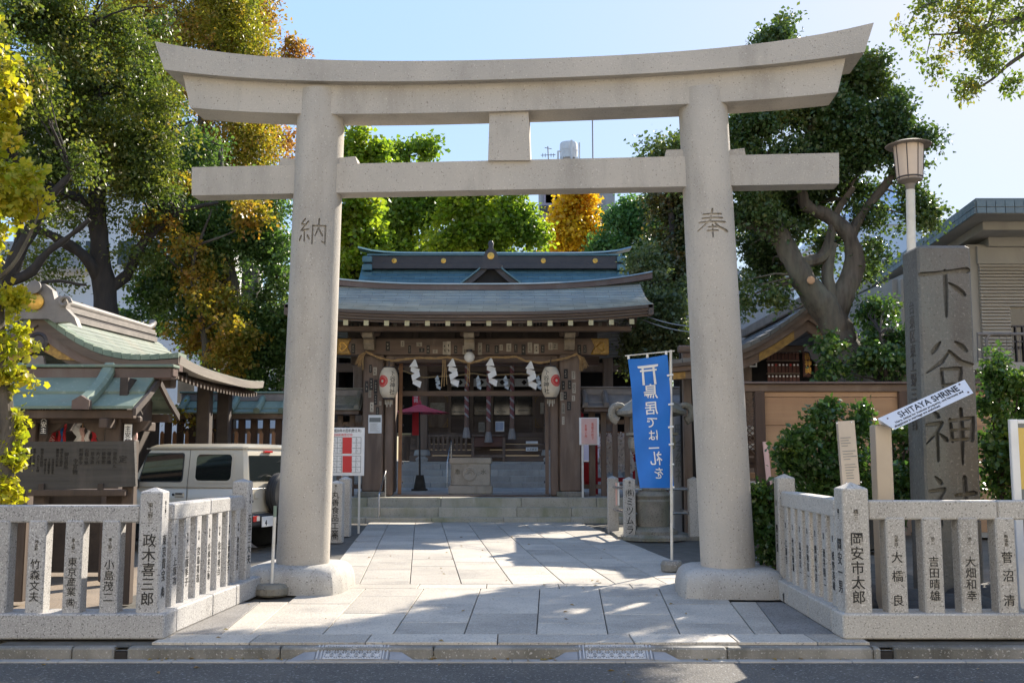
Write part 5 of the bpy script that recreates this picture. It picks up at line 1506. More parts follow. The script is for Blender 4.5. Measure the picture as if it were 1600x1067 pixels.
# ridge with layered tiles
for z0, z1, w, m in ((-.04, .05, .24, mTileG), (.052, .10, .17, mDkCop), (.102, .15, .20, mTileG), (.152, .20, .14, mTileG)):
    mb = MB(); mb.loft([[V((rp0.x + a_, y_, rp0.z + b_ + dz_)) for a_, b_ in ((-w / 2, z0), (w / 2, z0), (w / 2, z1), (-w / 2, z1))] for y_, dz_ in ((YB0 - .02, 0), (YB1 - .4, .13))]); mb.build('ridge_layer', m, bh)
mb = MB(); mb.tube([V((rp0.x, YB0 - .2, rp0.z + .36)), V((rp0.x, YB0 + .5, rp0.z + .27)), V((rp0.x, YB1 - .6, rp0.z + .36)), V((rp0.x, YB1 - .4, rp0.z + .44)), V((rp0.x, YB1 - .35, rp0.z + .5))], [.085, .075, .06, .07, .08], 10); mb.build('ridge_roll', mTileG, bh, True)
mb = MB(); mb.lathe([(.10, 0), (.10, .03), (.05, .04)], (rp0.x, YB0 - .2, rp0.z + .36), 16, Mr_); mb.build('roll_end', mTileG, bh, True)
og = [(-.50, -.30), (-.30, -.34), (-.2, -.28), (.2, -.28), (.30, -.34), (.50, -.32), (.66, -.40), (.60, -.26), (.46, -.12), (.46, .02), (.36, .08), (.28, .02), (.24, .16), (.12, .26), (-.12, .26), (-.24, .16), (-.28, .02), (-.36, .08), (-.46, .02), (-.46, -.12), (-.62, -.22)]
M = frame(V((rp0.x, YB0 - .14, rp0.z + .16)), (1, 0, 0), (0, 0, 1))
mb = MB(); mb.poly(og, M, .16); o = mb.build('ridge_end_ornament', mTileG, bh)
mb = MB(); mb.lathe([(.13, 0), (.13, .03), (.1, .045), (0, .05)], V((rp0.x, YB0 - .142, rp0.z + .14)), 20, Mr_); mb.build('gold_crest', mGold, o, True)
for s in (-1, 1):
    mb = MB(); c = V((rp0.x + s * .44, YB0 - .1, rp0.z + .13)); mb.tube([c + V((math.cos(t) * r_, -.06, math.sin(t) * r_)) for t, r_ in [(q * .5, .10 - q * .006) for q in range(14)]], .03, 6); mb.build('scroll', mTileG, o, True)
# gable: gold plate and hanging carving
M = frame(V((rp0.x, YB0 + .05, rp0.z - .62)), (1, 0, 0), (0, 0, 1))
mb = MB(); mb.poly([(-.62, -.16), (-.30, -.10), (0, .06), (.30, -.10), (.62, -.12), (.44, .06), (.56, .2), (.18, .30), (0, .42), (-.18, .30), (-.56, .2), (-.42, .06)], M, .03); mb.build('gold_plate', mGoldD, bh)
mb = MB(); mb.lathe([(.15, 0), (.15, .03), (.11, .05), (.09, .03), (0, .04)], V((rp0.x, YB0 + .03, rp0.z - .45)), 20, Mr_); mb.build('round_boss', mDkCop, bh, True)
gg = [(-.10, .25), (.10, .25), (.16, .02), (.34, .06), (.42, -.08), (.26, -.12), (.22, -.28), (.08, -.40), (-.08, -.40), (-.22, -.28), (-.26, -.12), (-.42, -.08), (-.34, .06), (-.16, .02)]
M = frame(V((rp0.x - .02, YB0 + .0, rp0.z - .92)), (1, 0, 0), (0, 0, 1))
mb = MB(); mb.poly(gg, M, .07); mb.build('hanging_carving', mTileG, bh)
lb('gable_wall', mShadow, rp0.x - 2.2, rp0.x + 2.0, YB0 + .9, YB0 + 1.0, ze - .2, rp0.z - .75, bh)
lb('tie_beam', mWoodL, rp0.x - 2.1, rp0.x + 1.9, YB0 + .5, YB0 + .75, ze - .35, ze - .1, bh, .02)
lb('hall_body', mWoodB, rp0.x - 1.9, rp0.x + .3, YB0 + 3.6, YB1 - .6, 0, ze - .1, bh)
for x in (rp0.x - 1.7, rp0.x + 1.6):
    for y in (YB0 + 3.3, YB1 - .7): lb('pillar', mWoodB, x - .12, x + .12, y - .12, y + .12, 0, ze + .05, bh, .02)

# ---- roofed votive gallery in front
YGa = 13.2
zr = W(100, 588, YGa).z; zc = W(100, 571, YGa).z; zev = W(100, 634, YGa - .78).z
xr = W(272, 585, YGa).x; xev = W(231, 600, YGa).x
gal = thing('votive_gallery', (-6.0, YGa, 0), 'open wooden gallery with green sheet-copper roof and hanging offerings', 'shelter')
lb('ridge_beam', mCopBr, -14, xr, YGa - .10, YGa + .10, zr - .04, zc - .035, gal, .015)
lb('ridge_capping', mCop, -14, xr + .03, YGa - .13, YGa + .13, zc - .033, zc + .005, gal, .008)
lb('ridge_end_cap', mCopBr, xr + .002, xr + .02, YGa - .09, YGa + .09, zr, zc - .05, gal)
rx1 = W(243, 640, YGa).x
prof = [(.08, zr - .01), (.40, lerp(zr, zev, .52)), (.405, lerp(zr, zev, .52) - .035), (.78, zev)]
for s in (-1, 1):
    for a, b, nm in ((prof[0], prof[1], 'upper_roof_sheet'), (prof[2], prof[3], 'lower_roof_sheet')):
        # one sheet of copper between two ribs
        xs_ = [-14, -11.9, -10.25, -8.6, W(30, 620, YGa).x, W(172, 620, YGa).x]
        xs_ = xs_ + [rx1]
        for x0, x1 in zip(xs_[:-1], xs_[1:]):
            mb = MB(); y0, y1 = YGa + s * a[0], YGa + s * b[0]
            sk = lambda x, q: x
            mb.loft([[V((x0 + .003, y0, a[1])), V((x1 - .003, y0, a[1])), V((x1 - .003, y0, a[1] - .035)), V((x0 + .003, y0, a[1] - .035))], [V((x0 + .003, y1, b[1])), V((x1 - .003, y1, b[1])), V((x1 - .003, y1, b[1] - .035)), V((x0 + .003, y1, b[1] - .035))]])
            mb.build(nm, mCop, gal)
for px in (30, 172, -120, -270):
    x = W(px, 620, YGa).x
    pr = [(.06, zr + .12), (.2, zr - .02), (.40, lerp(zr, zev, .5) + .05), (.62, lerp(zr, zev, .8) + .055), (.84, zev + .045)]
    for k, (p0, p1) in enumerate(zip(pr[:-1], pr[1:])):
        mb = MB(); secs = []
        for (a, z) in (p0, p1):
            y = YGa - a; w = .085
            secs.append([V((x + dx * w, y, z + dz * .055)) for dx, dz in ((-1, -1), (1, -1), (1, .3), (.6, 1), (-.6, 1), (-1, .3))])
        mb.loft(secs); mb.build('rib_tile', mCop, gal)
    mb = MB(); a, z = pr[-1]; w = .105
    mb.loft([[V((x + dx * w, y, z + dz * .07)) for dx, dz in ((-1, -1.3), (1, -1.3), (1, .2), (0, 1.1), (-1, .2))] for y in (YGa - a - .06, YGa - a + .02)]); mb.build('rib_end', mCopBr, gal)
lb('eave_beam', mWoodL, -14, rx1 - .02, YGa - .72, YGa - .60, zev - .15, zev - .045, gal, .01)
lb('eave_beam', mWoodL, -14, rx1 - .02, YGa + .60, YGa + .72, zev - .15, zev - .045, gal, .01)
for px in (72, 200):
    x = W(px, 700, YGa).x
    lb('post', mWoodL, x - .10, x + .10, YGa - .55, YGa - .37, 0, zev - .1, gal, .015)
    xb_ = W(px - 2, 700, YGa + .46).x; lb('post', mWoodL, xb_ - .08, xb_ + .08, YGa + .37, YGa + .55, 0, zev - .1, gal, .015)
    lb('bracket_arm', mWoodL, x - .05, x + .05, YGa - .85, YGa + .85, zev - .27, zev - .152, gal, .01)
    M = frame(V((x, YGa - .46, zev - .3)), (1, 0, 0), (0, 0, 1))
    for s in (-1, 1):
        mb = MB(); mb.poly([(s * .1, -.2), (s * .12, .13), (s * .42, .13), (s * .34, .02), (s * .24, -.02), (s * .2, -.12)][::s], M, .08); mb.build('carved_bracket', mWoodL, gal)
lb('tie_rail', mWoodL, -14, xev + .1, YGa - .52, YGa - .40, W(100, 661, YGa - .46).z, W(100, 650, YGa - .46).z, gal, .02)
lb('back_boards', mWoodB, -14, W(192, 700, YGa + .5).x, YGa + .5, YGa + .56, 0, zev - .3, gal)
# gable end on the right
secs = []
mb = MB()
for s in (-1, 1):
    pts_ = [V((rx1 + .01, YGa + s * .02, zr - .03)), V((rx1 + .01, YGa + s * .4, lerp(zr, zev, .52) - .03)), V((rx1 + .01, YGa + s * .82, zev - .03))]
    mb.loft([[p + V((0, 0, -.09)), p + V((.04, 0, -.09)), p + V((.04, 0, 0)), p] for p in pts_])
mb.build('gable_bargeboard', mWoodB, gal)
lb('gable_wall', mWoodB, rx1 - .3, rx1 - .2, YGa - .45, YGa + .45, zev - .2, zr - .05, gal)
# name plates on the posts
for px, py, s, h in ((69, 658, '納大安主', .075), (200, 679, '主安北', .075)):
    p = W(px, py, YGa - .56); hh = h * len(s) * .56
    t = lb('name_plate', mPaper if px > 100 else mStkD, p.x - .045, p.x + .045, YGa - .57, YGa - .552, p.z - hh, p.z + hh, gal)
    letter(vert(s), frame(V((p.x, YGa - .572, p.z)), (1, 0, 0), (0, 0, 1)), h, mBlack if px > 100 else mPaper, t, .004, .002)
# hanging offerings
def hang(px, py0, py1, w, m, nm, label, cat, Y=YGa - .1, wavy=.0):
    a = W(px, py0, Y); b = W(px, py1, Y)
    t = thing(nm, V((b.x, Y, b.z)), label, cat, 'offerings hung in the votive gallery')
    n = 8; L = []; 
    for i in range(n + 1):
        z = lerp(a.z, b.z, i / n); x = a.x + math.sin(i * 1.3 + px) * wavy; ww = w * (.9 + .15 * math.sin(i * 2 + px))
        L.append([V((x - ww / 2, Y + math.sin(i + px) * .015, z)), V((x, Y - .02, z)), V((x + ww / 2, Y + math.cos(i) * .015, z)), V((x + ww / 2, Y + .02, z)), V((x, Y + .01, z)), V((x - ww / 2, Y + .03, z))])
    mb = MB(); mb.loft(L); mb.build('cloth' if m is not mPaper else 'paper_bundle', m, t)
    mb = MB(); mb.tube([a, a + V((0, 0, .2))], .008, 4); mb.build('string', mRope, t)
    return t
hang(41, 660, 700, .09, mRed, 'red_banner', 'narrow red banner at the far left of the gallery', 'banner', wavy=.005)
t = hang(80, 664, 700, .13, mRed, 'red_banner', 'broad red banner with white script right of the gallery post', 'banner', wavy=.004)
p = W(80, 680, YGa - .13); letter(vert('下谷'), frame(p, (1, 0, 0), (0, 0, 1)), .11, mPink, t, 0, .002)
hang(93, 666, 700, .06, mRed, 'red_banner', 'thin red banner second from the gallery post', 'banner', wavy=.004)
hang(97.5, 668, 700, .04, mBag, 'blue_streamer', 'thin blue streamer between two red banners', 'streamer', wavy=.006)
hang(101, 662, 700, .035, mRed, 'red_banner', 'very thin red streamer beside the blue one', 'banner', wavy=.006)
hang(122, 660, 704, .11, mPaper, 'paper_bundle', 'bulky white paper bundle hanging at the gallery middle', 'paper bundle', wavy=.03)
hang(129, 668, 704, .06, mPink, 'pink_bundle', 'peach coloured hanging bundle right of the bulky white one', 'paper bundle', wavy=.01)
hang(138, 664, 704, .06, mPaper, 'paper_bundle', 'slim white twisted bundle left of the bright red banner', 'paper bundle', wavy=.02)
hang(148.5, 664, 702, .085, mRed, 'red_banner', 'bright red banner in the right half of the gallery', 'banner', wavy=.003)
hang(157, 664, 704, .07, mStkD, 'dark_bundle', 'dark spotted bundle right of the bright red banner', 'paper bundle', wavy=.015)
hang(168, 660, 672, .10, mPaper, 'paper_bundle', 'short white paper bundle at the right end of the gallery', 'paper bundle', wavy=.01)
hang(170, 672, 704, .06, mBag, 'blue_streamer', 'blue streamer under the short white bundle', 'streamer', wavy=.01)
hang(210, 662, 704, .07, mPink, 'pink_bundle', 'faded lilac and white bundle on the outer gallery post', 'paper bundle', wavy=.015)

# ---- copper roofed picket wall behind the car
YP = 21.8
pkx = lambda px, Y=YP: W(px, 700, Y).x
pz = lambda py, Y=YP: W(350, py, Y).z
t = roofed_wall('roofed_wall', 'dark picket wall with green copper ridge roof behind the parked car', pkx(282), pkx(452), YP, pz(626), pz(644, YP - .5), .55, mCop, [pkx(px) for px in (292, 330, 370, 410, 448)],
                [(pkx(262 + 19.2 * k), .14) for k in range(11)], 0.0, True, None, pz(653), mWoodPk)
for k in range(11):
    if k % 1 == 0:
        x = pkx(252 + 19.4 * k, 21.2)
        mb = MB(); z1 = W(350, 673.5, 21.2).z
        mb.loft([[V((x - .035, 21.2, 0)), V((x + .035, 21.2, 0)), V((x + .035, 21.25, 0)), V((x - .035, 21.25, 0))], [V((x - .035, 21.2, z1 - .05)), V((x + .035, 21.2, z1 - .05)), V((x + .035, 21.25, z1 - .05)), V((x - .035, 21.25, z1 - .05))], [V((x - .008, 21.2, z1)), V((x + .008, 21.2, z1)), V((x + .008, 21.25, z1)), V((x - .008, 21.25, z1))]])
        mb.build('pointed_picket', mWoodO, t)
lb('picket_rail', mWoodO, pkx(240, 21.2), pkx(465, 21.2), 21.26, 21.31, 1.55, 1.62, t)
ww = thing('white_panel_wall', (pkx(415, 23), 23.4, 0), 'plain white panel wall seen between the pickets', 'wall')
lb('panel', mWallW, pkx(368, 23.4), pkx(520, 23.4), 23.4, 23.5, 0, W(400, 643, 23.4).z, ww)
# carved stone ball seen at the left edge of the left column
# ---- notice board
YN = 10.7
c = [W(15, 690, YN), W(211, 689, YN), W(213.5, 759.5, YN), W(19, 768, YN)]
nb = thing('wooden_notice_board', V(((c[0].x + c[1].x) / 2, YN, 0)), 'dark silvered timber notice board with faint ink columns on posts', 'notice board')
mb = MB(); mb.loft([[p + V((0, -.03, 0)) for p in c], [p + V((0, .03, 0)) for p in c]]); mb.build('board', mBoard, nb)
cx = lambda px, py: W(px, py, YN - .032)
M = frame(cx(192, 717), (1, 0, 0), (0, 0, 1)); letter('定', M, .085, mInkF, nb, .006, .003)
colt = [(180, 700, '一車馬入ル', .043), (171, 700, '一樹木柵', .043), (162.5, 700, '一建物惣', .043), (154, 700, '一火ノ元', .043), (145, 700, '一昆虫魚', .043), (136, 700, '右條々堅', .043), (127, 700, '昭和奉令', .043), (118, 716, '令宮物', .055), (104, 706, '御社務所', .044), (96.5, 700, '神社本庁規定', .032), (90, 700, '御祭神大年神', .032), (83, 716, '日本武尊命也', .027), (77, 716, '下谷稲荷町也', .027), (71, 716, '例大祭五月十', .027), (66, 700, '明治五年村社', .032), (60, 710, '大正十二年焼', .030),
        (54, 700, '昭和九年再建立', .027), (48, 700, '本社神輿都内最大', .024), (42, 702, '寄席発祥之地碑文', .024), (36, 700, '横山大観画伯天井', .024), (30, 700, '上野広小路社殿前', .024), (25, 702, '台東区東上野三丁', .024)]
for px, py, s, h in colt:
    a = cx(px, py); letter(vert(s), frame(V((a.x, a.y, a.z - h * len(s) * .5)), (1, 0, 0), (0, 0, 1)), h, mInkF, nb, .002, .0025, res=1)
for px in (62, 200): 
    x = W(px, 800, YN + .08).x; lb('post', mWoodL, x - .06, x + .06, YN + .04, YN + .16, 0, W(100, 770 if px < 100 else 690, YN).z + .02, nb, .01)
for px in (30, 182): x = W(px, 800, YN + .3).x; lb('post', mWoodL, x - .1, x + .1, YN + .25, YN + .42, 0, W(100, 768, YN).z, nb, .01)
lb('ledge', mWoodL, W(45, 768, YN).x, W(198, 768, YN).x, YN - .06, YN + .3, W(100, 770, YN).z - .03, W(100, 764.5, YN).z - .0, nb, .008)
for px in (68, 160): x = W(px, 760, YN).x; lb('clamp', mWoodB, x - .03, x + .03, YN - .06, YN - .035, W(100, 766, YN).z, W(100, 755, YN).z, nb, .004)

# ---- parked car
cc = G(384, 864)
ang = R(180 - 18)
cR = cc
fw = V((math.cos(ang), math.sin(ang), 0)); lf = V((-fw.y, fw.x, 0))       # forward, left (towards the camera)
org = cR + fw * 1.65 - lf * .7375
car = thing('parked_car', org, 'boxy champagne off-road car parked behind the left stone fence', 'car', None, ang)
def cm_(nm, m, mb, par=None, smooth=True): return mb.build(nm, m, par or car, smooth, local=True)
def section(x, pts): return [V((x, y, z)) for y, z in pts]
W2 = .7375
def body_sec(x, zb, zt, w, rt=.05): return section(x, [(-w + .03, zb), (w - .03, zb), (w, zb + .05), (w, .70), (w - .012, zt - rt), (w - rt, zt), (-w + rt, zt), (-w + .012, zt - rt), (-w, .70), (-w, zb + .05)])
mb = MB(); mb.loft([body_sec(x, zb, zt, w) for x, zb, zt, w in ((-1.64, .58, 1.0, W2 - .02), (-1.60, .42, 1.03, W2), (-1.2, .42, 1.03, W2), (.55, .42, 1.03, W2), (.75, .42, 1.02, W2), (1.55, .45, .98, W2 - .02), (1.66, .5, .9, W2 - .06))]); cm_('body', mCar, mb)
def cab(x0, x1, z, w): return [V((x0, -w, z)), V((x1, -w, z)), V((x1, w, z)), V((x0, w, z))]
mb = MB()
secs = []
for z, x0, x1, w in ((1.02, -1.62, .62, W2 - .01), (1.10, -1.615, .58, W2 - .015), (1.58, -1.56, .33, W2 - .065), (1.64, -1.54, .28, W2 - .075)):
    r = .05
    secs.append([V(p) for p in ((x0 + r, -w, z), (x1 - r, -w, z), (x1, -w + r, z), (x1, w - r, z), (x1 - r, w, z), (x0 + r, w, z), (x0, w - r, z), (x0, -w + r, z))])
mb.loft(secs); cm_('cabin', mCar, mb)
secs = []
for z, x0, x1, w in ((1.642, -1.57, .30, W2 - .055), (1.67, -1.57, .30, W2 - .055), (1.71, -1.48, .22, W2 - .12), (1.725, -1.3, .1, W2 - .25)):
    r = .06
    secs.append([V(p) for p in ((x0 + r, -w, z), (x1 - r, -w, z), (x1, -w + r, z), (x1, w - r, z), (x1 - r, w, z), (x0 + r, w, z), (x0, w - r, z), (x0, -w + r, z))])
mb = MB(); mb.loft(secs); cm_('roof', mCar, mb)
def side_pt(x, z, s=1, e=.004):
    f = (z - 1.10) / (1.58 - 1.10); w = lerp(W2 - .015, W2 - .065, f) if z > 1.05 else W2
    return V((x, s * (w + e), z))
def rrect(x0, x1, z0, z1, r=.05, sl0=0.0, sl1=0.0):
    P = []
    for cx_, cz_, a0 in ((x1 - r, z1 - r, 0), (x0 + r, z1 - r, 90), (x0 + r, z0 + r, 180), (x1 - r, z0 + r, 270)):
        for k in range(5):
            a = R(a0 + k * 22.5); P.append([cx_ + r * math.cos(a), cz_ + r * math.sin(a)])
    for p in P:
        f = (p[1] - z0) / (z1 - z0)
        p[0] += lerp(sl1, 0, f) * ((p[0] - x0) / (x1 - x0)) + 0
    return P
def panel(nm, m, P, s, e, par=None, th=.006):
    a = [side_pt(p[0], p[1], s, e) for p in P]; b = [p - V((0, s * th, 0)) for p in a]
    if s < 0: a = a[::-1]; b = b[::-1]
    mb = MB(); mb.loft([b, a]); return cm_(nm, m, mb, par, False)
for s in (1, -1):
    d = panel('window_frame', mPlast, rrect(-.42, .32, 1.10, 1.575, .05, 0, .12), s, .004)
    panel('pane', mGlass, rrect(-.40, .30, 1.12, 1.555, .045, 0, .115), s, .0065, d)
    d = panel('window_frame', mCar, rrect(-1.36, -.62, 1.09, 1.58, .08), s, .008)
    panel('pane', mGlass, rrect(-1.32, -.66, 1.13, 1.55, .07), s, .011, d)
    # door seam and swage line
    mb = MB(); mb.box(-.525, -.517, s * W2 - .003, s * W2 + .002, .5, 1.03); mb.tube([side_pt(-.521, 1.03, s, .001), side_pt(-.521, 1.63, s, .001)], .004, 4); mb.tube([side_pt(.62, .55, s, .001), side_pt(.62, 1.0, s, .001)], .004, 4); cm_('door_seam', mPlast, mb)
    o_ = MB(); o_.box(-.46, -.29, s * W2 - .01, s * W2 + .008, .86, .93, .008); o_ = cm_('door_handle', mCar, o_)
    mb = MB(); mb.box(-.44, -.31, s * W2 + .008, s * W2 + .016, .905, .925, .004); cm_('handle_grip', mPlast, mb, o_)
    mb = MB(); mb.lathe([(.022, 0), (.02, .006), (0, .008)], (-.26, s * W2, .9), 12, Matrix.Rotation(-s * R(90), 4, 'X')); cm_('keyhole', mPlast, mb)
    mb = MB(); mb.box(.36, .48, s * W2 + .02, s * W2 + .2, .98, 1.16, .03); o_ = cm_('wing_mirror', mPlast, mb)
    mb = MB(); mb.tube([V((-1.6, s * (W2 - .03), 1.645)), V((.3, s * (W2 - .03), 1.645))], .012, 6); cm_('rain_gutter', mCar, mb)
    for wx_, in ((1.12,), (-1.1,)):
        wc = V((wx_, s * (W2 - .09), .335))
        Mw = Matrix.Rotation(R(90), 4, 'X')
        w_ = MB(); w_.lathe([(.20, -.09), (.30, -.09), (.325, -.075), (.338, -.04), (.338, .04), (.325, .075), (.30, .09), (.20, .09)], wc, 28, Mw); wo = cm_('wheel', mRub, w_)
        mb = MB(); mb.lathe([(.2, -.06), (.19, -.03), (.12, .0), (.0, .0)], wc, 20, Mw if s > 0 else Mw @ Matrix.Rotation(R(180), 4, 'X')); cm_('rim', mCastL, mb, wo)
        mb = MB()
        for k in range(14): mb.tube([wc + V((math.cos(a) * .30, -.085, math.sin(a) * .30)) if False else wc + V((math.cos(a) * .333, -.07, math.sin(a) * .333)) , wc + V((math.cos(a + .06) * .341, .07, math.sin(a + .06) * .341))], .012, 4) if False else None
        # flared arch
        mb = MB(); mb.tube([wc + V((math.cos(a) * .43, s * .075, math.sin(a) * .43)) for a in [R(8 + q * 16.4) for q in range(11)]], .045, 8); cm_('wheel_arch', mCar, mb)
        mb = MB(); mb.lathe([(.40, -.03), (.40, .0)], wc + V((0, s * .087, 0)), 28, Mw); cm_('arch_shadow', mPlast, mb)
mb = MB(); mb.box(-1.74, -1.55, -W2 + .02, W2 - .02, .40, .60, .03); cm_('rear_bumper', mPlast, mb)
mb = MB(); mb.box(1.6, 1.74, -W2 + .02, W2 - .02, .38, .58, .03); cm_('front_bumper', mPlast, mb)
for s in (1, -1):
    mb = MB(); y0, y1 = sorted((s * (W2 - .03), s * (W2 - .19))); mb.box(-1.755, -1.738, y0, y1, .485, .575, .006); o_ = cm_('tail_lamp', mTailR, mb)
    y0, y1 = sorted((s * (W2 - .12), s * (W2 - .22))); mb = MB(); mb.box(-1.758, -1.736, y0, y1, .49, .57, .006); cm_('clear_lens', mTailW, mb, o_)
mb = MB(); mb.box(-1.647, -1.64, -.58, .58, 1.14, 1.50, .004) if False else mb.loft([[V((-1.622, .62, 1.12)), V((-1.622, -.62, 1.12)), V((-1.575, -.60, 1.53)), V((-1.575, .60, 1.53))], [V((-1.612, .62, 1.12)), V((-1.612, -.62, 1.12)), V((-1.565, -.60, 1.53)), V((-1.565, .60, 1.53))]]); cm_('rear_window', mGlass, mb)
mb = MB(); mb.box(-1.60, -1.565, .02 - .1, .18, 1.575, 1.61, .006); cm_('brake_light', mTailR, mb)
mb = MB(); mb.box(-1.652, -1.638, -.70, .66, .62, .624); mb.box(-1.652, -1.636, .655, .66, .62, 1.0); cm_('tailgate_seam', mPlast, mb)
mb = MB(); mb.box(-1.655, -1.64, .40, .52, .84, .92, .006); cm_('tailgate_handle', mCar, mb)
mb = MB(); mb.lathe([(.022, 0), (.02, .008), (0, .01)], (-1.645, .58, .8), 10, Matrix.Rotation(-R(90), 4, 'Y')); cm_('keyhole', mPlast, mb)
Mw = Matrix.Rotation(R(90), 4, 'Y')
mb = MB(); mb.lathe([(.10, -.09), (.30, -.09), (.335, -.06), (.345, 0), (.335, .06), (.30, .09), (.10, .09)], (-1.76, -.06, .90), 32, Mw); o_ = cm_('spare_tyre', mRub, mb)
mb = MB()
for x_ in (-.045, 0, .045): mb.lathe([(.347, x_ - .006), (.349, x_), (.347, x_ + .006)], (-1.76, -.06, .90), 32, Mw)
cm_('tread_groove', mPlast, mb, o_)
mb = MB(); mb.box(-1.765, -1.75, .12, .46, .36, .53, .004) if False else mb.box(-1.768, -1.752, .14, .47, .39, .555, .004); o_ = cm_('number_plate', mPaper, mb)
Mp = frame(V((-1.77, .36, .455)), (0, -1, 0), (0, 0, 1)); me = letter('4', Mp, .12, mBlack, None, .01, .003); me.parent = o_
# far-left carved round stone beside the column

# ================================================================== RIGHT SIDE
# ---- dark name monument
YM = 10.35
mc = [W(1433, 383, YM), W(1516, 383, YM), W(1533, 782, YM), W(1447, 782, YM)]
mon = thing('stone_monument', V(((mc[2].x + mc[3].x) / 2, YM + .2, 0)), 'tall dark stone monument carved with four large shrine characters', 'monument')
zt_ = mc[0].z; zb_ = 0.0
def ext(a, b, z): t = (z - a.z) / (b.z - a.z); return V((lerp(a.x, b.x, t), YM, z))
b0, b1 = ext(mc[0], mc[3], -.05), ext(mc[1], mc[2], -.05); t0, t1 = ext(mc[0], mc[3], zt_), ext(mc[1], mc[2], zt_)
dep = V((-.02, .40, 0))
mb = MB()
ch = .02
def mring(f, ins, zz):
    a = b0.lerp(t0, f); b = b1.lerp(t1, f); a = V((a.x + ins, YM + ins, zz)); b = V((b.x - ins, YM + ins, zz))
    c = V((b.x, YM + .42 - ins, zz)); d = V((a.x - .0, YM + .42 - ins, zz))
    return [a + V((ch, 0, 0)), b - V((ch, 0, 0)), b + V((0, ch, 0)), c - V((0, ch, 0)), c - V((ch, 0, 0)), d + V((ch, 0, 0)), d - V((0, ch, 0)), a + V((0, ch, 0))]
mb.loft([mring(0, 0, -.05), mring(.33, 0, lerp(-.05, zt_, .33)), mring(.66, 0, lerp(-.05, zt_, .66)), mring(1, 0, zt_ - .03), mring(1, .03, zt_)])
slabM = mb.build('slab', mStele, mon)
for g, px, py, h in (('下', 1478, 456, .50), ('谷', 1486, 570, .50), ('神', 1488, 680, .52), ('社', 1492, 783, .50)):
    a = W(px, py, YM); cut_text(slabM, g, frame(V((a.x, YM, a.z)), (1, 0, -.0), (0, 0, 1)), h, .05, 1.4)
mSideT = mat('side_letter_stone', (.075, .068, .06), bump=.1)
# faint side inscription
a = W(1422, 600, YM + .2)
Ms = frame(V((b0.lerp(t0, .5).x - .001, YM + .2, 2.6)), (0, -1, 0), (0, 0, 1))
letter(vert('台東区東上野三丁目'), frame(V((b0.lerp(t0, .62).x - .002, YM + .2, 2.45)), (0, -1, 0), (.02, 0, 1)), .15, mSideT, mon, 0, .004, name='side_inscription')
rk_ = thing('rock_mound', (4.6, 10.4, 0), 'low dark rocky mound around the foot of the monument', 'rock')
r_ = random.Random(11)
for k in range(16):
    c_ = V((r_.uniform(3.2, 6.4), r_.uniform(9.5, 10.9), 0)); s_ = r_.uniform(.22, .42); secs = []
    for z, q in ((-.05, 1), (.1, 1.02), (.22, .8), (.3, .4)):
        secs.append([c_ + V((math.cos(t) * s_ * q * (1 + .25 * math.sin(3 * t + k)), math.sin(t) * s_ * q * .8 * (1 + .2 * math.cos(2 * t + k)), z * s_ * 2.2)) for t in [j * math.pi / 6 for j in range(12)]])
    mb = MB(); mb.loft(secs); mb.build('rock', mRock if k else mRock, rk_, True) if k else None
    if k == 0:
        mRock = mat('dark_rock', (.06, .057, .052), (.035, .033, .03), 5, bump=.8, bs=10); mb.build('rock', mRock, rk_, True)

# ---- lamp post
YL = 12.2
p = W(1424, 390, YL); lx = p.x
lp = thing('lamp_post', V((W(1430, 700, YL).x, YL, 0)), 'white pole lamp with tapered translucent shade and disc cap', 'lamp post')
zb_ = W(1424, 268 + 14, YL).z; 
mb = MB(); mb.tube([V((lp.location.x, YL, 0)), V((lx, YL, p.z)), V((W(1422.5, 300, YL).x, YL, W(1422.5, 297, YL).z))], .053, 14); mb.build('pole', mPipe, lp, True)
lc = W(1422, 290, YL); k_ = (W(1432, 290, YL) - W(1422, 290, YL)).length / 10
z1, z0 = W(1422, 229, YL).z, W(1422, 281, YL).z
c_ = (lc.x, YL, 0)
mb = MB(); mb.lathe([(6 * k_, z0 - 16 * k_), (8 * k_, z0 - 7 * k_), (14 * k_, z0 - 4 * k_), (18.5 * k_, z0 - 2 * k_), (19 * k_, z0)], c_, 28); mb.build('base_cup', mTileG, lp, True)
mb = MB(); mb.lathe([(19 * k_, z0), (22.5 * k_, z1)], c_, 32); mb.build('shade', mLampSh, lp, True)
mb = MB(); mb.lathe([(23 * k_, z1 - .002), (34 * k_, z1 + 0 * k_), (35 * k_, z1 + 1.5 * k_), (24 * k_, z1 + 5.5 * k_), (8 * k_, z1 + 8 * k_), (0, z1 + 8.2 * k_)], c_, 36); mb.build('disc_cap', mTileG, lp, True)
for j in range(8):
    a = j * math.pi / 4 + .3
    mb = MB(); mb.tube([V((lc.x + math.cos(a) * 19.3 * k_, YL + math.sin(a) * 19.3 * k_, z0)), V((lc.x + math.cos(a) * 22.8 * k_, YL + math.sin(a) * 22.8 * k_, z1))], .006, 5); mb.build('rib', mDkCop, lp)
mb = MB(); mb.lathe([(19.4 * k_, z0 + 1 * k_), (19.9 * k_, z0 + 3 * k_), (19.3 * k_, z0 + 4 * k_)], c_, 32); mb.build('band', mDkCop, lp, True)

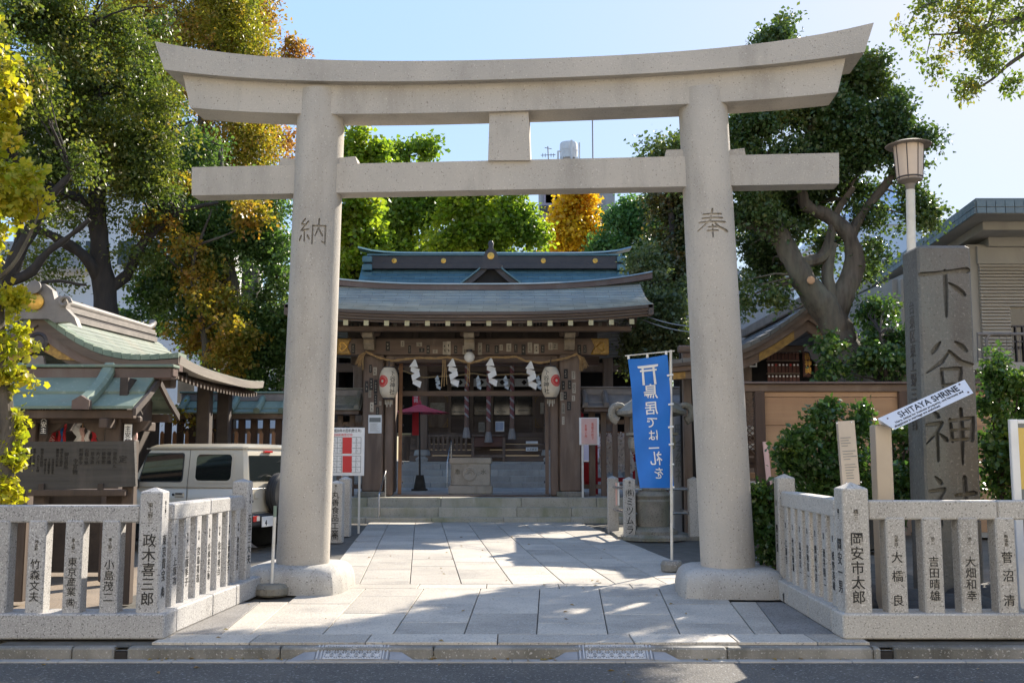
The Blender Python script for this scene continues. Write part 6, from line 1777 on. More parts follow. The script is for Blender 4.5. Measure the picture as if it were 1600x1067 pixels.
# ---- prism sign on a post
YSg = 9.95
a0, a1 = W(1367, 660, YSg), W(1399, 660, YSg); xm = (a0.x + a1.x) / 2
sgn = thing('prism_sign', V((xm, YSg, 0)), 'tilted white triangular name sign on a beige metal post', 'sign')
mb = MB(); w_ = (a1.x - a0.x); mb.box(a0.x, a0.x + w_ * .80, YSg - .0, YSg + .16, 0, W(1380, 664, YSg).z, .006); mb.build('post', mAlu, sgn)
TL, TR, BR, BL = W(1371, 654, YSg - .05), W(1507, 593, YSg - .05), W(1521, 614, YSg - .17), W(1398, 671, YSg - .17)
back_l, back_r = W(1374, 662, YSg + .12), W(1512, 603, YSg + .12)
mb = MB(); mb.loft([[TL, BL, back_l], [TR, BR, back_r]]); mb.build('prism', mPlate, sgn)
xax = (BR - BL).normalized(); up_ = ((TL + TR) / 2 - (BL + BR) / 2)
nn_ = xax.cross(up_).normalized()
cen_ = (TL + TR + BR + BL) / 4
H_ = (up_ - xax * up_.dot(xax)).length; L_ = (BR - BL).length
up_n = (up_ - xax * up_.dot(xax)).normalized()
Ms = frame(cen_ + nn_ * .002, xax, up_n)
letter('SHITAYA SHRINE', Ms @ Matrix.Translation((.03, H_ * .18, 0)), H_ * .52, mBlack, sgn, .012, .002, w=L_ * .76)
letter('Here, deities for business prosperity, and harmony and', Ms @ Matrix.Translation((.0, -H_ * .16, 0)), H_ * .2, mBlack, sgn, .004, .002, w=L_ * .86)
letter('happiness in marriage are enshrined.', Ms @ Matrix.Translation((-L_ * .17, -H_ * .36, 0)), H_ * .2, mBlack, sgn, .004, .002, w=L_ * .56)
for fx, fy in ((-.47, .28), (.46, .33), (-.46, -.36), (.47, -.33)):
    mb = MB(); mb.lathe([(.01, 0), (.008, .004), (0, .005)], (0, 0, 0), 8, Ms @ Matrix.Translation((L_ * fx, H_ * fy, 0))); mb.build('screw', mCopBr, sgn)

# ---- leaning plaque on a post
YQ = 9.9
q = [W(1309, 658, YQ), W(1335, 656.5, YQ), W(1344, 757, YQ - .12), W(1317, 757, YQ - .12)]
pl = thing('metal_plaque', V((q[3].x, YQ, 0)), 'narrow beige metal plaque with fine print leaning behind corner post', 'plaque')
mb = MB(); mb.loft([[p_ for p_ in q], [p_ + V((.0, .06, 0)) for p_ in q]]); mb.build('plate', mAlu, pl)
mb = MB(); mb.box(q[3].x + .04, q[3].x + .12, YQ - .04, YQ + .04, 0, q[3].z + .3, .005); mb.build('post', mAlu, pl)
xa = (q[1] - q[0]).normalized(); ua = (q[0] - q[3])
Mq = frame((q[0] + q[1] + q[2] + q[3]) / 4 - V((0, .003, 0)), xa, ua)
mb = MB()
for k in range(16):
    if k in (4, 9): continue
    mb.box(-.06, random.uniform(.0, .07), .14 - k * .026, .147 - k * .026, 0, .001, 0, Mq)
o = mb.build('fine_print', mGrnS, pl); o['kind'] = 'stuff'
for s_ in (-1, 1):
    for u_ in (-.29, .29):
        mb = MB(); mb.lathe([(.009, 0), (.007, .004), (0, .005)], (0, 0, 0), 8, Mq @ Matrix.Translation((s_ * .07, u_, 0))); mb.build('screw', mMetal, pl)

# ---- cut-off framed board at the right edge
YE_ = 9.7
e0 = W(1578, 655, YE_); e1 = W(1578, 800, YE_)
eb = thing('framed_board', V((e0.x, YE_, 0)), 'white framed information board with yellow panel at the right edge', 'sign')
z1_ = e0.z
mb = MB(); mb.box(e0.x, e0.x + .075, YE_, YE_ + .05, .0, z1_, .006); mb.build('frame_post', mWhite, eb)
mb = MB(); mb.box(e0.x + 1.2, e0.x + 1.275, YE_, YE_ + .05, .0, z1_, .006); mb.build('frame_post', mWhite, eb)
mb = MB(); mb.box(e0.x + .077, e0.x + 1.198, YE_ + .005, YE_ + .045, z1_ - .04, z1_ - .002, .004); mb.build('frame_rail', mWhite, eb)
zz_ = [W(1590, y, YE_).z for y in (659, 668, 764, 778)]
mb = MB(); mb.box(e0.x + .077, e0.x + 1.198, YE_ + .012, YE_ + .03, zz_[1], z1_ - .042); mb.build('header_panel', mGrnS, eb)
mb = MB(); mb.box(e0.x + .077, e0.x + 1.198, YE_ + .012, YE_ + .03, zz_[2], zz_[1] - .001); mb.build('yellow_panel', mYel, eb)
mb = MB(); mb.box(e0.x + .077, e0.x + 1.198, YE_ + .012, YE_ + .03, .4, zz_[2] - .001); mb.build('lower_panel', mGrnS, eb)
mb = MB(); mb.box(e0.x + .13, e0.x + .5, YE_ + .008, YE_ + .0115, lerp(zz_[1], zz_[2], .35), lerp(zz_[1], zz_[2], .12)); mb.build('printed_patch', mPaper, eb)

# ---- tan board fence
YT = 14.4
tx = lambda px: W(px, 700, YT).x
tz = lambda py: W(1300, py, YT).z
tf = thing('board_fence', V((tx(1300), YT, 0)), 'tan horizontal board fence with dark posts and copper coping on the right', 'fence')
ztop = tz(597)
mb = MB(); mb.box(tx(1158), tx(1760), YT - .12, YT + .14, ztop - .03, ztop, .006); mb.build('coping', mCopBr, tf)
mb = MB(); mb.box(tx(1158), tx(1760), YT - .06, YT + .1, tz(612), ztop - .033, .008); mb.build('top_rail', mWoodH, tf)
for px, w, zb_ in ((1187, .135, 0), (1411, .12, .9), (1640, .12, .0)):
    mb = MB(); mb.box(tx(px) - w / 2, tx(px) + w / 2, YT - .10, YT + .06, zb_, tz(612) - .002, .01); mb.build('post', mWoodPk, tf)
mb = MB(); mb.box(tx(1161), tx(1165), YT - .08, YT + .02, 0, tz(612)); mb.build('post', mWoodPk, tf)
zz_ = [612.5, 621, 665, 706, 748, 790, 832]
for y0, y1 in zip(zz_[:-1], zz_[1:]):
    for a, b in ((1194, 1405), (1417, 1634)):
        if y1 > 760 and a < 1300 and False: continue
        if y1 > 750 and a < 1300: continue
        mb = MB(); mb.box(tx(a) + .002, tx(b) - .002, YT - .03 + random.uniform(-.005, .005), YT + .0, tz(y1) + .006, tz(y0), .005); mb.build('board', mWoodT, tf)
# lattice between column and post, pale slats below
lt = MB()
for k in range(10):
    z = tz(618) - k * .075
    lt.tube([V((tx(1163), YT, z)), V((tx(1181), YT, z - .15))], .008, 4); lt.tube([V((tx(1163), YT, z - .15)), V((tx(1181), YT, z))], .008, 4)
lt.build('lattice', mWood, tf)
for py, m in ((665, mPaper), (672, mPaper), (680, mWoodPk), (693, mPaper), (703, mWoodPk), (715, mWoodPk), (722, mWoodPk), (738, mWoodT), (752, mPaper), (775, mPaper), (800, mPaper), (826, mPaper)):
    mb = MB(); mb.box(tx(1160), tx(1181), YT + .03, YT + .06, tz(py + 9), tz(py), .004); mb.build('slat', m, tf)
mb = MB(); mb.box(tx(1195), tx(1300), YT + .3, YT + .34, .3, tz(748), .004); mb.build('pale_backing', mPaper, tf)
pk2 = thing('leaning_plank', V((tx(1207), YT - .2, 0)), 'slim pale plank leaning against the tan board fence', 'plank')
a, b = W(1196, 690, YT - .15), W(1206, 790, YT - .3); d_ = (b - a); b = a + d_ * 1.9
mb = MB(); mb.loft([[p_ + V((-.03, 0, 0)), p_ + V((.03, 0, 0)), p_ + V((.03, .05, 0)), p_ + V((-.03, .05, 0))] for p_ in (a, b)]); mb.build('plank', mPink, pk2)

# ---- gabled storehouse shrine behind the fence
YS_ = 19.0
pkp = W(1262, 478, YS_)
st = thing('gabled_shrine', V((pkp.x, YS_ + 2, 0)), 'gabled wooden shrine with grey verge tiles behind the leaning tree', 'shrine hall')
le, re_ = W(1045, 566, YS_), W(1475, 566, YS_)
def sP(s):
    hw_ = (re_.x - le.x) / 2
    def P(u, v):
        z = lerp(pkp.z, le.z, v) - .30 * math.sin(math.pi * v) * (1 - .2 * v)
        return V((pkp.x + s * hw_ * v, YS_ + u * 5.0, z))
    return P
mShS = shingle_mat('shrine_shingles', (.10, .105, .11), (.075, .08, .085), .4, .1, 'YZ', .5)
for s in (-1, 1):
    slope('roof_slope', mShS, st, sP(s), 8, 16, .016)
    for i in range(14):
        v0, v1 = i / 14, (i + 1) / 14
        a, b = sP(s)(0, v0), sP(s)(0, v1); e = (b - a) * .025
        mb = MB(); mb.loft([[a + e + V((0, -.08, -.04)), a + e + V((0, .45, -.0)), a + e + V((0, .45, .05)), a + e + V((0, -.08, .03))], [b - e + V((0, -.08, -.04)), b - e + V((0, .45, .0)), b - e + V((0, .45, .07)), b - e + V((0, -.08, .05))]])
        mb.build('verge_tile', mTileG2 if i or s > 0 else mTileG2, st) if (i or s > 0) else None
        if i == 0 and s < 0:
            mTileG2 = mat('grey_verge_tile', (.17, .165, .155), (.12, .118, .11), 4, bump=.2, rough=.6, objvar=.12); mb.build('verge_tile', mTileG2, st)
    for dz0, dz1, dy, m in ((-.13, -.045, -.04, mEave), (-.26, -.133, .02, mWoodH), (-.46, -.263, .12, mWoodH)):
        secs = []
        for i in range(19):
            v = i / 18; p_ = sP(s)(0, v); sc = 1 - .3 * v
            secs.append([p_ + V((0, dy - .05, dz0 * sc)), p_ + V((0, dy + .1, dz0 * sc)), p_ + V((0, dy + .1, dz1 * sc)), p_ + V((0, dy - .05, dz1 * sc))])
        mb = MB(); mb.loft(secs); mb.build('bargeboard', m, st)
    # gilt fittings at the peak and the foot of the bargeboard
    for v0, v1 in ((.10, .36), (.90, .99)):
        secs = []
        for i in range(5):
            v = lerp(v0, v1, i / 4); p_ = sP(s)(0, v); sc = 1 - .3 * v
            secs.append([p_ + V((0, .055, -.45 * sc)), p_ + V((0, .068, -.45 * sc)), p_ + V((0, .068, -.28 * sc)), p_ + V((0, .055, -.28 * sc))])
        mb = MB(); mb.loft(secs); mb.build('gilt_fitting', mGoldD, st)
mb = MB(); mb.poly([(a_ * .72, b_ * .72) for a_, b_ in gg], frame(V((pkp.x + .22, YS_ + .1, pkp.z - .78)), (1, 0, 0), (0, 0, 1)), .06); mb.build('hanging_carving', mDkCop, st)
mb = MB(); mb.box(pkp.x - .14, pkp.x + .14, YS_ - .05, YS_ + 5, pkp.z - .02, pkp.z + .18, .02); mb.build('ridge_box', mTileG, st)
mb = MB(); mb.box(pkp.x - 2.2, pkp.x + 2.2, YS_ + 1.3, YS_ + 1.4, 0, pkp.z - .7); mb.build('front_wall', mShadow, st)
mb = MB(); mb.box(pkp.x - 2.3, pkp.x + 2.3, YS_ + .8, YS_ + 1.0, W(1200, 545, YS_).z + .02, W(1200, 532, YS_).z, .02); mb.build('tie_beam', mWoodH, st)
for x in (pkp.x - 2.1, pkp.x + 2.1, pkp.x - .9, pkp.x + .9): mb = MB(); mb.box(x - .08, x + .08, YS_ + 1.1, YS_ + 1.26, 0, W(1200, 533, YS_).z, .01); mb.build('pillar', mWood, st)
# shelves of painted votive plates
def shelf_thing(px0, px1, label, rows_):
    Ysh = YS_ + .95
    t = thing('votive_rack', W((px0 + px1) / 2, 590, Ysh), label, 'rack', 'racks of votive plates in the gabled shrine')
    x0, x1 = W(px0, 560, Ysh).x, W(px1, 560, Ysh).x
    for i, (y0, y1) in enumerate(rows_):
        z0, z1 = W(1240, y1, Ysh).z, W(1240, y0, Ysh).z
        mb = MB(); mb.box(x0, x1, Ysh + .0, Ysh + .08, z0 - .03, z0 - .004); mb.build('shelf', mWoodH, t)
        n_ = max(2, int((px1 - px0) / 5.4))
        for k in range(n_):
            xa_ = lerp(x0, x1, (k + .5) / n_); w_ = (x1 - x0) / n_ * .40
            mb = MB(); mb.box(xa_ - w_, xa_ + w_, Ysh - .005, Ysh + .012, z0, z0 + (z1 - z0) * .92, .002); o_ = mb.build('plate', mVot, t)
            mb = MB(); mb.lathe([(w_ * .7, 0), (w_ * .7, .004), (0, .005)], (xa_, Ysh - .005, z1 - (z1 - z0) * .26), 8, Mr_); mb.build('mark', mPaper if i != 1 or k % 4 != 2 else mRedP, o_)
mVot = mat('reddish_votive_wood', (.16, .07, .05), (.10, .045, .035), 8, bump=.1, objvar=.25)
shelf_thing(1198, 1249, 'rack of small votive plates left of the gilded upright board', ((546, 562), (566, 582), (585, 596)))
shelf_thing(1272, 1300, 'short rack of votive plates half hidden by the leaning trunk', ((546, 562), (566, 582), (585, 596)))
p_ = W(1260, 568, YS_ + .9); gb = thing('gilded_board', p_, 'upright red-brown board with gilt lettering between the racks', 'sign')
mb = MB(); mb.box(p_.x - .07, p_.x + .07, YS_ + .88, YS_ + .92, p_.z - .26, p_.z + .26, .005); mb.build('board', mVot, gb)
letter(vert('御神輿'), frame(V((p_.x, YS_ + .877, p_.z)), (1, 0, 0), (0, 0, 1)), .14, mGold, gb, .004, .003)
p_ = W(1177, 567, YS_ + 1.0); wp = thing('crest_card', p_, 'small white square card with a dark crest on the dark shrine wall', 'sign')
mb = MB(); mb.box(p_.x - .07, p_.x + .07, YS_ + 1.0, YS_ + 1.02, p_.z - .08, p_.z + .08); mb.build('card', mPaper, wp)
mb = MB(); mb.box(p_.x - .045, p_.x + .045, YS_ + .996, YS_ + .9995, p_.z - .05, p_.z + .05); mb.build('crest', mStkD, wp)

# ---- modern building at the right
YB = 19.0
bx_ = lambda px, py=500: W(px, py, YB).x
bz_ = lambda py: W(1560, py, YB).z
mbg = thing('concrete_building', V((9.3, YB + 5, 0)), 'beige concrete building with blue tiled parapet and louvred shutters', 'building')
xl_ = W(1366, 440, 22.5).x
mb = MB(); mb.box(W(1395, 470, 21.4).x, 24, 21.4, 32, 0, W(1400, 436, 21.4).z, 0); mb.build('rear_wall', mConc, mbg)
mb = MB(); mb.box(bx_(1538), 24, 19.6, 32, 0, bz_(372), 0); mb.build('front_wall', mConc, mbg)
# roof slab: front edge at the right, receding chamfer towards the left
zt0, zb0 = W(1560, 314, 18.2).z, W(1560, 334, 18.2).z
A = V((W(1525, 320, 18.2).x, 18.2, 0)); B = V((24, 18.2, 0)); Cc = V((24, 34, 0)); kk = W(1364, 412, 26.0); D_ = V((kk.x, 26.0, 0))
ring_ = [A, B, Cc, V((kk.x, 34, 0)), D_]
mb = MB(); mb.loft([[p_ + V((0, 0, zb0)) for p_ in ring_], [p_ + V((0, 0, zt0)) for p_ in ring_]]); mb.build('roof_slab', mConc, mbg)
cen2 = V((14, 27, 0))
inn = [p_.lerp(cen2, .07) for p_ in ring_]
mb = MB(); mb.loft([[p_ + V((0, 0, zb0 - .16)) for p_ in inn], [p_ + V((0, 0, zb0 - .003)) for p_ in inn]]); mb.build('soffit_step', mConc, mbg)
inn = [p_.lerp(cen2, .14) for p_ in ring_]
mb = MB(); mb.loft([[p_ + V((0, 0, zb0 - .34)) for p_ in inn], [p_ + V((0, 0, zb0 - .163)) for p_ in inn]]); mb.build('soffit_step', mConc, mbg)
# parapet tiles
def tile_run(p, q, n_):
    d_ = (q - p); nrm = V((d_.y, -d_.x, 0)).normalized()
    for i in range(n_):
        for j in range(2):
            a, b = p.lerp(q, i / n_), p.lerp(q, (i + 1) / n_); e = d_.normalized() * .006
            za, zb2 = lerp(zb0, zt0, j / 2), lerp(zb0, zt0, (j + 1) / 2)
            mb = MB(); mb.loft([[a + e + nrm * .03 + V((0, 0, za + .006)), b - e + nrm * .03 + V((0, 0, za + .006)), b - e + nrm * .03 + V((0, 0, zb2 - .006)), a + e + nrm * .03 + V((0, 0, zb2 - .006))][::-1], [a + e + V((0, 0, za + .006)), b - e + V((0, 0, za + .006)), b - e + V((0, 0, zb2 - .006)), a + e + V((0, 0, zb2 - .006))][::-1]])
            mb.build('parapet_tile', mTileB, mbg)
tile_run(A, V((A.x + 2.4, A.y, 0)), 14); tile_run(D_, A, 34)
mb = MB(); mb.loft([[p_ + V((0, 0, zt0 + .002)) for p_ in ring_], [p_ + V((0, 0, zt0 + .05)) for p_ in ring_]]); mb.build('coping', mTileB, mbg)
pt_ = W(1562, 311, 19.5); mb = MB(); mb.poly([(-.3, -.02), (.3, -.02), (.26, .1), (-.02, .12)], frame(V((pt_.x, 19.5, zt0 + .06)), (1, 0, 0), (0, 0, 1)), 1.2); mb.build('roof_hatch', mGrnS, mbg)
# shutters
z_t, z_b = bz_(404), bz_(562)
x0_, x1_ = W(1531, 450, 19.55).x, W(1577, 480, 19.55).x
n_ = 30
for i in range(n_):
    z0_, z1_ = lerp(z_b, z_t, i / n_), lerp(z_b, z_t, (i + 1) / n_)
    xr_ = 24 if z0_ > bz_(476) else x1_
    mb = MB(); mb.loft([[V((x0_, 19.5, z0_)), V((x0_, 19.59, z0_)), V((x0_, 19.59, z1_ - .01)), V((x0_, 19.54, z1_ - .01))], [V((xr_, 19.5, z0_)), V((xr_, 19.59, z0_)), V((xr_, 19.59, z1_ - .01)), V((xr_, 19.54, z1_ - .01))]]); mb.build('louvre', mShut, mbg)
mb = MB(); mb.box(x0_ - .02, 24, 19.53, 19.598, z_t, bz_(376)); mb.build('fascia', mConc, mbg)
mb = MB(); mb.box(x1_ + .01, 22, 19.56, 19.59, z_b, bz_(476)); wn_ = mb.build('window', mWinD, mbg)
for k in range(9): mb = MB(); mb.box(x1_ + .08 + k * .14, x1_ + .1 + k * .14, 19.52, 19.55, z_b, bz_(505)); mb.build('window_bar', mDkCop, mbg, False)
for zq in (bz_(505), bz_(530)): mb = MB(); mb.box(x1_ + .02, 12, 19.52, 19.55, zq, zq + .03); mb.build('window_bar', mDkCop, mbg)
# balcony railing
xa_ = W(1527, 520, 18.4).x
mb = MB(); mb.box(xa_ - .3, 24, 18.2, 19.5, bz_(575) - .1, bz_(572)); mb.build('balcony_slab', mConc, mbg)
mb = MB(); zr_ = W(1540, 522, 18.4).z; zq_ = W(1540, 590, 18.4).z
mb.tube([V((xa_, 18.4, zq_)), V((xa_, 18.4, zr_)), V((xa_ + 3, 18.4, zr_))], .03, 8)
mb.tube([V((xa_ + .16, 18.4, zq_)), V((xa_ + .16, 18.4, zr_ - .08)), V((xa_ + .22, 18.4, zr_ - .01))], .03, 8)
for k in range(22): mb.tube([V((xa_ + .4 + k * .12, 18.4, zq_)), V((xa_ + .4 + k * .12, 18.4, zr_))], .008, 4)
mb.build('railing', mTileG, mbg, True)
# recess and window on the left return wall
mb = MB(); a_ = W(1446, 500, 21.4); mb.box(W(1424, 500, 21.39).x, W(1466, 500, 21.39).x, 21.36, 21.41, W(1440, 523, 21.4).z, W(1440, 490, 21.4).z); mb.build('window', mWinD, mbg)
mb = MB(); mb.box(W(1418, 440, 21.39).x, W(1500, 440, 21.39).x, 21.30, 21.40, W(1440, 468, 21.4).z, W(1440, 448, 21.4).z, .01); mb.build('concrete_band', mConc, mbg)
mb = MB(); mb.box(W(1402, 440, 21.39).x, W(1416, 440, 21.39).x, 21.22, 21.40, 0, W(1440, 438, 21.4).z, .01); mb.build('pilaster', mConc, mbg)

# ================================================================== THE STONE LANTERN ENCLOSURE
YLn = 19.2
def ln(px): return W(px, 760, YLn).x
lan = thing('stone_lantern', V((ln(1021), YLn, 0)), 'weathered stone lantern with curled roof half hidden behind blue banner', 'stone lantern')
lx = ln(1019)
def sq(zs_r, nm, n=6, sm=False):
    mb = MB(); mb.lathe([(r_, z_) for r_, z_ in zs_r], (lx, YLn, 0), n); return mb.build(nm, mOldSt, lan, sm)
zp = lambda py: W(1019, py, YLn).z
sq([(.62, 0), (.62, .06), (.56, .10)], 'ground_slab', 8)
sq([(.46, .10), (.46, .16), (.40, .20), (.34, .24)], 'petal_base', 12, True)
sq([(.30, .24), (.33, .34), (.34, .62), (.36, .70), (.33, .74), (.36, .80), (.30, .86), (.2, .9)], 'lower_body', 20, True)
sq([(.24, .90), (.235, zp(712))], 'shaft', 16, True)
sq([(.24, zp(712)), (.46, zp(700)), (.48, zp(690)), (.46, zp(683))], 'middle_platform', 6)
mb = MB(); mb.box(lx - .36, lx + .36, YLn - .36, YLn + .36, zp(675), zp(652)); fb = mb.build('light_box', mOldSt, lan)
for k in range(4):
    for j in range(2): mb = MB(); mb.box(lx - .33 + k * .17, lx - .20 + k * .17, YLn - .37, YLn - .362, zp(673) + j * .12, zp(673) + j * .12 + .09); mb.build('lattice_opening', mPaper, lan)
sq([(.36, zp(682)), (.52, zp(680)), (.52, zp(676)), (.36, zp(675))], 'box_sill', 6)
mb = MB(); secs = []
for r_, z_, e_ in ((.40, zp(651), 0), (.66, zp(648), .03), (.66, zp(643), .05), (.42, zp(628), .0), (.18, zp(612), 0), (.0001, zp(608), 0)):
    secs.append([V((lx + math.cos(k * math.pi / 12) * r_, YLn + math.sin(k * math.pi / 12) * r_, z_ + e_ * (math.cos(k * math.pi / 2) > .7))) for k in range(24)])
mb.loft(secs); mb.build('roof', mOldSt, lan, True)
for s in (-1, 1):
    c_ = V((lx + s * .60, YLn - .1, zp(644)))
    mb = MB(); mb.tube([c_ + V((s * math.cos(t) * r_, 0, math.sin(t) * r_)) for t, r_ in [(-1.4 + q * .55, .17 - q * .008) for q in range(10)]], [.085 - .005 * q for q in range(10)], 8); mb.build('curled_corner', mOldSt, lan, True)
sq([(.08, zp(611)), (.16, zp(603)), (.10, zp(596)), (.0, zp(588))], 'finial', 14, True)
# inscribed stele behind
sx_ = W(1064, 700, 20.6).x
ste = thing('inscribed_stone', V((sx_, 20.6, 0)), 'grey upright stone with carved characters behind the banner pole', 'stele')
mb = MB(); mb.box(sx_ - .20, sx_ + .20, 20.5, 20.75, 0, W(1060, 628, 20.6).z, .03); mb.build('slab', mConcG, ste)
letter(vert('町会結社'), frame(V((sx_, 20.498, W(1060, 708, 20.6).z)), (1, 0, 0), (0, 0, 1)), .30, mGrnS, ste, 0, .004)
# enclosure posts and rails
def enc_post(px, pyt, pyb, label, text='', w=.21, small='', tag=None):
    p_ = G(px, pyb); zt2 = W(px, pyt, p_.y).z
    t = thing('stone_post', p_, label, 'post', 'stone posts beside the path')
    m_ = post_mesh(w, w, zt2 - .05, .045); m_.materials.append(mGranW); o_ = instance('shaft', m_, t, p_ + V((0, w / 2, 0)))
    if text:
        M_ = frame(p_ + V((0, -.0015, 0)), (1, 0, 0), (0, 0, 1))
        z_ = zt2 * .5
        if text.startswith('(株)'):
            letter('(株)', M_ @ Matrix.Translation((0, zt2 * .74, 0)), .14, mBlack, t, .004, .002, sx=.7)
            letter(vert(text[3:]), M_ @ Matrix.Translation((0, zt2 * .385, 0)), .17, mBlack, t, .006, .002, sx=.85)
        else:
            letter(vert(text), M_ @ Matrix.Translation((0, zt2 * .46, 0)), .135, mBlack, t, .006, .002)
            letter('(株)', M_ @ Matrix.Translation((0, zt2 * .09, 0)), .11, mBlack, t, .004, .002, sx=.7)
        letter(vert('東上'), M_ @ Matrix.Translation((0, zt2 * .89, 0)), .05, mBlack, t, 0, .002)
    return p_, t
pA, tA = enc_post(959, 743, 833, 'stone post left of the lettered one, with posted paper strips')
pB, tB = enc_post(985, 744.5, 844, 'short stone post lettered with a black company name right of path', '(株)ミツムラ')
pC, tC = enc_post(1061, 744, 833, 'stone post just right of the banner pole')
pD, tD = enc_post(1087, 744.5, 842, 'stone post partly hidden by the right torii column')
pE, tE = enc_post(523, 750, 848, 'lettered stone post just right of the left torii column', '丸善食品工業', .24)
pF, tF = enc_post(537, 744, 838, 'plain stone post behind the lettered post by the left column', '', .22)
for px, m in ((963, mPink), (966.5, mPaper)):
    a = W(px, 772, pA.y - .001); mb = MB(); mb.box(a.x - .018, a.x + .018, pA.y - .006, pA.y - .001, .55, 1.0); mb.build('paper_strip', m, tA)
ir = thing('enclosure_rail', (pB.x, pB.y, .9), 'steel rails joining the stone posts around the lantern', 'rail')
for z_ in (W(985, 765, pB.y).z, W(985, 803, pB.y).z):
    for a, b in ((pA, pB), (pB, pD), (pA, pC), (pC, pD)):
        d_ = V((0, .1, z_)); e_ = (b - a).normalized() * .08
        mb = MB(); mb.tube([a + d_ - e_, b + d_ + e_], .026, 8); mb.build('tube', mMetal, ir, True)
mb = MB(); mb.box(pB.x - .2, pD.x + 2, pB.y + .25, pB.y + 3, -.04, .05, .01); mb.build('stone_pad', mOldSt, lan)

# ---- blue banner on its pole
pb_ = G(1050, 893)
YBn = pb_.y
bn = thing('blue_banner', V((pb_.x, YBn, 0)), 'blue banner with mirrored white writing and torii mark on white pole', 'banner')
mb = MB(); mb.lathe([(.10, 0), (.145, .015), (.15, .10), (.125, .145), (.05, .15)], (pb_.x, YBn, 0), 12); mb.build('concrete_base', mKerb, bn)
ptop = W(1048, 547, YBn)
mb = MB(); mb.tube([V((pb_.x, YBn, .1)), ptop], .018, 8); mb.build('pole', mPipe, bn, True)
cl, cr = W(980, 556, YBn), W(1047, 549, YBn)
mb = MB(); mb.tube([cl - V((.03, 0, 0)), cr + V((.06, 0, .005))], .009, 6); mb.build('cross_bar', mPipe, bn)
q = [W(981, 561, YBn), W(1042.5, 554, YBn), W(1053, 762, YBn), W(999, 762, YBn)]
NX, NZ = 10, 40
def ban(u, v):
    p_ = q[0].lerp(q[1], u).lerp(q[3].lerp(q[2], u), v)
    return p_ + V((.012 * math.sin(v * 7), .035 * math.sin(u * 4.2 + v * 3.0) * (.3 + v) + .012 * math.sin(v * 17 + u * 5), -.02 * math.sin(u * math.pi) * (1 - v) * .6))
mb = MB(); vs_a = [ban(i / NX, j / NZ) for j in range(NZ + 1) for i in range(NX + 1)]
mb.add(vs_a, [(j * (NX + 1) + i, (j + 1) * (NX + 1) + i, (j + 1) * (NX + 1) + i + 1, j * (NX + 1) + i + 1) for j in range(NZ) for i in range(NX)])
cloth = mb.build('cloth', mBlue, bn, True)
def on_banner(s, u, v, h, sx=1.0, me0=None):
    me = (text_mesh(s, .012, 0.0, 3) if me0 is None else me0).copy()
    co = np.empty(len(me.vertices) * 3, np.float32); me.vertices.foreach_get('co', co); co = co.reshape(-1, 3)
    if me0 is None:
        mid = (co.max(0) + co.min(0)) / 2; co -= mid
    co *= h
    wq = (q[1] - q[0]).length; hq = (q[0] - q[3]).length
    out = []
    for x_, y_, _ in co:
        b_ = ban(u - x_ * sx / wq, v - y_ / hq); out.append(b_ + V((0, -.008, 0)))      # read from behind: mirrored
    o2 = np.array([list(p_) for p_ in out], np.float32) - np.array(wloc(bn), np.float32)
    me.vertices.foreach_set('co', o2.ravel()); me.update(); me.materials.clear(); me.materials.append(mPaper)
    return link('lettering', me, bn)
for g, py, u, h in (('鳥', 634, .50, .235), ('居', 666, .50, .235), ('で', 695, .50, .22), ('は', 713 if False else 711, .48, .0), ('一', 716, .48, .0)):
    pass
for g, y_, u, h in (('鳥', 611, .50, .21), ('居', 637.5, .50, .19), ('で', 660, .50, .165), ('は', 680, .52, .155), ('一', 700, .52, .16), ('礼', 716, .55, .19), ('を', 739, .58, .165)):
    y0_, y1_ = lerp(561, 554, .5), 762
    v_ = (y_ - y0_) / (y1_ - y0_)
    on_banner(g, u, v_, h)
ti = MB()
ti.poly([(-.5, .36), (-.52, .46), (.52, .46), (.5, .36), (.3, .33), (-.3, .33)][::-1], Matrix.Identity(4), .001)
ti.poly([(-.42, .16), (.42, .16), (.42, .25), (-.42, .25)], Matrix.Identity(4), .001)
ti.poly([(-.36, -.5), (-.24, -.5), (-.22, .35), (-.32, .35)], Matrix.Identity(4), .001); ti.poly([(.24, -.5), (.36, -.5), (.32, .35), (.22, .35)], Matrix.Identity(4), .001)
tm = bpy.data.meshes.new('emblem'); tm.from_pydata([tuple(p_) for p_ in ti.v], [], ti.f)
o_ = on_banner('', .48, (584 - 557) / 205, .27, 1.0, tm); o_.name = 'torii_mark'
for v_ in (.16, .38, .55, .68, .83, .99):
    a = ban(1.0, v_ if v_ < .99 else 1.0); b = V((lerp(pb_.x, ptop.x, (a.z) / ptop.z), YBn, a.z))
    mb = MB(); mb.tube([a + V((-.03, -.005, 0)), b + V((.03, -.02, .01))], .014, 5); mb.build('loop', mPaper, bn)
for u_ in (.02, .5, .97):
    a = ban(u_, 0); mb = MB(); mb.tube([a, a + V((0, 0, .05))], .018, 5); mb.build('loop', mPaper, bn)

# ---- white marker pole with concrete foot on the left
p_ = G(424, 930); mp = thing('marker_pole', p_, 'white marker pole in a round concrete foot beside left plinth', 'pole')
mb = MB(); mb.lathe([(.17, 0), (.19, .02), (.19, .085), (.15, .125), (.04, .13)], p_, 14); mb.build('concrete_foot', mOldSt, mp)
zt2 = W(426, 790, p_.y).z
mb = MB(); mb.tube([p_ + V((0, 0, .1)), V((p_.x + .015, p_.y, zt2 - .12))], .018, 8); mb.build('pole', mPipe, mp, True)
mb = MB(); mb.tube([V((p_.x + .015, p_.y, zt2 - .12)), V((p_.x + .017, p_.y, zt2))], .0185, 8); mb.build('green_tip', mCop, mp, True)

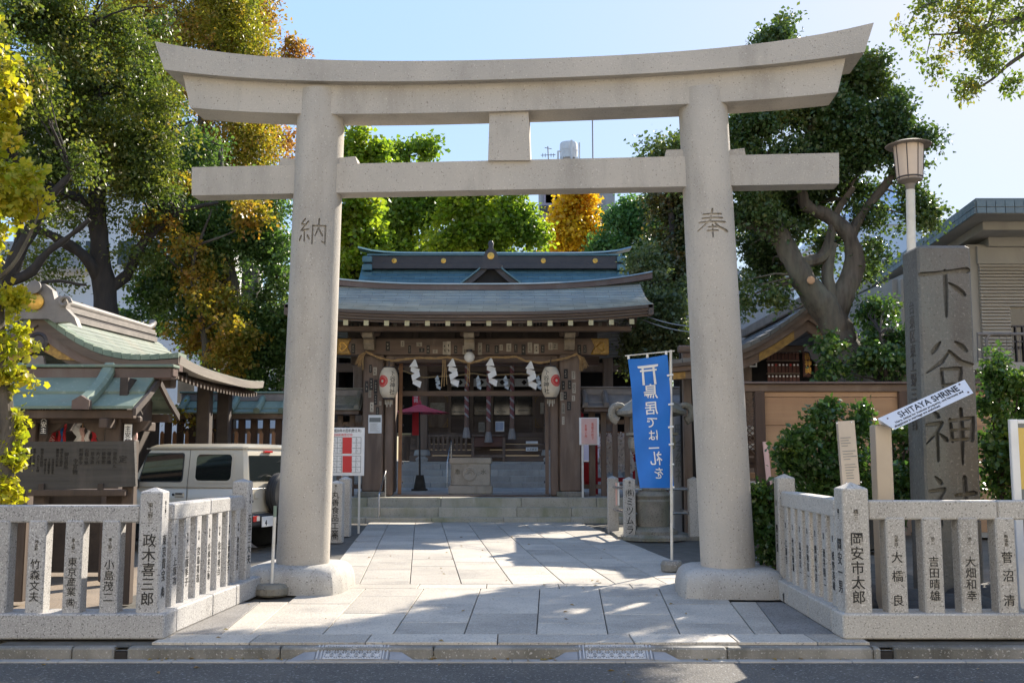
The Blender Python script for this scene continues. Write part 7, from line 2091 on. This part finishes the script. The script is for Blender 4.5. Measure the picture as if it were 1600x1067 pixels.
# ---- calendar board beside the left column
YCb = 20.6
q0, q1 = W(500, 668, YCb), W(568.5, 743, YCb)
cb = thing('calendar_board', V(((q0.x + q1.x) / 2, YCb, 0)), 'white board with table of years and red columns by left torii column', 'notice board')
mb = MB(); mb.box(q0.x, q1.x, YCb, YCb + .03, q1.z, q0.z, .004); mb.build('panel', mPaper, cb)
for px in (505, 562): x_ = W(px, 700, YCb).x; mb = MB(); mb.box(x_ - .02, x_ + .02, YCb + .031, YCb + .06, 0, q0.z); mb.build('leg', mPipe, cb)
for y0_, y1_ in ((683, 708.5), (712, 738)):
    a, b = W(535.5, y0_, YCb), W(549.5, y1_, YCb); mb = MB(); mb.box(a.x, b.x, YCb - .004, YCb - .0005, b.z, a.z); mb.build('red_column', mRedP, cb)
    mb = MB()
    for k in range(7):
        x_ = W(519.5 + k * 7.4, 700, YCb).x
        if k in (3,): continue
        mb.box(x_ - .004, x_ + .004, YCb - .003, YCb - .0005, W(540, y1_, YCb).z, W(540, y0_, YCb).z)
    for k in range(4):
        z_ = W(540, lerp(y0_, y1_, k / 3), YCb).z; 
        for a_, b_ in ((519, 535), (550, 564)): mb.box(W(a_, 700, YCb).x, W(b_, 700, YCb).x, YCb - .003, YCb - .0005, z_ - .004, z_ + .004)
    o_ = mb.build('table_lines', mGrnS, cb); o_['kind'] = 'stuff'
    for r_ in range(3):
        for k, s_ in enumerate(('七', '十', None, '五', '八')):
            if s_: letter(s_, frame(W(523 + k * 8.6, lerp(y0_, y1_, (r_ + .5) / 3), YCb - .002), (1, 0, 0), (0, 0, 1)), .055, mGrnS, cb, 0, .001, res=1)
letter('平成30年の厄年(数え年)', frame(W(541, 673, YCb - .002), (1, 0, 0), (0, 0, 1)), .07, mBlack, cb, .008, .001, w=.60)
letter('厄除祈祷受付中', frame(W(535, 679.3, YCb - .002), (1, 0, 0), (0, 0, 1)), .06, mRedP, cb, .006, .001, w=.40)

# ---- service wires
wr = thing('service_wire', W(1045, 496, 24), 'pair of thin wires running from the gate eave to the right', 'wire')
for dz in (0, .12):
    a, b = W(1005, 492, 24.6), W(1165, 512 - 8, 19.5); a.z -= dz; b.z -= dz
    mb = MB(); mb.tube([a.lerp(b, t) - V((0, 0, .35 * 4 * t * (1 - t) * .5)) for t in [k / 10 for k in range(11)]], .012, 4); mb.build('wire', mWire, wr)

# ================================================================== FAR BUILDINGS
def far_building(name, label, px0, px1, py, Y, depth, m, rows_=0, cols=0, wm=None, zb=0.0):
    a, b = W(px0, py, Y), W(px1, py, Y)
    t = thing(name, V(((a.x + b.x) / 2, Y, 0)), label, 'building')
    mb = MB(); mb.box(a.x, b.x, Y, Y + depth, zb, a.z); mb.build('wall', m, t)
    mb = MB(); mb.box(a.x - .15, b.x + .15, Y - .15, Y + depth, a.z + .002, a.z + .35); mb.build('parapet', m, t)
    H = a.z
    for r_ in range(rows_):
        for k in range(cols):
            xc_ = lerp(a.x, b.x, (k + .5) / cols); w_ = (b.x - a.x) / cols * .3; z_ = H - 1.6 - r_ * 3.0
            if z_ < 2: continue
            mb = MB(); mb.box(xc_ - w_, xc_ + w_, Y - .04, Y + .02, z_ - 1.2, z_); o_ = mb.build('window', wm or mWhite, t)
            mb = MB(); mb.box(xc_ - w_ + .07, xc_ + w_ - .07, Y - .05, Y - .041, z_ - 1.13, z_ - .07); mb.build('pane', mWinD, t)
    return t, a, b
t, a, b = far_building('white_apartment', 'white apartment block glimpsed through the left trees', 30, 330, 215, 44, 10, mWallW, 4, 6)
for r_ in range(4):
    z_ = a.z - 2.9 - r_ * 3.0; mb = MB(); mb.box(a.x, lerp(a.x, b.x, .4), 43.0, 43.98, z_ - .15, z_); mb.build('balcony_floor', mWallW, t)
    mb = MB(); mb.box(a.x, lerp(a.x, b.x, .4), 42.95, 43.0, z_ - .1, z_ + 1.0); mb.build('balcony_front', mConcG, t)
t, a, b = far_building('mauve_tower', 'mauve grey tower rising behind the yellow ginkgo', 848, 934, 322, 130, 14, mTower, 3, 3)
zz2 = W(890, 300, 130).z
mb = MB(); mb.box(a.x + .3, lerp(a.x, b.x, .75), 131, 140, a.z + .3, zz2 + 1.5); mb.build('glazed_upper_floor', mWallB, t)
for k in range(5): x_ = lerp(a.x + .3, lerp(a.x, b.x, .75), k / 4); mb = MB(); mb.box(x_ - .12, x_ + .12, 130.85, 130.99, a.z + .36, zz2 + 1.5); mb.build('mullion', mTower, t)
mb = MB(); mb.box(a.x - .4, b.x + .4, 129.4, 145, a.z - .9, a.z - .1); mb.build('cornice', mDkCop, t)
# rooftop block with tank and aerial
rb_, a, b = far_building('grey_block', 'grey flat roofed block carrying the white water tank', 845, 960, 255, 131, 12, mConcG, 0, 0)
Yk = 131.5
tk = thing('water_tank', W(890, 246, Yk), 'white cylindrical water tank on a rooftop above the beam', 'water tank')
kx = Yk / F_PX * 1.0
ca = W(889.5, 247, Yk)
mb = MB(); mb.lathe([(14 * kx, 0), (14.4 * kx, 1.0), (14.4 * kx, 13 * kx), (14.9 * kx, 13.4 * kx), (14.4 * kx, 14 * kx), (14.2 * kx, 24 * kx), (13 * kx, 26.5 * kx), (8 * kx, 28 * kx), (0, 28.4 * kx)], (ca.x, Yk + 1.5, ca.z + .3), 28); mb.build('tank', mTank, tk, True)
mb = MB(); mb.tube([V((ca.x + 17 * kx, Yk + 1, ca.z - .5)), V((ca.x + 17 * kx, Yk + 1, ca.z + 29 * kx))], .12, 6); mb.tube([V((ca.x + .3, Yk - .1, ca.z - .2)), V((ca.x + .3, Yk - .1, ca.z + 29 * kx))], .15, 6); mb.build('pipe', mTank, tk)
for s in (-1, 1):
    mb = MB(); mb.box(ca.x + s * 12 * kx - .2, ca.x + s * 12 * kx + .2, Yk + .5, Yk + 2.4, ca.z - 1, ca.z + .3); mb.build('stand_leg', mTank, tk)
mb = MB(); mb.tube([V((ca.x - 18 * kx, Yk, ca.z - .5)), V((ca.x - 18 * kx, Yk, ca.z + .9)), V((ca.x - 13 * kx, Yk, ca.z + .9))], .15, 6); mb.build('pipe', mTank, tk)
an = thing('tv_aerial', W(857, 250, Yk), 'thin television aerial on the roof left of the tank', 'aerial')
a = W(857, 252, Yk); mb = MB(); mb.tube([a, W(856, 229, Yk)], .08, 5); mb.tube([W(851, 231, Yk), W(862, 233, Yk)], .05, 4); mb.tube([W(845, 243, Yk), W(868, 242, Yk)], .05, 4)
for px in (848, 852, 861, 865): mb.tube([W(px, 240, Yk), W(px, 246, Yk)], .04, 4)
mb.build('antenna', mWire, an)
ms_ = thing('radio_mast', W(926.5, 250, Yk), 'tall thin radio mast right of the water tank', 'mast')
mb = MB(); mb.tube([W(926.5, 260, Yk), W(925.5, 150, Yk)], .10, 5); mb.build('mast', mWire, ms_)
m2_ = thing('radio_mast', W(946, 310, Yk), 'short thin mast below the beam right of the yellow ginkgo', 'mast')
mb = MB(); mb.tube([W(946, 340, Yk), W(946, 298, Yk)], .10, 5); mb.tube([W(942, 304, Yk), W(950, 304, Yk)], .05, 4); mb.build('mast', mWire, m2_)
t, a, b = far_building('pale_block', 'pale blue-white block between the leaning tree and the concrete building', 1320, 1440, 352, 48, 10, mWallB, 4, 5)
mb = MB(); mb.loft([[V((a.x, 48.0, a.z + .352)), V((b.x, 48.0, a.z + .352)), V((b.x, 57, a.z + .352)), V((a.x, 57, a.z + .352))], [V((lerp(a.x, b.x, .5), 50.0, a.z + 2.6)), V((b.x - .5, 50.0, a.z + 2.6)), V((b.x - .5, 55, a.z + 2.6)), V((lerp(a.x, b.x, .5), 55, a.z + 2.6))]]); mb.build('sloped_roof', mWallB, t)
far_building('grey_wall_house', 'pale grey house wall right of the gate behind the column', 1120, 1240, 440, 34, 8, mConcG, 2, 3)
far_building('cream_wall_house', 'cream walled house behind the trees left of the gate', 330, 560, 520, 47, 8, mWallW, 1, 5)

# unseen building added across the street; its sunlit wall lifts the torii's shaded front
ac = thing('building', (0, -9.5, 0), 'unseen pale rendered building across the street, added to bounce sunlight onto the torii', 'building')
mb = MB(); mb.box(-34, 34, -20, -9.5, -.2, 13.5); mb.build('wall', mRender, ac) if False else None
mRender = mat('pale_render', (.76, .715, .62), (.70, .66, .57), .8, bump=.05); mb.build('wall', mRender, ac)
for r_ in range(4):
    for k in range(14):
        x_ = -31 + k * 4.8; z_ = 1.0 + r_ * 3.2
        mb = MB(); mb.box(x_ - .7, x_ + .7, -9.52, -9.45, z_, z_ + 1.4); o_ = mb.build('window', mWhite, ac)
        mb = MB(); mb.box(x_ - .62, x_ + .62, -9.449, -9.44, z_ + .08, z_ + 1.32); mb.build('pane', mWinD, ac)

# ================================================================== TREES AND SHRUBS
B = blob_px
def P(px, py, Y): return W(px, py, Y)
def g0(px, Y): return V((W(px, 700, Y).x, Y, 0))
def limb(Y, pts, r, dY=0.0):
    n = len(pts)
    return ([W(a, b, Y + dY * i / max(1, n - 1)) for i, (a, b) in enumerate(pts)], [lerp(r[0], r[1], i / max(1, n - 1)) for i in range(n)])

# far left ginkgo close to the fence
Y = 9.7
tree('ginkgo_tree', 'near ginkgo with yellow-edged fan leaves at the far left edge', g0(-6, Y),
     [([g0(-6, Y), W(6, 770, Y), W(8, 640, Y), W(-8, 480, Y), W(-20, 300, Y), W(-25, 60, Y), W(-30, -100, Y)], [.10, .085, .08, .075, .06, .05, .03]), limb(Y, [(-10, 440), (30, 400), (60, 330)], (.03, .008)), limb(Y, [(-5, 620), (20, 590), (45, 580)], (.025, .007))],
     [B(6, 125, 18, 42, Y), B(-14, 190, 26, 50, Y), B(20, 262, 36, 44, Y), B(38, 318, 34, 26, Y, None, 1.3), B(10, 350, 28, 40, Y), B(6, 490, 24, 50, Y), B(14, 548, 28, 30, Y), B(26, 590, 22, 16, Y), B(10, 655, 22, 26, Y), B(8, 720, 16, 26, Y), B(12, 765, 14, 18, Y), B(-50, 100, 40, 120, Y), B(-60, 400, 40, 160, Y)],
     6200, .06, lGinkF, mBark, 3, 14, .09, .62, twigs=50, twig_r=.012, droop=.5)

# dark big evergreen with a forked dark trunk
Y = 23.5
tree('evergreen_tree', 'broad dark evergreen with black forking trunk over the side shrine', g0(170, Y),
     [([g0(168, Y), W(166, 560, Y), W(165, 490, Y), W(160, 420, Y), W(150, 340, Y), W(155, 250, Y), W(150, 150, Y), W(140, 40, Y)], [.36, .32, .30, .24, .2, .18, .12, .05]),
      limb(Y, [(158, 440), (140, 410), (95, 375), (60, 360)], (.17, .07), -1), limb(Y, [(172, 450), (200, 425), (230, 370), (290, 330), (340, 320)], (.15, .03), 1),
      limb(Y, [(152, 330), (100, 300), (50, 300), (0, 330)], (.12, .03), -2), limb(Y, [(155, 270), (220, 220), (300, 190)], (.1, .03), 1)],
     [B(70, 185, 110, 75, Y), B(180, 130, 95, 80, Y), B(60, 60, 110, 80, Y), B(190, 225, 80, 65, Y), B(60, 275, 90, 45, Y), B(210, 300, 75, 50, Y, None, .9), B(110, 330, 60, 28, Y, None, .5), B(255, 245, 55, 55, Y), B(30, 400, 50, 25, Y, None, .4), B(200, 400, 40, 30, Y, None, .5), B(140, 20, 120, 60, Y), B(75, 440, 34, 22, Y, None, .5), B(120, 300, 60, 26, Y + 1.2, None, .6), B(235, 400, 34, 40, Y + 1, None, .6), B(100, 400, 44, 30, Y + 1.2, None, .35), B(230, 330, 40, 30, Y + 1, None, .7), B(190, 190, 60, 40, Y), B(130, 250, 50, 40, Y), B(250, 180, 50, 40, Y), B(120, 150, 70, 40, Y)],
     92000, .098, lEver, mBarkD, 11, 26, .34, .30, twigs=130, twig_r=.035)
# left dark tree whose fork enters from the edge
Y = 20.5
tree('evergreen_tree', 'dark branching tree entering from the left edge above the gallery roof', g0(-30, Y),
     [([g0(-30, Y), W(-22, 560, Y), W(0, 450, Y), W(22, 410, Y), W(60, 340, Y), W(110, 270, Y)], [.3, .26, .22, .17, .12, .05]), limb(Y, [(5, 440), (50, 425), (85, 385), (140, 345)], (.13, .04)), limb(Y, [(15, 420), (30, 360), (20, 280)], (.12, .04)), limb(Y, [(-5, 470), (40, 460), (75, 440), (135, 445)], (.07, .025))],
     [B(-20, 230, 70, 110, Y), B(30, 150, 70, 80, Y), B(-30, 60, 90, 90, Y), B(110, 250, 50, 30, Y), B(60, 345, 30, 16, Y, None, .4), B(20, 480, 24, 16, Y, None, .5)],
     30000, .092, lEver, mBarkD, 17, 24, .32, .34, twigs=60)
# autumn zelkova filling the top left
Y = 30
tree('zelkova_tree', 'tall zelkova turning yellow, orange and russet at upper left', g0(330, Y),
     [([g0(330, Y), W(335, 520, Y), W(330, 380, Y), W(320, 240, Y), W(330, 100, Y), W(350, -60, Y)], [.4, .36, .32, .25, .16, .06]), limb(Y, [(328, 330), (280, 230), (230, 140), (190, 60)], (.2, .04)), limb(Y, [(325, 280), (380, 210), (410, 120)], (.18, .03)), limb(Y, [(325, 200), (290, 90), (270, -20)], (.14, .03))],
     [B(265, 120, 100, 85, Y), B(345, 80, 85, 75, Y), B(200, 50, 120, 60, Y), B(270, 10, 130, 60, Y), B(350, 190, 95, 70, Y), B(420, 245, 50, 62, Y), B(300, 270, 70, 60, Y), B(330, -40, 100, 60, Y), B(360, 120, 60, 40, Y), B(110, 110, 50, 40, Y), B(150, 40, 60, 40, Y)],
     92000, .118, lZelk, mBark, 23, 26, .42, .23, twigs=130, twig_r=.03)
Y = 31.5
tree('zelkova_tree', 'russet brown zelkova top against the sky left of the torii beam', g0(395, Y),
     [([g0(395, Y), W(392, 500, Y), W(388, 320, Y), W(390, 180, Y), W(395, 60, Y), W(400, -30, Y)], [.3, .28, .22, .16, .10, .03]), limb(Y, [(392, 200), (430, 130), (455, 95), (462, 62)], (.05, .006)), limb(Y, [(390, 190), (350, 90), (340, 20)], (.1, .02))],
     [B(388, 30, 34, 40, Y), B(405, 75, 22, 26, Y), B(350, 30, 40, 40, Y), B(380, -30, 50, 40, Y), B(400, 110, 30, 24, Y), B(392, 335, 26, 34, Y, 1.5), B(440, 220, 22, 30, Y), B(457, 92, 6, 12, Y, .3, .5), B(461, 70, 3, 12, Y, .25, .5)],
     16000, .13, leafmat('russet_zelkova_leaf', [(.10, .10, .02), (.20, .13, .025), (.24, .10, .035), (.20, .08, .05)], .5, .5, .45), mBark, 24, 22, .4, .30, twigs=90, twig_r=.025)
# osmanthus-like tree with pale flower sprays
Y = 26
tree('flowering_evergreen', 'dense evergreen with pale flower sprays left of the left column', g0(370, Y),
     [([g0(370, Y), W(372, 600, Y), W(365, 480, Y), W(350, 350, Y), W(345, 230, Y)], [.25, .22, .2, .14, .05]), limb(Y, [(368, 520), (420, 450), (435, 380)], (.12, .03)), limb(Y, [(362, 460), (300, 400), (270, 330)], (.12, .03))],
     [B(300, 245, 48, 50, Y), B(325, 340, 70, 60, Y), B(385, 400, 70, 75, Y), B(415, 340, 45, 60, Y), B(300, 430, 70, 55, Y), B(420, 500, 55, 70, Y), B(345, 500, 70, 55, Y), B(430, 590, 40, 45, Y), B(400, 570, 50, 40, Y), B(280, 350, 40, 40, Y), B(250, 470, 45, 40, Y), B(215, 505, 30, 22, Y, None, .7)],
     62000, .10, lFlow, mBark, 31, 26, .3, .36, twigs=70)
# maple patches in front of it
Y = 24.6
tree('maple_tree', 'slender maple with orange and lime leaves in front of the flowering evergreen', g0(320, Y),
     [([g0(318, Y), W(322, 600, Y), W(315, 500, Y), W(300, 420, Y), W(330, 330, Y)], [.10, .09, .07, .05, .02]), limb(Y, [(316, 520), (350, 500), (385, 520)], (.04, .01)), limb(Y, [(305, 440), (260, 400), (245, 350)], (.04, .01)), limb(Y, [(315, 380), (370, 360), (400, 330)], (.035, .01))],
     [B(305, 405, 42, 26, Y, 1.2), B(330, 470, 40, 24, Y, 1.2), B(375, 520, 34, 18, Y, 1.0), B(350, 550, 40, 22, Y, 1.0), B(255, 360, 34, 18, Y, 1.0, .8), B(395, 335, 30, 26, Y, 1.0), B(300, 520, 30, 20, Y, 1.0, .8), B(270, 290, 30, 14, Y, .8, .6), B(290, 650, 22, 12, Y - 3, .6, .8)],
     9000, .10, lMaple, mBark, 37, 18, .22, .40, twigs=60, twig_r=.02)

# ginkgos behind the hall
def ginkgo(px, Y, top, blobs, n, lm, seed, label, name='ginkgo_tree', base=700, L=.17, per=18, sig=.42):
    return tree(name, label, g0(px, Y), [([g0(px, Y), W(px, 560, Y), W(px + 2, 420, Y), W(px - 2, lerp(420, top, .5), Y), W(px, top + 10, Y)], [.4, .34, .26, .16, .04])], blobs, n, L, lm, mBarkD, seed, per, sig, .5, twigs=70, twig_r=.03, droop=.3, group='trees behind the main hall')
Y = 40
ginkgo(552, Y, 200, [B(552, 222, 16, 26, Y), B(572, 245, 22, 14, Y), B(550, 275, 28, 30, Y), B(590, 240, 14, 14, Y, None, .7), B(572, 320, 26, 20, Y), B(548, 350, 32, 36, Y), B(575, 370, 22, 22, Y), B(552, 420, 34, 34, Y), B(548, 470, 34, 34, Y)], 17000, lGinkG, 41, 'lime ginkgo just right of the left torii column', L=.19)
Y = 47
ginkgo(640, Y, 215, [B(612, 325, 26, 44, Y), B(640, 340, 26, 44, Y), B(674, 325, 26, 50, Y), B(640, 285, 26, 20, Y, None, .6), B(680, 290, 16, 20, Y, None, .6), B(640, 388, 56, 26, Y), B(628, 240, 9, 16, Y, .8, .6), B(655, 226, 8, 20, Y, .8, .6), B(674, 238, 8, 24, Y, .8, .6), B(610, 245, 14, 16, Y, .8, .6)], 13500, leafmat('ginkgo_leaf_dark', [(.045, .09, .02), (.085, .14, .02), (.14, .19, .02), (.25, .25, .02)], .2, .5, .4), 43, 'deep green ginkgo with thin upright tips behind the hall roof, second from left', L=.2)
Y = 45
ginkgo(752, Y, 300, [B(720, 318, 34, 26, Y), B(760, 322, 36, 26, Y), B(775, 365, 60, 30, Y), B(815, 335, 28, 28, Y), B(705, 365, 34, 34, Y), B(838, 372, 18, 26, Y), B(745, 298, 20, 12, Y, None, .7), B(800, 312, 16, 16, Y, None, .6)], 17000, lGinkG, 47, 'yellow-green ginkgo behind the hall ridge finial', L=.19)
Y = 52
ginkgo(893, Y, 290, [B(890, 318, 16, 30, Y), B(898, 362, 34, 34, Y), B(870, 372, 18, 26, Y), B(916, 335, 14, 34, Y), B(893, 296, 12, 18, Y), B(928, 372, 12, 18, Y)], 13000, lGinkY, 53, 'bright golden ginkgo right of the hall ridge', L=.21, sig=.45)
Y = 50
tree('broadleaf_tree', 'blue-green broadleaf tree between golden ginkgo and right column', g0(985, Y), [([g0(985, Y), W(985, 500, Y), W(980, 400, Y), W(985, 330, Y)], [.4, .35, .25, .08]), limb(Y, [(982, 390), (960, 350), (955, 325)], (.14, .04)), limb(Y, [(982, 380), (1005, 345), (1015, 315)], (.14, .04))],
     [B(962, 348, 18, 18, Y), B(990, 325, 18, 14, Y), B(965, 382, 30, 18, Y), B(1015, 325, 20, 20, Y), B(1010, 370, 26, 30, Y), B(985, 355, 20, 14, Y), B(945, 390, 20, 14, Y)], 13000, .2, leafmat('broad_leaf', [(.03, .07, .025), (.05, .11, .035), (.08, .15, .05), (.14, .2, .06)], .2, .45, .4), mBarkD, 59, 24, .5, .4, twigs=40, group='trees behind the main hall')

# camellias between gate and right column
Y = 29
tree('camellia_tree', 'rusty tinged camellia rising behind the gate roof beside right column', g0(1062, Y), [([g0(1062, Y), W(1062, 560, Y), W(1055, 450, Y), W(1050, 360, Y), W(1045, 260, Y)], [.22, .2, .16, .1, .04])],
     [B(1055, 345, 36, 50, Y), B(1070, 410, 36, 60, Y), B(1035, 425, 30, 40, Y), B(1060, 250, 26, 30, Y), B(1040, 300, 22, 30, Y, None, .6), B(1075, 310, 30, 60, Y)], 24000, .115, lBrown, mBarkD, 61, 26, .3, .38, twigs=50)
Y = 27.5
tree('camellia_tree', 'grey-green clipped evergreen right of the gate eave', g0(1030, Y), [([g0(1030, Y), W(1030, 600, Y), W(1028, 520, Y), W(1010, 440, Y)], [.2, .17, .12, .04])],
     [B(1005, 410, 24, 24, Y), B(1020, 455, 34, 34, Y), B(1045, 490, 36, 40, Y), B(1010, 520, 30, 40, Y), B(995, 565, 18, 22, Y), B(1065, 540, 26, 30, Y), B(1035, 560, 30, 30, Y)], 22000, .105, lPine, mBarkD, 67, 26, .28, .38, twigs=40)

# the leaning tree in front of the gabled shrine
Y = 17.0
lean = tree('leaning_tree', 'large leaning evergreen with thick pale trunk in front of gabled shrine', g0(1338, Y),
     [([g0(1345, Y), W(1333, 600, Y), W(1312, 530, Y), W(1290, 480, Y), W(1262, 445, Y), W(1238, 410, Y), W(1215, 365, Y), W(1190, 320, Y), W(1175, 240, Y), W(1190, 150, Y)], [.33, .30, .28, .27, .21, .19, .155, .12, .08, .04]),
      limb(Y, [(1305, 505), (1318, 460), (1334, 415), (1326, 370), (1290, 335), (1262, 320), (1255, 285), (1270, 200), (1300, 120)], (.19, .05)),
      limb(Y, [(1326, 380), (1345, 340), (1390, 280), (1420, 230)], (.12, .03)), limb(Y, [(1240, 415), (1285, 400), (1300, 350), (1330, 290)], (.12, .04)),
      limb(Y, [(1215, 365), (1160, 345), (1110, 300)], (.10, .03)), limb(Y, [(1300, 470), (1295, 420), (1300, 380)], (.14, .06))],
     [B(1195, 205, 52, 40, Y), B(1205, 70, 26, 12, Y, 1.0, .8), B(1215, 60, 14, 10, Y, .5, .8), B(1270, 150, 60, 60, Y), B(1345, 135, 42, 48, Y), B(1375, 185, 46, 40, Y), B(1410, 225, 34, 30, Y), B(1320, 215, 60, 45, Y), B(1240, 260, 70, 34, Y), B(1190, 330, 48, 40, Y), B(1330, 300, 36, 26, Y + .8, None, .7), B(1240, 345, 36, 22, Y + 1.0, None, .6), B(1195, 415, 38, 36, Y + 1.4), B(1195, 370, 34, 26, Y + 1.4), B(1255, 300, 30, 24, Y + 1.2), B(1290, 290, 28, 18, Y + 1, None, .6), B(1215, 300, 44, 30, Y + .8), B(1290, 245, 50, 26, Y + .8), B(1180, 390, 30, 30, Y + 1), B(1240, 320, 30, 24, Y + 1.2, None, .8), B(1440, 330, 26, 34, Y), B(1440, 220, 26, 16, Y, None, .7), B(1420, 280, 22, 24, Y, None, .6), B(1030, 235, 26, 24, Y), B(1080, 260, 40, 40, Y), B(1160, 270, 40, 40, Y), B(1360, 340, 24, 22, Y, None, .6), B(1290, 375, 30, 20, Y + 1.5, None, .6), B(1280, 420, 16, 14, Y + 1.2, .4, .6), B(1352, 430, 20, 24, Y + 1.0, None, .6), B(1360, 400, 18, 20, Y, None, .6), B(1160, 460, 20, 22, Y, None, .6), B(1205, 465, 16, 14, Y, .3, .5)],
     96000, .076, lCam, mBark, 71, 26, .21, .38, twigs=170, twig_r=.024)
for px, py, r in ((1267, 438, .07), (1301, 531, .055)):
    c_ = W(px, py, Y - .28); mb = MB(); mb.lathe([(r, 0), (r * .9, .02), (r * .3, .03), (0, .028)], c_, 14, Mr_); mb.build('sawn_knot', mWoodT if r > .06 else mWoodO, lean, True)
Y = 15.8
tree('shrub', 'dark shrub climbing around the trunk foot right of the leaning tree', g0(1385, Y), [([g0(1385, Y), W(1385, 600, Y), W(1375, 520, Y)], [.05, .04, .02])],
     [B(1368, 490, 22, 22, Y + 1), B(1385, 535, 28, 26, Y + .6), B(1402, 572, 26, 18, Y), B(1366, 560, 16, 20, Y, .3), B(1296, 540, 12, 12, Y, .25, .5), B(1300, 578, 16, 12, Y, .25, .6)], 5000, .085, lBush, mBarkD, 73, 20, .18, .34, twigs=40, twig_r=.012, cat='shrub')

# overhanging branch at top right
Y = 12.5
tree('overhanging_tree', 'tree outside the frame whose autumn-tinged branches hang into the top right', g0(1820, Y),
     [([g0(1820, Y), W(1800, 600, Y), W(1780, 300, Y), W(1740, 60, Y), W(1700, -120, Y)], [.26, .24, .2, .15, .06]), limb(Y, [(1745, 80), (1680, 20), (1600, 30), (1520, 50), (1450, 55)], (.07, .008)), limb(Y, [(1700, 30), (1620, 70), (1560, 110), (1520, 145)], (.045, .005)), limb(Y, [(1720, -20), (1600, -30), (1500, -10), (1440, 10)], (.06, .008))],
     [B(1470, 35, 52, 26, Y, 1.0, .8), B(1540, 25, 50, 34, Y, 1.2), B(1500, 72, 44, 20, Y, .8, .7), B(1570, 75, 36, 22, Y, .8, .8), B(1610, 40, 44, 44, Y), B(1528, 112, 16, 12, Y, .3, .9), B(1514, 138, 10, 8, Y, .3, .9), B(1596, 122, 8, 8, Y, .3, .8), B(1500, -20, 80, 26, Y), B(1640, -60, 90, 60, Y), B(1720, -100, 90, 80, Y), B(1760, 100, 70, 70, Y), B(1860, -20, 90, 120, Y)],
     17000, .062, leafmat('hanging_leaf', [(.05, .085, .02), (.08, .12, .025), (.13, .14, .03), (.22, .12, .03)], .8, .5, .5), mBark, 79, 16, .13, .30, twigs=130, twig_r=.012, droop=.5)

# shrubs on the right
def shrub(label, px, Y, blobs, n, seed, stems, L=.07, lm=None, name='shrub', grp='glossy shrubs around the monument'):
    tr_ = [([g0(px, Y), W((px + a) / 2, 760, Y), W(a, b, Y)], [.025, .018, .006]) for a, b in stems]
    return tree(name, label, g0(px, Y), tr_, blobs, n, L, lm or lBush, mBarkD, seed, 14, .11, .36, cat='shrub', group=grp, twigs=70, twig_r=.008, shell=.35, droop=.0)
Y = 11.9
shrub('glossy shrub with pale shoots in front of the tan board fence', 1285, Y, [B(1275, 720, 58, 42, Y), B(1300, 690, 44, 34, Y), B(1245, 700, 36, 34, Y), B(1340, 690, 26, 40, Y), B(1320, 740, 60, 40, Y), B(1278, 645, 10, 26, Y, .12, 1.2), B(1300, 640, 8, 18, Y, .12, 1.2), B(1345, 655, 10, 22, Y, .12, 1.2), B(1300, 780, 70, 30, Y)], 8500, 83, [(1278, 625), (1300, 635), (1345, 640), (1240, 690), (1330, 700), (1260, 720)])
Y = 11.7
shrub('low dark shrub squeezed between right torii column and stone fence', 1208, Y, [B(1200, 800, 22, 26, Y), B(1212, 840, 22, 32, Y), B(1196, 770, 16, 14, Y, None, .8), B(1222, 800, 16, 26, Y), B(1206, 870, 16, 12, Y)], 3600, 89, [(1196, 770), (1210, 790), (1220, 800)], .075)
Y = 11.0
shrub('tall leafy shrub with fresh tips at the right edge behind the framed board', 1575, Y, [B(1565, 735, 36, 50, Y), B(1575, 670, 34, 40, Y), B(1558, 610, 14, 26, Y, .2), B(1590, 615, 18, 30, Y), B(1558, 566, 7, 18, Y, .1, 1.2), B(1610, 700, 40, 90, Y), B(1550, 640, 12, 20, Y, .2)], 7500, 97, [(1560, 560), (1590, 600), (1550, 640), (1610, 640)])
Y = 12.4
shrub('dark shrub half hidden between the metal post and the monument', 1400, Y, [B(1395, 740, 36, 50, Y), B(1410, 690, 24, 30, Y), B(1380, 780, 40, 30, Y)], 4200, 101, [(1395, 680), (1415, 690)])
# dry leaf litter along the kerb and in the joints
lit = MB(); r_ = random.Random(8)
for k in range(210):
    u_ = r_.random()
    if u_ < .45: c_ = V((r_.uniform(-6, 6), yK - .13 - min(.09, abs(r_.gauss(0, .03))), -.104))
    elif u_ < .6: c_ = V((r_.uniform(-6, 6), yK - .3 - abs(r_.gauss(0, .4)), -.1165))
    else: c_ = V((r_.uniform(-3.2, 3.2), r_.uniform(8.6, 20), .004))
    if abs(c_.x) > 2.9 and c_.y > 8.4: continue
    a = r_.uniform(0, 6.28); l_ = r_.uniform(.012, .032); d_ = V((math.cos(a), math.sin(a), 0)) * l_; q_ = V((-d_.y, d_.x, 0)) * .5
    lit.add([c_ - d_, c_ + q_ + V((0, 0, l_ * .4)), c_ + d_ + V((0, 0, l_ * .2)), c_ - q_ + V((0, 0, l_ * .5))], [(0, 1, 2), (0, 2, 3)])
mLit = leafmat('dry_leaf', [(.10, .06, .03), (.17, .10, .04), (.24, .16, .04), (.12, .11, .03)], 2, .2, .8)
o_ = lit.build('leaf_litter', mLit, None); o_['kind'] = 'stuff'
print('objects', len(bpy.data.objects))
